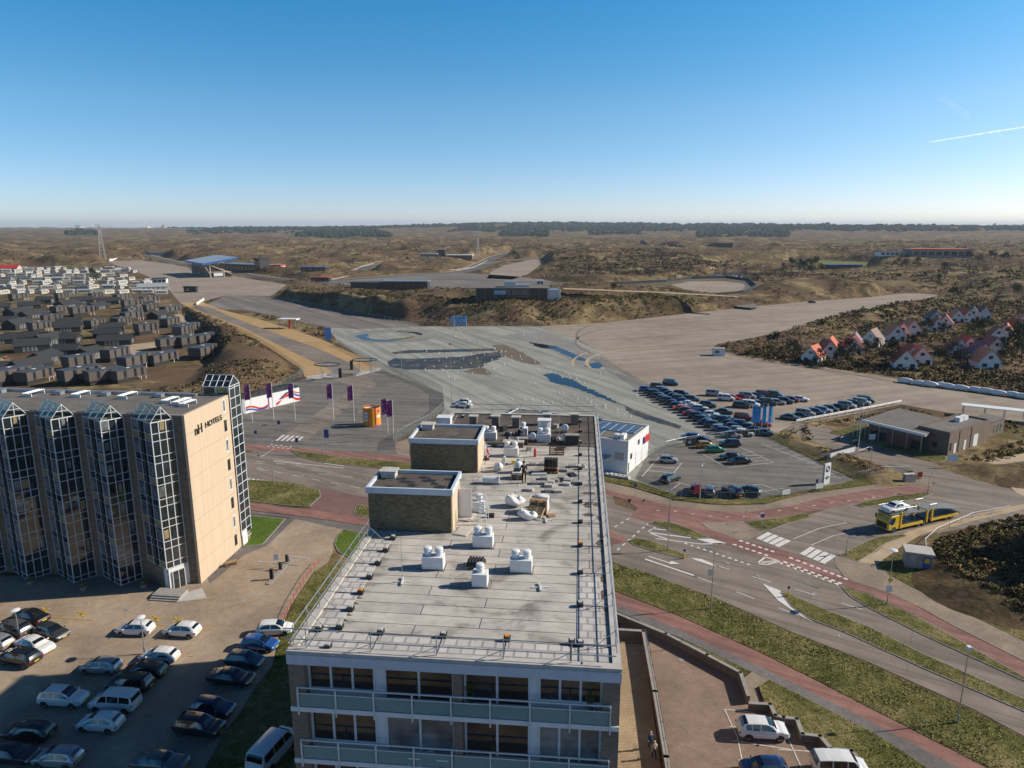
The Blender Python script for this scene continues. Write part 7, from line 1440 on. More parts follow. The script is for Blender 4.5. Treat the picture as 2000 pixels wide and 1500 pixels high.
# huts and boxes
t = thing('transformer_hut', 'grey transformer hut with blue and yellow poster door below the dune', 'hut', G(1790, 1104, Z0), R(-20)); mb = MB(); mb.bx(-1.6, 1.6, -1.2, 1.2, 0, 2.2); mb.build('wall', M['conc'], t); mb = MB(); mb.bx(-1.8, 1.8, -1.4, 1.4, 2.2, 2.4); mb.build('roof', M['pconc'], t); mb = MB(); mb.bx(.5, 1.4, -1.24, -1.201, .1, 1.9); o = mb.build('door', M['blue_paint'], t); mb = MB(); mb.bx(.65, 1.25, -1.26, -1.241, 1.0, 1.7); mb.build('poster', M['yellow'], o); mb = MB(); mb.bx(-1.2, -.2, -1.24, -1.201, .1, 1.9); mb.build('door', M['steel'], t)
t = thing('electric_box', 'grey electric cabinet at the corner of the sandy verge', 'cabinet', G(1775, 941, Z0), R(8)); mb = MB(); mb.bx(-1.1, 1.1, -.4, .4, 0, 1.5); mb.build('housing', M['conc'], t); mb = MB(); mb.bx(-1.15, 1.15, -.45, .45, 1.5, 1.6); mb.build('lid', M['pconc'], t); mb = MB(); mb.bx(-1.0, -.02, -.42, -.401, .1, 1.4); mb.bx(.02, 1.0, -.42, -.401, .1, 1.4); mb.build('door', M['steel'], t)
t = thing('site_kiosk', 'small pale blue kiosk with pink roof on the gravel lot edge', 'kiosk', G(1403, 694, Z0), R(-5)); mb = MB(); mb.bx(-2.0, 2.0, -1.4, 1.4, 0, 2.5); mb.build('wall', M['paleblue'], t); mb = MB(); mb.bx(-2.2, 2.2, -1.6, 1.6, 2.5, 2.75); mb.build('roof', M['conc'], t); mb = MB(); mb.bx(-1.4, 0, -1.45, -1.41, 1, 2); mb.build('window', M['glass'], t)
# orange advertising drum
p = G(727, 830, Z0); h = ZT(p, 792); r_ = 2.05; t = thing('advert_drum', 'big orange advertising drum of two curved panels with pale print', 'advertising drum', p)
for a0, a1 in ((R(-175), R(-60)), (R(-52), R(20)), (R(30), R(170))):
    mb = MB(); n = 14; pr = None
    for i in range(n + 1):
        a = a0 + (a1 - a0) * i / n; c = (r_ * math.cos(a), r_ * math.sin(a)), ((r_ - .12) * math.cos(a), (r_ - .12) * math.sin(a))
        if pr: mb.poly([(*pr[0], .1), (*c[0], .1), (*c[0], h - .3), (*pr[0], h - .3)]); mb.poly([(*c[1], .1), (*pr[1], .1), (*pr[1], h - .3), (*c[1], h - .3)]); mb.poly([(*pr[0], h - .3), (*c[0], h - .3), (*c[1], h - .3), (*pr[1], h - .3)])
        pr = c
    mb.build('curved_panel', M['orange'], t, smooth=False)
def print_on(a0, a1, z0, z1, mat, nm='print'):
    mb = MB(); n = 6; q = [a0 + (a1 - a0) * i / n for i in range(n + 1)]
    for u, v in zip(q, q[1:]): mb.poly([((r_ + .02) * math.cos(u), (r_ + .02) * math.sin(u), z0), ((r_ + .02) * math.cos(v), (r_ + .02) * math.sin(v), z0), ((r_ + .02) * math.cos(v), (r_ + .02) * math.sin(v), z1), ((r_ + .02) * math.cos(u), (r_ + .02) * math.sin(u), z1)])
    mb.build(nm, M[mat], t, fix=False)
for k in range(3): print_on(R(-140), R(-105), h * (.28 + .17 * k), h * (.41 + .17 * k), 'white')
print_on(R(-45), R(-15), h * .45, h * .58, 'white'); print_on(R(-60), R(20), .15, .4, 'flag_purple'); print_on(R(-40), R(-20), h * .7, h * .85, 'flag_purple')
mb = MB(); [mb.tube((.0, 0, h - .35), ((r_ - .1) * math.cos(k * .8), (r_ - .1) * math.sin(k * .8), h - .25), .05, n=5) for k in range(8)]; mb.tube((0, 0, .1), (0, 0, h - .3), .12, n=8); mb.build('inner_frame', M['steel'], t)
# white hoarding with red and blue waves, slatted roof behind
a, b_ = G(474, 810, Z0), G(586, 783, Z0); d = b_ - a; Ln = d.length; t = thing('ticket_booth', 'long white ticket booth with red and blue wave print and dark slatted roof', 'booth', a, math.atan2(d.y, d.x)); h = ZT(a, 782)
mb = MB(); ol = [(0, 3.4), (0, .9), (.25, .3), (.9, 0), (Ln, 0), (Ln, .25), (1, .25), (.45, .45), (.25, 1), (.25, 3.4)]; mb.prism(ol, .05, h); mb.build('print_wall', M['white'], t)
def wave(col, z0, th, ph, x0, x1, amp=.5):
    mb = MB(); pr = None
    for i in range(40):
        x = x0 + (x1 - x0) * i / 39; z = min(h - .05 - th, max(.1, z0 + amp * math.sin(x * .8 + ph) + (x - x0) * .02)); c = ((x, -.02, z), (x, -.02, z + th))
        if pr: mb.poly([pr[0], c[0], c[1], pr[1]])
        pr = c
    mb.build('wave_stripe', M[col], t, fix=False)
wave('red_paint', .75, .5, 0, 1, 7.5, .6); wave('blue_paint', .25, .45, .25, 1, 7.5, .5); wave('red_paint', 1.0, .7, 3.4, 10, Ln, .9); wave('blue_paint', 1.9, .5, 3.0, 11, Ln, .8); wave('red_paint', 2.4, .35, 2.6, 12.5, Ln, .5)
mb = MB(); mb.bx(7.6, 8.0, -.03, -.001, .1, h - .05); mb.build('divider', M['flag_purple'], t); letters_w = MB(); 
for k in range(8): letters_w.bx(9.0 + k * .62, 9.4 + k * .62, -.03, -.001, 1.3, 1.7)
letters_w.build('pale_lettering', M['offwhite'], t); mb = MB(); [mb.bx(x, x + .28, .4, 5.6, h + .25, h + .33) for x in np.arange(-.5, Ln, .75)]; o = mb.build('slat_roof', M['dark'], t); mb = MB(); mb.bx(-.6, Ln, .35, .5, h + .05, h + .25); mb.bx(-.6, Ln, 5.5, 5.65, h + .05, h + .25); [mb.tube((x, 5.5, 0), (x, 5.5, h + .1), .08, n=6) for x in (0, Ln / 2, Ln - .2)]; mb.build('roof_frame', M['dark'], o)
# oval gate canopies
for px, yt, lb in (((641, 741), 712, 'left oval ring canopy of the circuit entrance gate'), ((713, 731), 703, 'right oval ring canopy of the circuit entrance gate')):
    p = G(*px, Z0); h = ZT(p, yt); t = thing('gate_canopy', lb, 'canopy', p, 0, 'oval gate canopies'); n = 32; rx, ry = 3.9, 2.6; mb = MB()
    for i in range(n): u, v = 2 * math.pi * i / n, 2 * math.pi * (i + 1) / n; mb.tube((rx * math.cos(u), ry * math.sin(u), h), (rx * math.cos(v), ry * math.sin(v), h), .16, n=6)
    mb.build('ring', M['dark'], t); mb = MB()
    for x in np.arange(-3.2, 3.3, .8): y = ry * math.sqrt(1 - (x / rx) ** 2); mb.bx(x - .05, x + .05, -y, y, h - .06, h + .06)
    mb.build('slats', M['steel'], t); [MB().tube((x, y, 0), (x, y, h), .08, n=8).build('post', M['steel'], t) for x in (-1.8, 1.8) for y in (-1, 1)]
fence('turnstile_row', 'row of turnstile rails across the circuit entrance', [(600, 738), (640, 735), (668, 734)], 2.2, 1.2, None, 'steel', (1.0, .5)); fence('turnstile_row', 'row of turnstile rails right of the entrance gate', [(698, 731), (745, 722)], 2.2, 1.2, None, 'steel', (1.0, .5))
struct(MB().prism(P2([(597, 742), (640, 738), (668, 737), (668, 731), (640, 730), (600, 735)]), 0, .09).build('gate_apron', M['pconc'], None)); struct(MB().prism(P2([(694, 735), (742, 724), (745, 719), (700, 727)]), 0, .09).build('gate_apron', M['pconc'], None))
for px, lb in (((687, 722), 'dark ticket pillar between the two gate canopies'), ((665, 738), 'short dark pillar at the plaza side of the gate')):
    mb = MB(); mb.bx(-.45, .45, -.3, .3, 0, 2.8); mb.bx(-.5, .5, -.35, .35, 2.8, 3.0); o = mb.build('gate_pillar', M['dark'], None); o.location = G(*px, Z0); tag(o, lb, 'pillar')
t = thing('fuel_canopy', 'small fuel station canopy, white with yellow edge and a red pillar', 'fuel station', G(565, 641, Z0), R(-5)); mb = MB(); mb.bx(-4.5, 4.5, -2.4, 2.4, 4.0, 4.5); mb.build('roof', M['white'], t); mb = MB(); mb.bx(.5, 4.52, -2.46, -2.401, 3.95, 4.5); mb.build('edge_band', M['orange'], t); mb = MB(); mb.bx(.6, 1.3, -1.9, -1.2, 0, 3.9); mb.build('pillar', M['red_paint'], t); [MB().tube((x, y, 0), (x, y, 4), .12, n=8).build('post', M['steel'], t) for x in (-3.8, 3.8) for y in (-1.8, 1.8)]
# ------------------------------------------------------------------ people
def person(lb, p, rz, J, cols, hair='hair', scale=1.0):
    """J: joints; the body is one skinned surface"""
    V = [J['pelvis'], J['waist'], J['chest'], J['neck'], J['head0'], J['head1'], J['shl'], J['ell'], J['hal'], J['shr'], J['elr'], J['har'], J['hpl'], J['knl'], J['anl'], J['tol'], J['hpr'], J['knr'], J['anr'], J['tor']]
    E_ = [(0, 1), (1, 2), (2, 3), (3, 4), (4, 5), (2, 6), (6, 7), (7, 8), (2, 9), (9, 10), (10, 11), (0, 12), (12, 13), (13, 14), (14, 15), (0, 16), (16, 17), (17, 18), (18, 19)]
    Rd = [.15, .14, .17, .06, .09, .095, .075, .05, .035, .075, .05, .035, .10, .07, .05, .045, .10, .07, .05, .045]
    kinds = ['t', 'c', 'c', 's', 's', 's', 'c', 'c', 's', 'c', 'c', 's', 't', 't', 'f', 'f', 't', 't', 'f', 'f']
    for h_, e_ in ((8, 7), (11, 10)):
        H_, E2 = Vector(V[h_]), Vector(V[e_]); d = (H_ - E2).normalized(); s_ = d.orthogonal().normalized()
        for k in range(5):
            o = s_ * (.03 - .015 * k); n = len(V); V += [tuple(H_ + d * .045 + o), tuple(H_ + d * (.09 - .01 * abs(k - 2)) + o * (1.1 if k else 1.9) + Vector((0, .02, 0)))]; E_ += [(h_, n), (n, n + 1)]; Rd += [.012, .009]; kinds += ['s', 's']
    me = bpy.data.meshes.new('person'); me.from_pydata([tuple(v) for v in V], E_, []); o = bpy.data.objects.new('person', me); COL.objects.link(o); sk = o.modifiers.new('skin', 'SKIN'); sk.use_smooth_shade = True
    for i, r in enumerate(Rd): me.skin_vertices[0].data[i].radius = (r, r); me.skin_vertices[0].data[i].use_root = (i == 0)
    sb = o.modifiers.new('sub', 'SUBSURF'); sb.levels = sb.render_levels = 1
    dg = bpy.context.evaluated_depsgraph_get(); m2 = bpy.data.meshes.new_from_object(o.evaluated_get(dg)); bpy.data.objects.remove(o)
    Vn = np.array([tuple(v) for v in V]); key = {'c': 0, 't': 1, 's': 2, 'f': 3}
    for m_ in cols: m2.materials.append(M[m_])
    for f in m2.polygons:
        c = np.array(f.center); bd, bk = 9, 0
        for a, b_ in E_:
            A, B = Vn[a], Vn[b_]; d = B - A; t_ = np.clip(np.dot(c - A, d) / (np.dot(d, d) + 1e-9), 0, 1); q = np.linalg.norm(c - A - t_ * d)
            if q < bd: bd = q; bk = key[kinds[a] if t_ < .5 else kinds[b_]]
        f.material_index = bk; f.use_smooth = True
    o = bpy.data.objects.new('person', m2); COL.objects.link(o); o.location = p; o.rotation_euler = (0, 0, rz); o.scale = (scale,) * 3; tag(o, lb, 'person')
    hd = Vector(J['head1']); h0 = Vector(J['head0']); up = (hd - h0).normalized(); mb = MB(); c = (hd + h0) / 2 + up * .035 - Vector((0, .02, 0)); mb.blob(c, (.105, .115, .115), 3, 0, 2, .05); hr = mb.build('hair', M[hair], o, smooth=True)
    mb = MB(); fx = (hd + h0) / 2
    for s_ in (-1, 1): mb.box((fx.x + s_ * .035, fx.y + .105, fx.z + .01), (.022, .012, .012))
    mb.box((fx.x, fx.y + .115, fx.z - .015), (.022, .03, .04)); mb.box((fx.x, fx.y + .102, fx.z - .055), (.05, .012, .01)); mb.build('face', M['skin'], o); return o
STAND = dict(pelvis=(0, 0, .95), waist=(0, 0, 1.12), chest=(0, 0, 1.36), neck=(0, .01, 1.5), head0=(0, .02, 1.58), head1=(0, .03, 1.7), shl=(-.19, 0, 1.42), ell=(-.25, -.03, 1.14), hal=(-.22, .15, .95), shr=(.19, 0, 1.42), elr=(.27, 0, 1.15), har=(.24, .17, 1.0), hpl=(-.1, 0, .92), knl=(-.12, .04, .5), anl=(-.12, -.02, .09), tol=(-.13, .14, .04), hpr=(.1, 0, .92), knr=(.13, .1, .5), anr=(.14, .08, .09), tor=(.15, .24, .04))
WALK = dict(STAND, knl=(-.1, .16, .52), anl=(-.1, .14, .1), tol=(-.1, .3, .06), knr=(.1, -.02, .5), anr=(.1, -.26, .13), tor=(.1, -.14, .05), hal=(-.24, -.12, .9), har=(.24, .2, .95))
BEND = dict(STAND, pelvis=(0, -.15, .9), waist=(0, -.02, .98), chest=(0, .25, 1.02), neck=(0, .4, 1.0), head0=(0, .48, .98), head1=(0, .6, .95), shl=(-.19, .3, 1.02), ell=(-.24, .36, .74), hal=(-.15, .45, .48), shr=(.19, .3, 1.02), elr=(.24, .36, .74), har=(.15, .45, .48), hpl=(-.1, -.14, .88), hpr=(.1, -.14, .88))
KNEEL = dict(STAND, pelvis=(0, 0, .5), waist=(0, .06, .66), chest=(0, .16, .88), neck=(0, .25, 1.0), head0=(0, .3, 1.06), head1=(0, .36, 1.16), shl=(-.19, .18, .92), ell=(-.26, .3, .68), hal=(-.16, .5, .6), shr=(.19, .18, .92), elr=(.26, .3, .68), har=(.16, .5, .6), hpl=(-.1, 0, .48), knl=(-.12, .38, .45), anl=(-.12, .34, .09), tol=(-.12, .5, .04), hpr=(.1, 0, .48), knr=(.12, .2, .08), anr=(.12, -.22, .1), tor=(.12, -.3, .04))
dk = ['fabric_dark', 'fabric_dark', 'skin', 'black']
person('worker in black standing on the roof beside the pallet bench', on_roof(1023, 943), R(200), STAND, dk); person('worker in dark clothes bending far forward at the rear of the roof', on_roof(990, 866), R(-100), BEND, ['fabric_blue', 'fabric_dark', 'skin', 'black']); person('worker in black kneeling at a ventilation unit at the rear of the roof', on_roof(1012, 860), R(-60), KNEEL, dk)
person('person in blue walking first along the terrace hedge', G(1270, 1462, Z0), R(12), WALK, ['fabric_blue', 'fabric_blue', 'skin', 'black'], 'hair_pale'); person('person in a beige top walking behind the one in blue along the hedge', G(1277, 1481, Z0), R(8), WALK, ['fabric_beige', 'fabric_blue', 'skin', 'black'], 'hair_pale')
for i, px in enumerate(((9, 704), (13, 704))): person(('person in dark red on the sandy lane among the cabins, left of the pair', 'person in dark red on the sandy lane among the cabins, right of the pair')[i], G(*px, Z0), R(60), WALK, ['red_paint', 'fabric_dark', 'skin', 'black'])
# balcony furniture
for x, lb in ((XM - 1.9, 'white balcony lounge chair left of the small round table'), (XM - .55, 'white balcony lounge chair right of the small round table')):
    pz = RZ - 2 * FH - .02; q = A_O + ex * x + ey * .24; t = thing('lounge_chair', lb, 'chair', (q.x, q.y, pz), A_RZ); mb = MB(); mb.bx(-.28, .28, -.3, .3, .38, .44); mb.build('seat', M['white'], t); mb = MB(); mb.extr([(.3, .44), (.62, 1.15), (.66, 1.12), (.34, .4)], (-.28, 0, 0), (0, 1, 0), (0, 0, 1), (1, 0, 0), .56); mb.build('backrest', M['white'], t); [MB().bx(a - .02, a + .02, c - .02, c + .02, 0, .38).build('leg', M['white'], t) for a in (-.25, .25) for c in (-.25, .25)]
q = A_O + ex * (XM - 1.2) + ey * .25; t = thing('side_table', 'small round white balcony table between two lounge chairs', 'table', (q.x, q.y, RZ - 2 * FH - .02), A_RZ); mb = MB(); mb.lathe([(.22, .5), (.24, .53), (.22, .55)], n=16); mb.build('tabletop', M['white'], t); mb = MB(); mb.tube((0, 0, 0), (0, 0, .5), .03); mb.build('leg', M['white'], t)
for k, (x, f_, lb) in enumerate(((XM + .75, 1, 'dark potted plant by the balcony door of the top floor'), (AW - 1.35, 1, 'dark potted plant at the right end of the top balcony'))):
    q = A_O + ex * x + ey * .25; t = thing('potted_plant', lb, 'plant', (q.x, q.y, RZ - f_ * FH - .02)); mb = MB(); mb.lathe([(.16, 0), (.2, .35), (.17, .36)], n=12); mb.build('pot', M['conc'], t); mb = MB(); rnd = random.Random(k)
    for i in range(60): a = rnd.uniform(0, 6.3); z = rnd.uniform(.5, 1.5); r = rnd.uniform(.05, .3); mb.poly([(r * math.cos(a), r * math.sin(a), z), (r * math.cos(a) + .1, r * math.sin(a) + .02, z + .14), (r * math.cos(a) + .02, r * math.sin(a) + .08, z + .1)])
    mb.tube((0, 0, .3), (0, 0, 1.3), .02); mb.build('leaves', M['grass'], t, fix=False)
# marker cones on the skid pan
CONE = MB(); CONE.bx(-.22, .22, -.22, .22, 0, .04); CONE.lathe([(.16, .04), (.05, .65), (.03, .7)], n=8); cone = tag(CONE.build('marker_cone', M['white'], None), 'small white marker cone standing on the wide skid pan', 'cone', 'white marker cones on the skid pan')
rnd = random.Random(77); spots = [(830 + (i % 11) * 15 + rnd.uniform(-5, 5), 688 + (i // 11) * 9 + (i % 11) * .6 + rnd.uniform(-2, 2)) for i in range(0, 55, 2)]
for a, b_, n in (((880, 645), (920, 660), 4), ((895, 655), (1130, 745), 18), ((920, 665), (1060, 730), 10), ((1020, 650), (1050, 660), 4), ((870, 730), (895, 740), 5), ((1100, 725), (1150, 760), 7), ((1170, 730), (1205, 735), 4), ((1040, 750), (1190, 800), 12), ((1150, 790), (1240, 815), 7), ((1240, 760), (1262, 790), 5), ((1000, 780), (1120, 790), 6)): spots += [(a[0] + (b_[0] - a[0]) * i / n + rnd.uniform(-7, 7), a[1] + (b_[1] - a[1]) * i / n + rnd.uniform(-3, 3)) for i in range(n)]
for i, (x, y) in enumerate(spots):
    o = cone if i == 0 else cone.copy()
    if i: COL.objects.link(o)
    o.location = G(x, y, Z0 + .02); s_ = rnd.uniform(.75, 1.15); o.scale = (s_, s_, s_)
# ================================================================== CABIN PARK, CARAVANS, HOLIDAY HOUSES
M['clad'] = pm('grey_timber_cladding', (.095, .078, .067), .85, var=.3, scale=9); M['cladblack'] = pm('black_timber_cladding', (.022, .021, .022), .8, var=.3, scale=6); M['cabinroof'] = pm('blue_grey_bitumen_roof', (.05, .062, .085), .75, var=.2); M['blackroof'] = pm('black_metal_roof', (.028, .030, .034), .8, var=.2)
def box_cabin(L_=10.5, W_=4.4, H_=3.0, st=1.5):
    t = thing('box_cabin', 'x', 'cabin'); mb = MB(); mb.bx(-L_ / 2, L_ / 2, -W_ / 2, W_ / 2, st, st + H_); mb.build('wall', M['clad'], t); mb = MB(); mb.bx(-L_ / 2 - .1, L_ / 2 + .1, -W_ / 2 - .1, W_ / 2 + .1, st + H_, st + H_ + .14); mb.bx(-.7, .7, -.6, .6, st + H_ + .14, st + H_ + .28); r = mb.build('roof', M['cabinroof'], t); mb = MB(); mb.bx(-.6, .6, -.5, .5, st + H_ + .281, st + H_ + .32); mb.build('skylight', M['white'], r)
    for x in (-L_ * .28, L_ * .06, L_ * .3): mb = MB(); mb.bx(x, x + 1.0, -W_ / 2 - .03, -W_ / 2 - .005, st + .2, st + H_ - .1); mb.build('window', M['glass'], t)
    mb = MB(); mb.bx(L_ / 2 + .005, L_ / 2 + .04, -W_ * .35, W_ * .35, st + .2, st + H_ - .2); mb.build('window', M['glass2'], t); mb = MB(); mb.bx(-L_ / 2 + .3, L_ * .15, -W_ / 2 + .4, W_ / 2 - .4, 0, st); mb.build('base', M['cladblack'], t)
    for x in (L_ * .3, L_ / 2 - .3):
        for y in (-W_ / 2 + .3, W_ / 2 - .3): mb = MB(); mb.bx(x - .12, x + .12, y - .12, y + .12, 0, st); mb.build('stilt', M['pconc'], t)
    return hide_proto(t)
def gable(L_, W_, hw, hr, wallm, roofm, name, win, over=.25, cat='x', winm='glass2', parts=True):
    t = thing(name, 'x', cat); mb = MB(); mb.bx(-L_ / 2, L_ / 2, -W_ / 2, W_ / 2, 0, hw)
    for x in (-L_ / 2, L_ / 2): mb.poly([(x, -W_ / 2, hw), (x, W_ / 2, hw), (x, 0, hr)])
    mb.build('wall', M[wallm], t, fix=False); mb = MB()
    for s_ in (-1, 1):
        e = hw - over * (hr - hw) / (W_ / 2); a = [(-L_ / 2 - over, s_ * (W_ / 2 + over), e), (L_ / 2 + over, s_ * (W_ / 2 + over), e), (L_ / 2 + over, 0, hr), (-L_ / 2 - over, 0, hr)]; mb.poly([(x, y, z + .02) for x, y, z in a]); mb.poly([(x, y, z + .16) for x, y, z in a]); mb.poly([(a[0][0], a[0][1], a[0][2] + .02), (a[1][0], a[1][1], a[1][2] + .02), (a[1][0], a[1][1], a[1][2] + .16), (a[0][0], a[0][1], a[0][2] + .16)])
        for i, j in ((1, 2), (3, 0)): mb.poly([(a[i][0], a[i][1], a[i][2] + .02), (a[j][0], a[j][1], a[j][2] + .02), (a[j][0], a[j][1], a[j][2] + .16), (a[i][0], a[i][1], a[i][2] + .16)])
    r = mb.build('roof', M[roofm], t, fix=False); r['paint'] = 1
    for x0, x1, z0, z1, face in win:
        mb = MB()
        if face == 's': mb.bx(x0, x1, -W_ / 2 - .03, -W_ / 2 - .004, z0, z1)
        elif face == 'e': mb.bx(L_ / 2 + .004, L_ / 2 + .03, x0, x1, z0, z1)
        else: mb.bx(-L_ / 2 - .03, -L_ / 2 - .004, x0, x1, z0, z1)
        mb.build('window', M[winm], t)
    return hide_proto(t)
BOXC = box_cabin(); HOUC = gable(11.5, 7.0, 2.3, 4.3, 'cladblack', 'blackroof', 'gable_cabin', [(-3 + k * 1.3, -2.1 + k * 1.3, .3, 2.1, 's') for k in range(4)] + [(-1.5, 1.5, .4, 2.2, 'e')])
BX = [(334, 613), (333, 638), (368, 651), (359, 659), (337, 681), (375, 677), (403, 672), (398, 699), (318, 711), (264, 722), (252, 744), (287, 653), (259, 627), (259, 616), (296, 608), (293, 592), (259, 601), (239, 589), (37, 587), (122, 587), (189, 586), (117, 612), (161, 617), (103, 634), (78, 648), (186, 641), (237, 636), (155, 722), (158, 747), (69, 747), (22, 750), (227, 704), (205, 747)]
HX_ = [(59, 602), (88, 592), (132, 602), (161, 593), (191, 604), (213, 594), (37, 616), (66, 621), (35, 642), (12, 633), (138, 636), (135, 648), (44, 667), (65, 685), (128, 670), (95, 674), (213, 659), (227, 673), (132, 692), (88, 708), (176, 697), (59, 727), (22, 729), (4, 671), (220, 646), (3, 606), (310, 622)]
ROWN = [(598, 'back row beside the caravans'), (624, 'second band from the caravans'), (652, 'middle band of the park'), (690, 'third band of the park'), (716, 'fourth band of the park'), (999, 'front band nearest the hotel roof')]
rnd = random.Random(5)
def bands(L_, proto, tpl, group, cat, rot):
    cnt = {}
    for x, y in sorted(L_):
        bn = [n for q, n in ROWN if y < q][0]; i = cnt.get(bn, 0); cnt[bn] = i + 1; p = GT(x, y) if y > 600 else G(x, y, 0); p.z = min(p.z, 1.2)
        dup(proto, p, R(rot(i)), tpl.format(o=ordw(i), b=bn), group, cat, scale=(rnd.uniform(.72, 1.1), rnd.uniform(.85, 1.1), rnd.uniform(.85, 1.1)))
bands(BX, BOXC, 'grey box cabin on stilts, {o} from left in the {b}', 'grey box cabins', 'cabin', lambda i: 68 + rnd.uniform(-14, 14))
bands(HX_, HOUC, 'black gabled cabin, {o} from the left in the {b}', 'black gabled cabins', 'cabin', lambda i: 20 + rnd.choice((0, 0, 65)) + rnd.uniform(-14, 14))
M['cream_wall'] = pm('cream_caravan_wall', (.50, .47, .41), .6, var=.15); VROOF = [pm('van_roof_' + n, c, .6) for n, c in (('white', (.44, .44, .44)), ('pale', (.36, .34, .31)), ('grey', (.3, .32, .33)), ('dark', (.10, .13, .16)), ('red', (.25, .06, .05)), ('green', (.18, .23, .2)))]
VANP = gable(9.0, 3.7, 2.5, 3.2, 'cream_wall', 'white', 'static_caravan', [(-3 + k * 1.6, -2 + k * 1.6, 1.1, 2.0, 's') for k in range(4)] + [(-1.1, 1.1, 1.0, 2.1, 'e')], .15, winm='glass')
for ri, (y, x0, x1, n) in enumerate(((527, 8, 250, 15), (533, -5, 265, 15), (540, 2, 235, 13), (547, -8, 255, 14), (555, 5, 285, 14), (564, -4, 305, 14), (573, 10, 318, 13))):
    for i in range(n):
        x = x0 + (x1 - x0) * i / (n - 1) + rnd.uniform(-5, 5); c = rnd.choice((0, 0, 1, 1, 2, 3, 5, 4 if i % 5 == 0 else 0)); p = G(x, y + rnd.uniform(-1.5, 1.5), 0)
        dup(VANP, p, R(rnd.choice((15, 20, 25, 75, 80, 100)) + rnd.uniform(-6, 6)), f'{("white", "pale", "grey", "dark", "red", "green")[c]}-roofed static caravan, {ordw(i)} from the left in the {ordw(6 - ri)} row beyond the cabins', 'static caravans', 'caravan', VROOF[c], (rnd.uniform(.6, 1.1), rnd.uniform(.75, 1.1), rnd.uniform(.75, 1.05)))
o = gable(26, 12, 3.2, 6.0, 'cream_wall', 'red_paint', 'camp_hall', [(-9 + k * 4, -7 + k * 4, 1, 2.4, 's') for k in range(5)], .4); dup(o, G(12, 529, 0), R(12), 'long red-roofed hall at the left edge behind the caravans', None, 'hall')
dup(o, G(300, 566, 0), R(25), 'grey and white roofed camp hall at the near right corner of the caravans', None, 'hall', VROOF[2], .8); dup(o, G(304, 552, 0), R(30), 'pale tent-roofed hall beside the dune at the right end of the caravans', None, 'hall', VROOF[0], .6)
M['white_wall'] = pm('white_rendered_wall', (.70, .69, .67), .8, var=.06)
def tiles(name, c): return pm('roof_tiles_' + name, c, .75, var=.3, scale=5, bmp=.2)
HR = {'red': tiles('red', (.50, .10, .035)), 'orange': tiles('orange', (.72, .25, .11)), 'brown': tiles('brown', (.20, .11, .09)), 'blue': tiles('blue', (.10, .13, .17)), 'dark': tiles('dark', (.06, .05, .06)), 'pied': panel_mat('pied_roof_tiles', [(.30, .08, .06), (.08, .14, .32), (.5, .2, .08), (.05, .06, .07)])}
M['roof_red'] = HR['red']
HOL = gable(7.5, 6.6, 2.5, 6.4, 'white_wall', 'roof_red', 'holiday_house', [(-2.4, -.9, .1, 2.1, 's'), (.8, 2.4, .9, 2.0, 's'), (-.6, .6, 3.4, 4.5, 'w'), (-2.6, -1.2, .1, 2.1, 'w'), (.8, 2.2, .9, 2.0, 'w'), (-.6, .6, 3.4, 4.5, 'e')], .3, winm='glass')
HOUS = [(1588, 705, 'red'), (1613, 698, 'red'), (1621, 688, 'red'), (1668, 683, 'pied'), (1660, 690, 'orange'), (1703, 674, 'brown'), (1744, 664, 'orange'), (1760, 659, 'red'), (1776, 654, 'orange'), (1828, 646, 'red'), (1845, 640, 'red'), (1822, 632, 'brown'), (1866, 628, 'orange'), (1883, 627, 'brown'), (1899, 624, 'dark'), (1917, 621, 'brown'), (1763, 718, 'red'), (1775, 706, 'red'), (1792, 710, 'orange'), (1922, 717, 'orange'), (1911, 700, 'pied'), (1884, 688, 'red'), (1935, 690, 'brown'), (1945, 664, 'red'), (1964, 658, 'red'), (1982, 651, 'red'), (1996, 640, 'orange'), (1868, 692, 'red')]
for i, (x, y, c) in enumerate(sorted(HOUS)):
    p = GT(x, y); p.z -= .2
    dup(HOL, p, R(rnd.choice((58, 80)) + rnd.uniform(-10, 10)), f'white holiday house with {c if c != "pied" else "patchwork coloured"} roof, {ordw(i)} counting from the left of the holiday village', 'white holiday houses', 'house', HR[c], rnd.uniform(.9, 1.08))
# ================================================================== CIRCUIT BUILDINGS AND FAR THINGS
p = G(411, 542, 0); gs = thing('grandstand', 'big open grandstand with tilted blue and white roof at the far circuit', 'grandstand', p, R(36)); Lg, Wg = 76, 21; M['roofblue'] = pm('blue_roof_edge', (.02, .13, .42), .5); M['roofwhite'] = pm('pale_blue_roof', (.33, .40, .48), .5, var=.2, scale=.08)
mb = MB(); mb.extr([(-6, 12), (25, 16.8), (25, 17.8), (-6, 13)][::-1], (0, -3, 0), (1, 0, 0), (0, 0, 1), (0, 1, 0), Lg); r = mb.build('roof', M['roofwhite'], gs); r.rotation_euler = (0, 0, 0)
mb = MB(); mb.extr([(-6.1, 11.5), (25.1, 16.3), (25.1, 17.9), (-6.1, 13.1)], (0, -3.3, 0), (1, 0, 0), (0, 0, 1), (0, 1, 0), .28); mb.extr([(-6.5, 11.6), (-6.05, 11.6), (-6.05, 13.1), (-6.5, 13.1)], (0, -3.3, 0), (1, 0, 0), (0, 0, 1), (0, 1, 0), Lg); mb.build('roof_edge', M['roofblue'], r)
mb = MB(); mb.extr([(0, 0), (19, 0), (19, 2), (4, 10), (0, 10)], (0, 0, 0), (1, 0, 0), (0, 0, 1), (0, 1, 0), Lg - 6); mb.build('seating_block', M['dark'], gs)
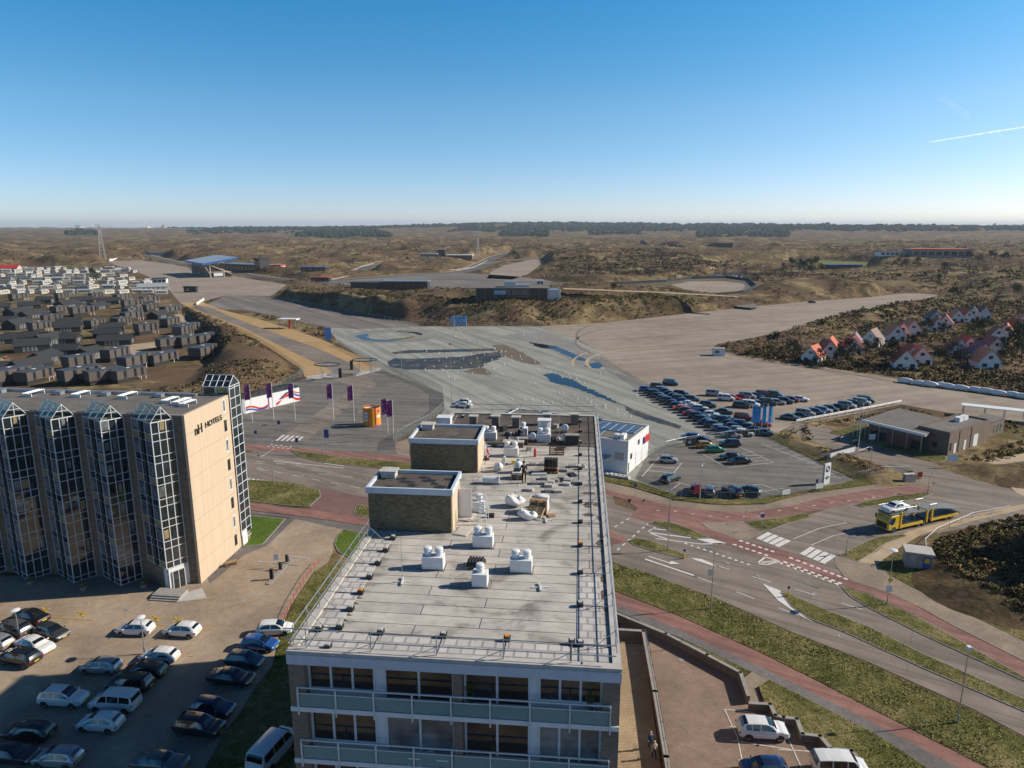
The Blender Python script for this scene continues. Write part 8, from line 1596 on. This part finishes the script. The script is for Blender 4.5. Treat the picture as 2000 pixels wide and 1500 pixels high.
for y in range(8): mb = MB(); yy = -.6 + y * 10; mb.tube((0, yy, 0), (0, yy, 12.8), .5, n=6); mb.tube((0, yy, 2), (-5, yy, 12), .35, n=6); mb.bx(-.4, 18.5, yy - .3, yy + .3, 4.5, 5.1); mb.tube((12, yy, 0), (12, yy, 7), .45, n=6); mb.tube((1, yy, 10.8), (19, yy, 2.6), .4, n=6); mb.build('frame', M['cream'], gs)
mb = MB(); mb.bx(3, 11, -.9, -.65, 1, 4); mb.build('sign_panel', M['offwhite'], gs)
def block(name, lb, cat, base, L_, W_, h, rot, wm, rm, win=0, roofh=.5):
    p = G(*base, 0); p.z = HZ(p.x, p.y) - .3; t = thing(name, lb, cat, p, R(rot)); mb = MB(); mb.bx(-L_ / 2, L_ / 2, 0, W_, 0, h); mb.build('wall', M[wm], t); mb = MB(); mb.bx(-L_ / 2 - .6, L_ / 2 + .6, -.6, W_ + .6, h, h + roofh); mb.build('roof', M[rm], t)
    for k in range(win): x = -L_ / 2 + L_ * (k + .15) / win; mb = MB(); mb.bx(x, x + L_ / win * .7, -.12, -.01, h * .3, h * .8); mb.build('window', M['glass'], t)
    return t
block('pit_building', 'long dark pit building with terrace beside the grandstand', 'pit building', (470, 531), 62, 14, 8, -36, 'dark', 'steel', 10); block('pit_end_block', 'dark green end block of the pit lane', 'building', (503, 533), 9, 12, 11, -36, 'dark', 'blackroof', 2); block('paddock_tent', 'white paddock marquee with red top behind the pit lane', 'marquee', (530, 528), 22, 10, 5, -10, 'white_wall', 'red_paint', 3, 1.2); block('paddock_truck_row', 'dark transporter truck row parked in the centre paddock', 'trucks', (612, 541), 24, 4, 4, -8, 'dark', 'roofblue', 4); block('paddock_shed', 'dark shed with pale base by the bank edge in the paddock', 'shed', (625, 550), 16, 6, 3.5, -8, 'blackroof', 'red_paint', 3)
block('low_marquee', 'long low dark marquee left of the race building', 'marquee', (720, 566), 28, 9, 4.5, -8, 'dark', 'cabinroof', 6); block('low_marquee', 'tall dark marquee with pale roof left of the race building', 'marquee', (790, 567), 34, 12, 6.5, -3, 'dark', 'steel', 8); block('track_hall', 'brown hall with white roof beside the lattice mast', 'hall', (897, 512), 34, 14, 5, -3, 'brown_brick', 'white_wall', 6, 1.0); block('track_tower', 'dark glazed control tower beside the white-roofed hall', 'tower', (862, 511), 10, 10, 9, 0, 'dark', 'steel', 3); block('track_office', 'low grey office range left of the control tower', 'office', (838, 512), 22, 9, 4, 0, 'steel', 'pconc', 6)
block('sports_hall', 'large grey hall with flat red roof far right beyond the houses', 'hall', (1838, 521), 66, 30, 9, -6, 'conc', 'roof_red', 8, 1.2); block('club_house', 'group building with pale walls left of the red-roofed hall', 'building', (1745, 520), 34, 12, 5, 4, 'white_wall', 'cabinroof', 6); block('tennis_shed', 'dark tennis shed behind the right dune', 'shed', (1650, 534), 34, 6, 3, 3, 'dark', 'roofblue', 4); block('site_container', 'small white container standing on the centre paddock', 'container', (1055, 556), 5, 3, 3.4, 0, 'white_wall', 'white', 2); block('site_container', 'dark container beside the access road bend', 'container', (371, 571), 9, 3, 4, -5, 'dark', 'blackroof', 1); block('camp_shed', 'small shed with white sail roof by the caravans', 'shed', (312, 553), 10, 8, 4, 15, 'white_wall', 'cabinroof', 3)
p = G(1312, 497, 0); t = thing('red_gantry', 'red start gantry spanning the far track', 'gantry', p); p.z = HZ(p.x, p.y); t.location = p; mb = MB(); mb.bx(-11, 11, -.6, .6, 6.5, 9); mb.build('beam', M['red_paint'], t); [MB().bx(x - .5, x + .5, -.5, .5, 0, 6.5).build('leg', M['white'], t) for x in (-10, 10)]
def mast(lb, base, ytop, wd):
    p = G(*base, 0); p.z = HZ(p.x, p.y); h = ZT(p, ytop) - p.z; t = thing('lattice_mast', lb, 'mast', p, R(20), 'lattice masts'); mb = MB(); n = 9
    for k in range(n):
        a, b_ = wd * (1 - .8 * k / n), wd * (1 - .8 * (k + 1) / n); z0, z1 = h * k / n, h * (k + 1) / n; c0 = [(-a, -a, z0), (a, -a, z0), (a, a, z0), (-a, a, z0)]; c1 = [(-b_, -b_, z1), (b_, -b_, z1), (b_, b_, z1), (-b_, b_, z1)]
        for i in range(4): j = (i + 1) % 4; mb.tube(c0[i], c1[i], .10, n=4); mb.tube(c0[i], c1[j], .055, n=4); mb.tube(c0[j], c1[i], .055, n=4)
    mb.build('lattice', M['offwhite'], t); mb = MB(); mb.tube((0, 0, h), (0, 0, h + 3), .1, n=5); mb.bx(-.5, .5, -.5, .5, h - 3, h); mb.build('antenna', M['dark'], t)
mast('tall white lattice mast left of the grandstand', (202, 513), 442, 3.4); mast('slim white lattice mast beside the white-roofed track hall', (934, 504), 461, 2.0)
for i, x in enumerate((107, 161, 216, 267, 312)):
    p = Vector(((x - 1000) / FOC * 8600 * 1.02, 8600, 0)); h = 84; t = thing('wind_turbine', f'distant white wind turbine on the horizon, {ordw(i)} from the left', 'wind turbine', p, R(i * 20), 'wind turbines on the horizon'); mb = MB(); mb.tube((0, 0, 0), (0, 0, h), 3.2, 2, 8); mb.build('tower', M['white'], t); mb = MB(); mb.box((0, -1, h + 1.5), (4, 9, 4)); mb.build('nacelle', M['white'], t)
    for k in range(3): a = .5 + i + k * 2.094; mb = MB(); mb.tube((0, -6, h + 1.5), (44 * math.cos(a), -6, h + 1.5 + 44 * math.sin(a)), 2.2, .7, 5); mb.build('blade', M['white'], t)
for i, (x, wd, h) in enumerate(((2, 60, 95), (10, 40, 80), (30, 120, 40), (75, 160, 30), (125, 90, 38), (188, 60, 60), (196, 50, 45), (225, 40, 70), (240, 150, 40), (320, 60, 45), (352, 90, 62), (1487, 60, 85), (1700, 150, 60), (1745, 200, 65), (1762, 60, 80), (1783, 100, 66))):
    far = 9500; p = Vector(((x - 1000) / FOC * far * 1.02, far, 0)); t = thing('distant_building', f'hazy distant building on the horizon, {ordw(i)} from the left of the skyline', 'building', p, R(i * 7), 'hazy skyline buildings'); mb = MB(); mb.bx(-wd / 2, wd / 2, -wd * .2, wd * .2, 0, h); mb.build('wall', M['conc' if i % 3 else 'white_wall'], t); mb = MB(); mb.bx(-wd * .52, wd * .52, -wd * .22, wd * .22, h, h + 2); mb.build('roof', M['conc'], t)
# ================================================================== TREES, SCRUB, GRASS
def leafmat(name, col, var=.35, trans=.0):
    m, nt, b = newmat(name); p = pos(nt); n = noise(nt, p, .5, 3, .6); n2 = noise(nt, p, 4, 2); r = ramp(nt, [(.3, tuple(c * (1 - var) for c in col)), (.7, tuple(c * (1 + var) for c in col))]); nt.links.new(n.outputs['Fac'], r.inputs[0]); r2 = ramp(nt, [(.3, (.75,) * 3), (.7, (1.25,) * 3)]); nt.links.new(n2.outputs['Fac'], r2.inputs[0]); nt.links.new(mixc(nt, 1.0, r.outputs[0], r2.outputs[0], 'MULTIPLY'), b.inputs['Base Color']); b.inputs['Roughness'].default_value = .9; b.inputs['Specular IOR Level'].default_value = .1; return m
M['pine'] = leafmat('pine_needles', (.030, .042, .020)); M['pine2'] = leafmat('dark_pine_needles', (.018, .03, .018)); M['bark'] = pm('bark', (.10, .07, .05), .95, var=.3, scale=4); M['scrub'] = [leafmat('brown_scrub', (.135, .098, .064)), leafmat('olive_scrub', (.15, .135, .055)), leafmat('dark_scrub', (.072, .086, .034)), leafmat('straw_scrub', (.26, .195, .09)), leafmat('bare_mauve_scrub', (.125, .086, .068)), leafmat('green_scrub', (.085, .105, .035))]; M['forest'] = leafmat('far_conifers', (.022, .036, .026), .3)
def quads(C, S, rng, up=.3):
    """C: centres (n,3), S: sizes (n,) -> randomly turned leaf quads"""
    n = len(C); a = rng.normal(size=(n, 3)); a[:, 2] *= .8; a /= np.linalg.norm(a, axis=1)[:, None]; b_ = np.cross(a, rng.normal(size=(n, 3))); b_ /= np.linalg.norm(b_, axis=1)[:, None]; a *= S[:, None]; b_ *= (S * .6)[:, None]
    return np.stack([C - a - b_ * .5, C + a * .2 - b_, C + a + b_ * .4, C - a * .3 + b_], 1)
def quad_mesh(name, Q, mats, mi=None, parent=None, N_=None):
    n = len(Q); k = Q.shape[1]; me = bpy.data.meshes.new(name); me.vertices.add(n * k); me.vertices.foreach_set('co', Q.reshape(-1).astype(np.float32)); me.loops.add(n * k); me.loops.foreach_set('vertex_index', np.arange(n * k)); me.polygons.add(n); me.polygons.foreach_set('loop_start', np.arange(n) * k)
    for m_ in mats: me.materials.append(m_)
    if mi is not None: me.polygons.foreach_set('material_index', mi.astype(np.int32))
    me.update(calc_edges=True)
    if N_ is not None: me.normals_split_custom_set_from_vertices(np.repeat(N_, k, axis=0).astype(np.float32).tolist())   # foliage shades as a soft mass
    o = bpy.data.objects.new(name, me); COL.objects.link(o)
    if parent: o.parent = parent
    return o
def pine(seed, h, rad, n=900):
    rng = np.random.default_rng(seed); rnd = random.Random(seed); t = thing('pine_tree', 'x', 'tree'); mb = MB(); pts = [(0, 0, 0)]; q = Vector((0, 0, 0))
    for k in range(5): q = q + Vector((rnd.uniform(-.2, .2), rnd.uniform(-.2, .2), h * .19)); pts.append(tuple(q))
    for k in range(5): mb.tube(pts[k], pts[k + 1], .2 * h / 8 * (1 - k * .16), .2 * h / 8 * (1 - (k + 1) * .16), 7)
    Cs = []; 
    for k in range(15):
        z = h * rnd.uniform(.32, .97); f = math.sin(min(1, (1.05 - z / h) * 1.5) * 1.57); a = rnd.uniform(0, 6.3); r = rad * f * rnd.uniform(.45, 1); e = (r * math.cos(a), r * math.sin(a), z); mb.tube((pts[3][0], pts[3][1], z * .82), e, .05 * h / 8, .02, 5); s_ = rad * rnd.uniform(.26, .46); d = rng.normal(size=(n // 15, 3)); d /= np.linalg.norm(d, axis=1)[:, None]; d *= rng.uniform(.5, 1, (len(d), 1)) ** .5; Cs.append(np.array(e) + d * np.array([s_ * 1.15, s_ * 1.15, s_ * .62]))
    mb.build('trunk', M['bark'], t); C = np.concatenate(Cs); quad_mesh('crown', quads(C, rng.uniform(.14, .3, len(C)) * h / 8, rng), [M['pine'], M['pine2']], rng.integers(0, 2, len(C)), t); return hide_proto(t)
PINES = [pine(1, 8, 3.2), pine(2, 7, 3.0), pine(3, 9, 3.4)]
NEARPINE = pine(9, 9, 4.0, 4200)
TL = [(1510, 690, 1.0), (1542, 695, .9), (1657, 711, 1.15), (1727, 716, 1.1), (1740, 712, .9), (1833, 708, 1.0), (1846, 712, .8), (1975, 708, 1.4), (1996, 704, 1.5), (1910, 668, 1.0), (1985, 690, 1.2), (1640, 716, .8), (1690, 700, .7), (1800, 668, .7), (1950, 720, .8), (1530, 536, 1.5), (1545, 532, 1.6), (1560, 533, 1.8), (1575, 532, 1.7), (1590, 534, 1.9), (1604, 537, 1.5), (1568, 537, 1.4), (1585, 539, 1.3), (184, 550, 1.5), (192, 553, 1.2), (1752, 528, 1.6), (1770, 527, 1.5), (1845, 545, 1.6), (1790, 526, 1.4), (1005, 507, 1.3), (1012, 510, 1.2), (1200, 570, .8), (1890, 516, 1.6), (1910, 518, 1.7), (1935, 517, 1.6), (1960, 520, 1.7), (1600, 712, .7), (1712, 690, .8), (1780, 690, .8), (1810, 655, .8), (1860, 705, .9), (1880, 710, .8), (1900, 655, .8), (1930, 650, .9), (1955, 690, 1.0), (1840, 660, .7), (1560, 700, .7), (1680, 665, .6), (1830, 560, 1.2), (1920, 575, 1.3), (1980, 580, 1.4), (1860, 590, 1.0)]
cnt = {}
for i, (x, y, s_) in enumerate(sorted(TL)):
    p = GT(x, y); p.z -= .1; reg = 'by the holiday houses' if y > 640 else ('in the caravan park' if x < 300 else 'in the far dunes'); cnt[reg] = cnt.get(reg, -1) + 1
    dup(PINES[i % 3], p, rnd.uniform(0, 6.3), f'dark pine tree {reg}, {ordw(cnt[reg])} such pine from the left', 'dark pines', 'tree', None, s_ * rnd.uniform(.9, 1.1))
for x, y, s_, lb in ((2072, 1090, .85, 'large dark pine at the right edge whose crown reaches over the rail'), (2092, 1140, .8, 'large dark pine in front of the other at the right edge, lower down'), (2022, 1032, .5, 'smaller pine leaning over the sandy path at the right edge')):
    p = G(x, y, 0); p.z = HZ(p.x, p.y) - .2; dup(NEARPINE, p, x, lb, 'large pines at the right edge', 'tree', None, s_)
# dune scrub: nobody could count it
rng = np.random.default_rng(42)
def bushes(name, P, S, mi, per, mats, sz=1.0):
    n = len(P); d = rng.normal(size=(n, per, 3)); d /= np.linalg.norm(d, axis=2)[:, :, None]; d *= rng.uniform(.55, 1, (n, per, 1)); d[:, :, 2] = np.abs(d[:, :, 2]) * .75
    C = (P[:, None, :] + d * S[:, None, None]).reshape(-1, 3); nn = (d + np.array([0, 0, .6])).reshape(-1, 3); nn /= np.linalg.norm(nn, axis=1)[:, None]; Q = quads(C, np.repeat(S, per) * sz * rng.uniform(.22, .42, n * per), rng); o = quad_mesh(name, Q, mats, np.repeat(mi, per), None, nn); o['kind'] = 'stuff'; return tag(o, None)
def flat_dist(X, Y):
    d = np.full(X.shape, 1e9)
    for P in FLATW: d = np.minimum(d, poly_sd(X, Y, P))
    return d
N = 62000; az = np.radians(rng.uniform(-42, 42, N)); rr = 118 * (1500 / 118) ** rng.uniform(0, 1, N); X, Y = rr * np.sin(az), rr * np.cos(az)
cl = vnoise(X, Y, 38, 31) * .6 + vnoise(X, Y, 11, 32) * .4; ok = (cl > .44) & ~((Y < 150) & (X > -60) & (X < 75)) & (Y > 128) & ~((X < -30) & (Y < 165) & (X > -75)); X, Y, rr = X[ok], Y[ok], rr[ok]
ok = flat_dist(X, Y) > 2.0; X, Y, rr = X[ok], Y[ok], rr[ok]
for s_ in (D0, B0, B0 + bE * 12, B0 + bN * 12): k_ = np.hypot(X - s_.x, Y - s_.y) > 16; X, Y, rr = X[k_], Y[k_], rr[k_]
S = rng.uniform(.5, 1.25, len(X)) * np.clip((rr / 260) ** .45, .7, 2.4); mi = np.where(vnoise(X, Y, 60, 33) > .52, rng.choice([0, 0, 2, 2, 1], len(X)), rng.choice([1, 3, 0, 3, 2], len(X)))
bushes('dune_scrub', np.stack([X, Y, hgt(X, Y)], 1), S, mi, 8, M['scrub'])
def scatter_px(n, poly, smin, smax, kinds, per=20, name='scrub'):
    w2 = np.array(P2(poly)); lo, hi = w2.min(0), w2.max(0); P = rng.uniform(lo, hi, (n * 3, 2)); P = P[poly_sd(P[:, 0], P[:, 1], w2) <= 0][:n]; P = P[flat_dist(P[:, 0], P[:, 1]) > 1.5]; S = rng.uniform(smin, smax, len(P)); bushes(name, np.stack([P[:, 0], P[:, 1], hgt(P[:, 0], P[:, 1])], 1), S, rng.choice(kinds, len(P)), per, M['scrub'], .55 if per > 20 else .8)
scatter_px(1500, [(540, 582), (700, 605), (830, 625), (1060, 633), (1250, 620), (1400, 600), (1250, 603), (1000, 618), (820, 612), (600, 592)], .5, 1.3, [2, 2, 0, 1, 2], name='bank_scrub')
scatter_px(700, [(1450, 690), (1560, 712), (1800, 742), (2040, 772), (2040, 735), (1800, 716), (1600, 700), (1500, 680)], .7, 1.6, [0, 0, 2, 1], name='hedge_scrub')
scatter_px(800, [(1820, 1075), (1850, 1048), (1980, 1008), (2090, 1000), (2090, 1260), (1960, 1190), (1850, 1120)], .35, .9, [1, 3, 3, 5, 1, 0], 60, name='dune_thicket')
scatter_px(1500, [(1070, 500), (1250, 497), (1380, 515), (1500, 530), (1560, 545), (1480, 552), (1400, 540), (1330, 545), (1150, 548), (1080, 530)], 1.6, 4.2, [4, 4, 0, 2], 14, name='bare_woodland'); scatter_px(2200, [(1500, 545), (1620, 560), (1760, 560), (1900, 590), (2060, 600), (2060, 480), (1760, 478), (1560, 500), (1700, 530)], 1.6, 4.5, [4, 4, 0, 2, 5], 12, name='bare_woodland'); scatter_px(1100, [(700, 520), (860, 515), (980, 500), (1100, 500), (1400, 488), (1400, 470), (700, 478), (350, 478), (350, 490), (560, 505)], 2, 5, [0, 2, 4, 1], 10, name='bare_woodland'); scatter_px(600, [(1560, 640), (1760, 606), (1860, 590), (2040, 590), (2040, 615), (1830, 618), (1700, 655)], 1.0, 2.6, [4, 4, 2, 5], 16, name='bare_woodland'); scatter_px(600, [(860, 612), (1060, 610), (1250, 606), (1380, 602), (1250, 618), (1060, 632), (860, 628)], .5, 1.2, [5, 1, 5, 2], name='bank_grass'); scatter_px(900, [(1560, 690), (1700, 655), (1830, 618), (2040, 615), (2040, 730), (1800, 720), (1600, 706)], .6, 1.5, [0, 2, 5, 5, 4], name='garden_scrub'); scatter_px(260, [(380, 610), (420, 650), (450, 690), (440, 720), (420, 700), (400, 655)], .8, 1.6, [0, 2, 0], name='dune_thicket'); scatter_px(160, [(1590, 880), (1640, 905), (1700, 928), (1735, 920), (1680, 900), (1620, 878)], .2, .5, [3, 1, 3], name='sandy_tufts'); scatter_px(140, [(1870, 905), (1930, 880), (2000, 860), (2040, 870), (1960, 900)], .3, .8, [1, 2, 1], name='lawn_scrub')
# far conifer plantations
FC = []
def wood(x0, x1, y0, y1, n):
    for _ in range(n):
        x = rng.uniform(x0, x1); f = abs((x - (x0 + x1) / 2) / ((x1 - x0) / 2)); y = y1 - (y1 - y0) * rng.uniform(0, 1) * (1 - f * f * .6); FC.append((x, y))
for a in ((330, 400, 447, 453, 260), (580, 765, 456, 468, 900), (130, 190, 460, 466, 160), (978, 1070, 454, 468, 600), (1150, 1250, 452, 464, 500), (1362, 1540, 450, 468, 1000), (1540, 2000, 446, 462, 1300), (420, 640, 447, 456, 500), (895, 965, 449, 460, 350), (720, 900, 446, 452, 400), (1050, 1500, 446, 452, 900)): wood(*a)
FC = np.array(FC); u = (FC[:, 0] - 1000) / FOC; v = (750 - FC[:, 1]) / FOC; t_ = -HCAM / (-_s + v * _c); P = np.stack([u * t_, (_c + v * _s) * t_], 1); okf = np.hypot(P[:, 0], P[:, 1]) < 7500; P = P[okf]
az = np.radians(rng.uniform(-24, 40, 13000)); rr = rng.uniform(3600, 6800, 13000); P2_ = np.stack([rr * np.sin(az), rr * np.cos(az)], 1); P2_ = P2_[vnoise(P2_[:, 0], P2_[:, 1], 520, 55) > .38]; P = np.concatenate([P, P2_])
Z = hgt(P[:, 0], P[:, 1]); hh = rng.uniform(5, 15, len(P)) * (.7 + .6 * vnoise(P[:, 0], P[:, 1], 60, 71)); wd = rng.uniform(5, 10, len(P)) * np.clip(np.hypot(P[:, 0], P[:, 1]) / 2500, .8, 2.2); ang = np.arange(6) * math.pi / 3
T_ = []
for k in range(6):
    k2 = (k + 1) % 6; j = rng.uniform(.7, 1.2, len(P)); b0 = np.stack([P[:, 0] + wd * math.cos(ang[k]), P[:, 1] + wd * math.sin(ang[k]), Z], 1); b1 = np.stack([P[:, 0] + wd * math.cos(ang[k2]), P[:, 1] + wd * math.sin(ang[k2]), Z], 1); m0 = np.stack([P[:, 0] + wd * .75 * math.cos(ang[k]), P[:, 1] + wd * .75 * math.sin(ang[k]), Z + hh * .65], 1); m1 = np.stack([P[:, 0] + wd * .75 * math.cos(ang[k2]), P[:, 1] + wd * .75 * math.sin(ang[k2]), Z + hh * .65], 1); tp = np.stack([P[:, 0], P[:, 1], Z + hh], 1); T_ += [np.stack([b0, b1, m1, m0], 1), np.stack([m0, m1, tp, tp + np.array([.01, 0, 0])], 1)]
o = quad_mesh('far_forest', np.concatenate(T_), [M['forest']]); o['kind'] = 'stuff'
# grass tufts on the verges
M['blade'] = [leafmat('grass_blade_green', (.20, .20, .065)), leafmat('grass_blade_olive', (.30, .26, .11)), leafmat('grass_blade_straw', (.44, .35, .19))]
Qs, Ms = [], []
for w2, z, dens, tall in GRASS_AREAS:
    w2 = np.array(w2); w2c = w2; lo, hi = w2.min(0), w2.max(0); hi = np.minimum(hi, [110, 175]); lo = np.maximum(lo, [-75, 25]); ar = max(0, hi[0] - lo[0]) * max(0, hi[1] - lo[1]); n = int(min(60000, ar * 17 * dens)); P = rng.uniform(lo, hi, (n, 2)); P = P[poly_sd(P[:, 0], P[:, 1], w2) <= 0]
    c = vnoise(P[:, 0], P[:, 1], 2.6, 61) * .5 + vnoise(P[:, 0], P[:, 1], 9, 62) * .5; hgt_ = (.05 + .16 * tall * np.clip(c - .3, 0, 1)) * rng.uniform(.5, 1.3, len(P)); a = rng.uniform(0, 6.3, len(P)); wd = rng.uniform(.015, .05, len(P)) * (.7 + .4 * tall); ln = rng.normal(0, .6, (len(P), 2)) * hgt_[:, None]; dx, dy = np.cos(a) * wd, np.sin(a) * wd
    q = np.stack([np.stack([P[:, 0] - dx, P[:, 1] - dy, np.full(len(P), z)], 1), np.stack([P[:, 0] + dx, P[:, 1] + dy, np.full(len(P), z)], 1), np.stack([P[:, 0] + dx * .5 + ln[:, 0], P[:, 1] + dy * .5 + ln[:, 1], z + hgt_], 1), np.stack([P[:, 0] - dx * .7 + ln[:, 0], P[:, 1] - dy * .7 + ln[:, 1], z + hgt_ * .8], 1)], 1); Qs.append(q); Ms.append(np.where(c + rng.normal(0, .12, len(P)) > .62, 0, np.where(rng.uniform(0, 1, len(P)) < .55, 1, 2)))
o = quad_mesh('verge_grass', np.concatenate(Qs), M['blade'], np.concatenate(Ms)); o['kind'] = 'stuff'
# ================================================================== SKY TRAILS AND AIR
m, nt, b = newmat('thin_ice_cloud'); lw = nt.nodes.new('ShaderNodeLayerWeight'); lw.inputs[0].default_value = .35; tr_ = nt.nodes.new('ShaderNodeBsdfTransparent'); d1 = nt.nodes.new('ShaderNodeBsdfTranslucent'); d2 = nt.nodes.new('ShaderNodeBsdfDiffuse'); df = nt.nodes.new('ShaderNodeAddShader'); d1.inputs[0].default_value = (.8, .8, .82, 1); nt.links.new(d1.outputs[0], df.inputs[0]); nt.links.new(d2.outputs[0], df.inputs[1]); mx = nt.nodes.new('ShaderNodeMixShader'); n_ = noise(nt, pos(nt), .004, 4); r = ramp(nt, [(.3, (.0,) * 3), (.7, (.42,) * 3)]); nt.links.new(n_.outputs['Fac'], r.inputs[0]); mu = nt.nodes.new('ShaderNodeMath'); mu.operation = 'MULTIPLY'; iv = nt.nodes.new('ShaderNodeMath'); iv.operation = 'SUBTRACT'; iv.inputs[0].default_value = 1; nt.links.new(lw.outputs['Facing'], iv.inputs[1]); nt.links.new(iv.outputs[0], mu.inputs[0]); nt.links.new(r.outputs[0], mu.inputs[1]); nt.links.new(mu.outputs[0], mx.inputs[0]); nt.links.new(tr_.outputs[0], mx.inputs[1]); nt.links.new(df.outputs[0], mx.inputs[2]); nt.links.new(mx.outputs[0], nt.nodes['Material Output'].inputs[0]); M['trail'] = m
def up_at(px, py, alt): u, v = (px - 1000) / FOC, (750 - py) / FOC; t = (alt - HCAM) / (-_s + v * _c); return Vector((u * t, (_c + v * _s) * t, alt))
for a, b_, alt, r0, r1 in (((1838, 190), (1893, 227), 6000, 90, 120), ((1916, 243), (1986, 291), 6000, 120, 140), ((1560, 318), (2050, 240), 7000, 45, 75), ((1640, 330), (1900, 296), 7000, 50, 70)):
    o = MB().tube(up_at(*a, alt), up_at(*b_, alt), r0, r1, 14, caps=False).build('contrail', M['trail'], None, smooth=True); o['kind'] = 'stuff'
m = bpy.data.materials.new('air'); m.use_nodes = True; nt = m.node_tree; nt.nodes.remove(nt.nodes['Principled BSDF']); pv = nt.nodes.new('ShaderNodeVolumePrincipled'); pv.inputs['Color'].default_value = (.78, .89, 1, 1); pv.inputs['Density'].default_value = 0.00006; pv.inputs['Anisotropy'].default_value = .1; nt.links.new(pv.outputs[0], nt.nodes['Material Output'].inputs['Volume'])
hz = MB(); hz.bx(-30500, 30500, -30500, 30500, -5, 190); o = hz.build('haze', m, None); o['kind'] = 'stuff'
drop_protos()
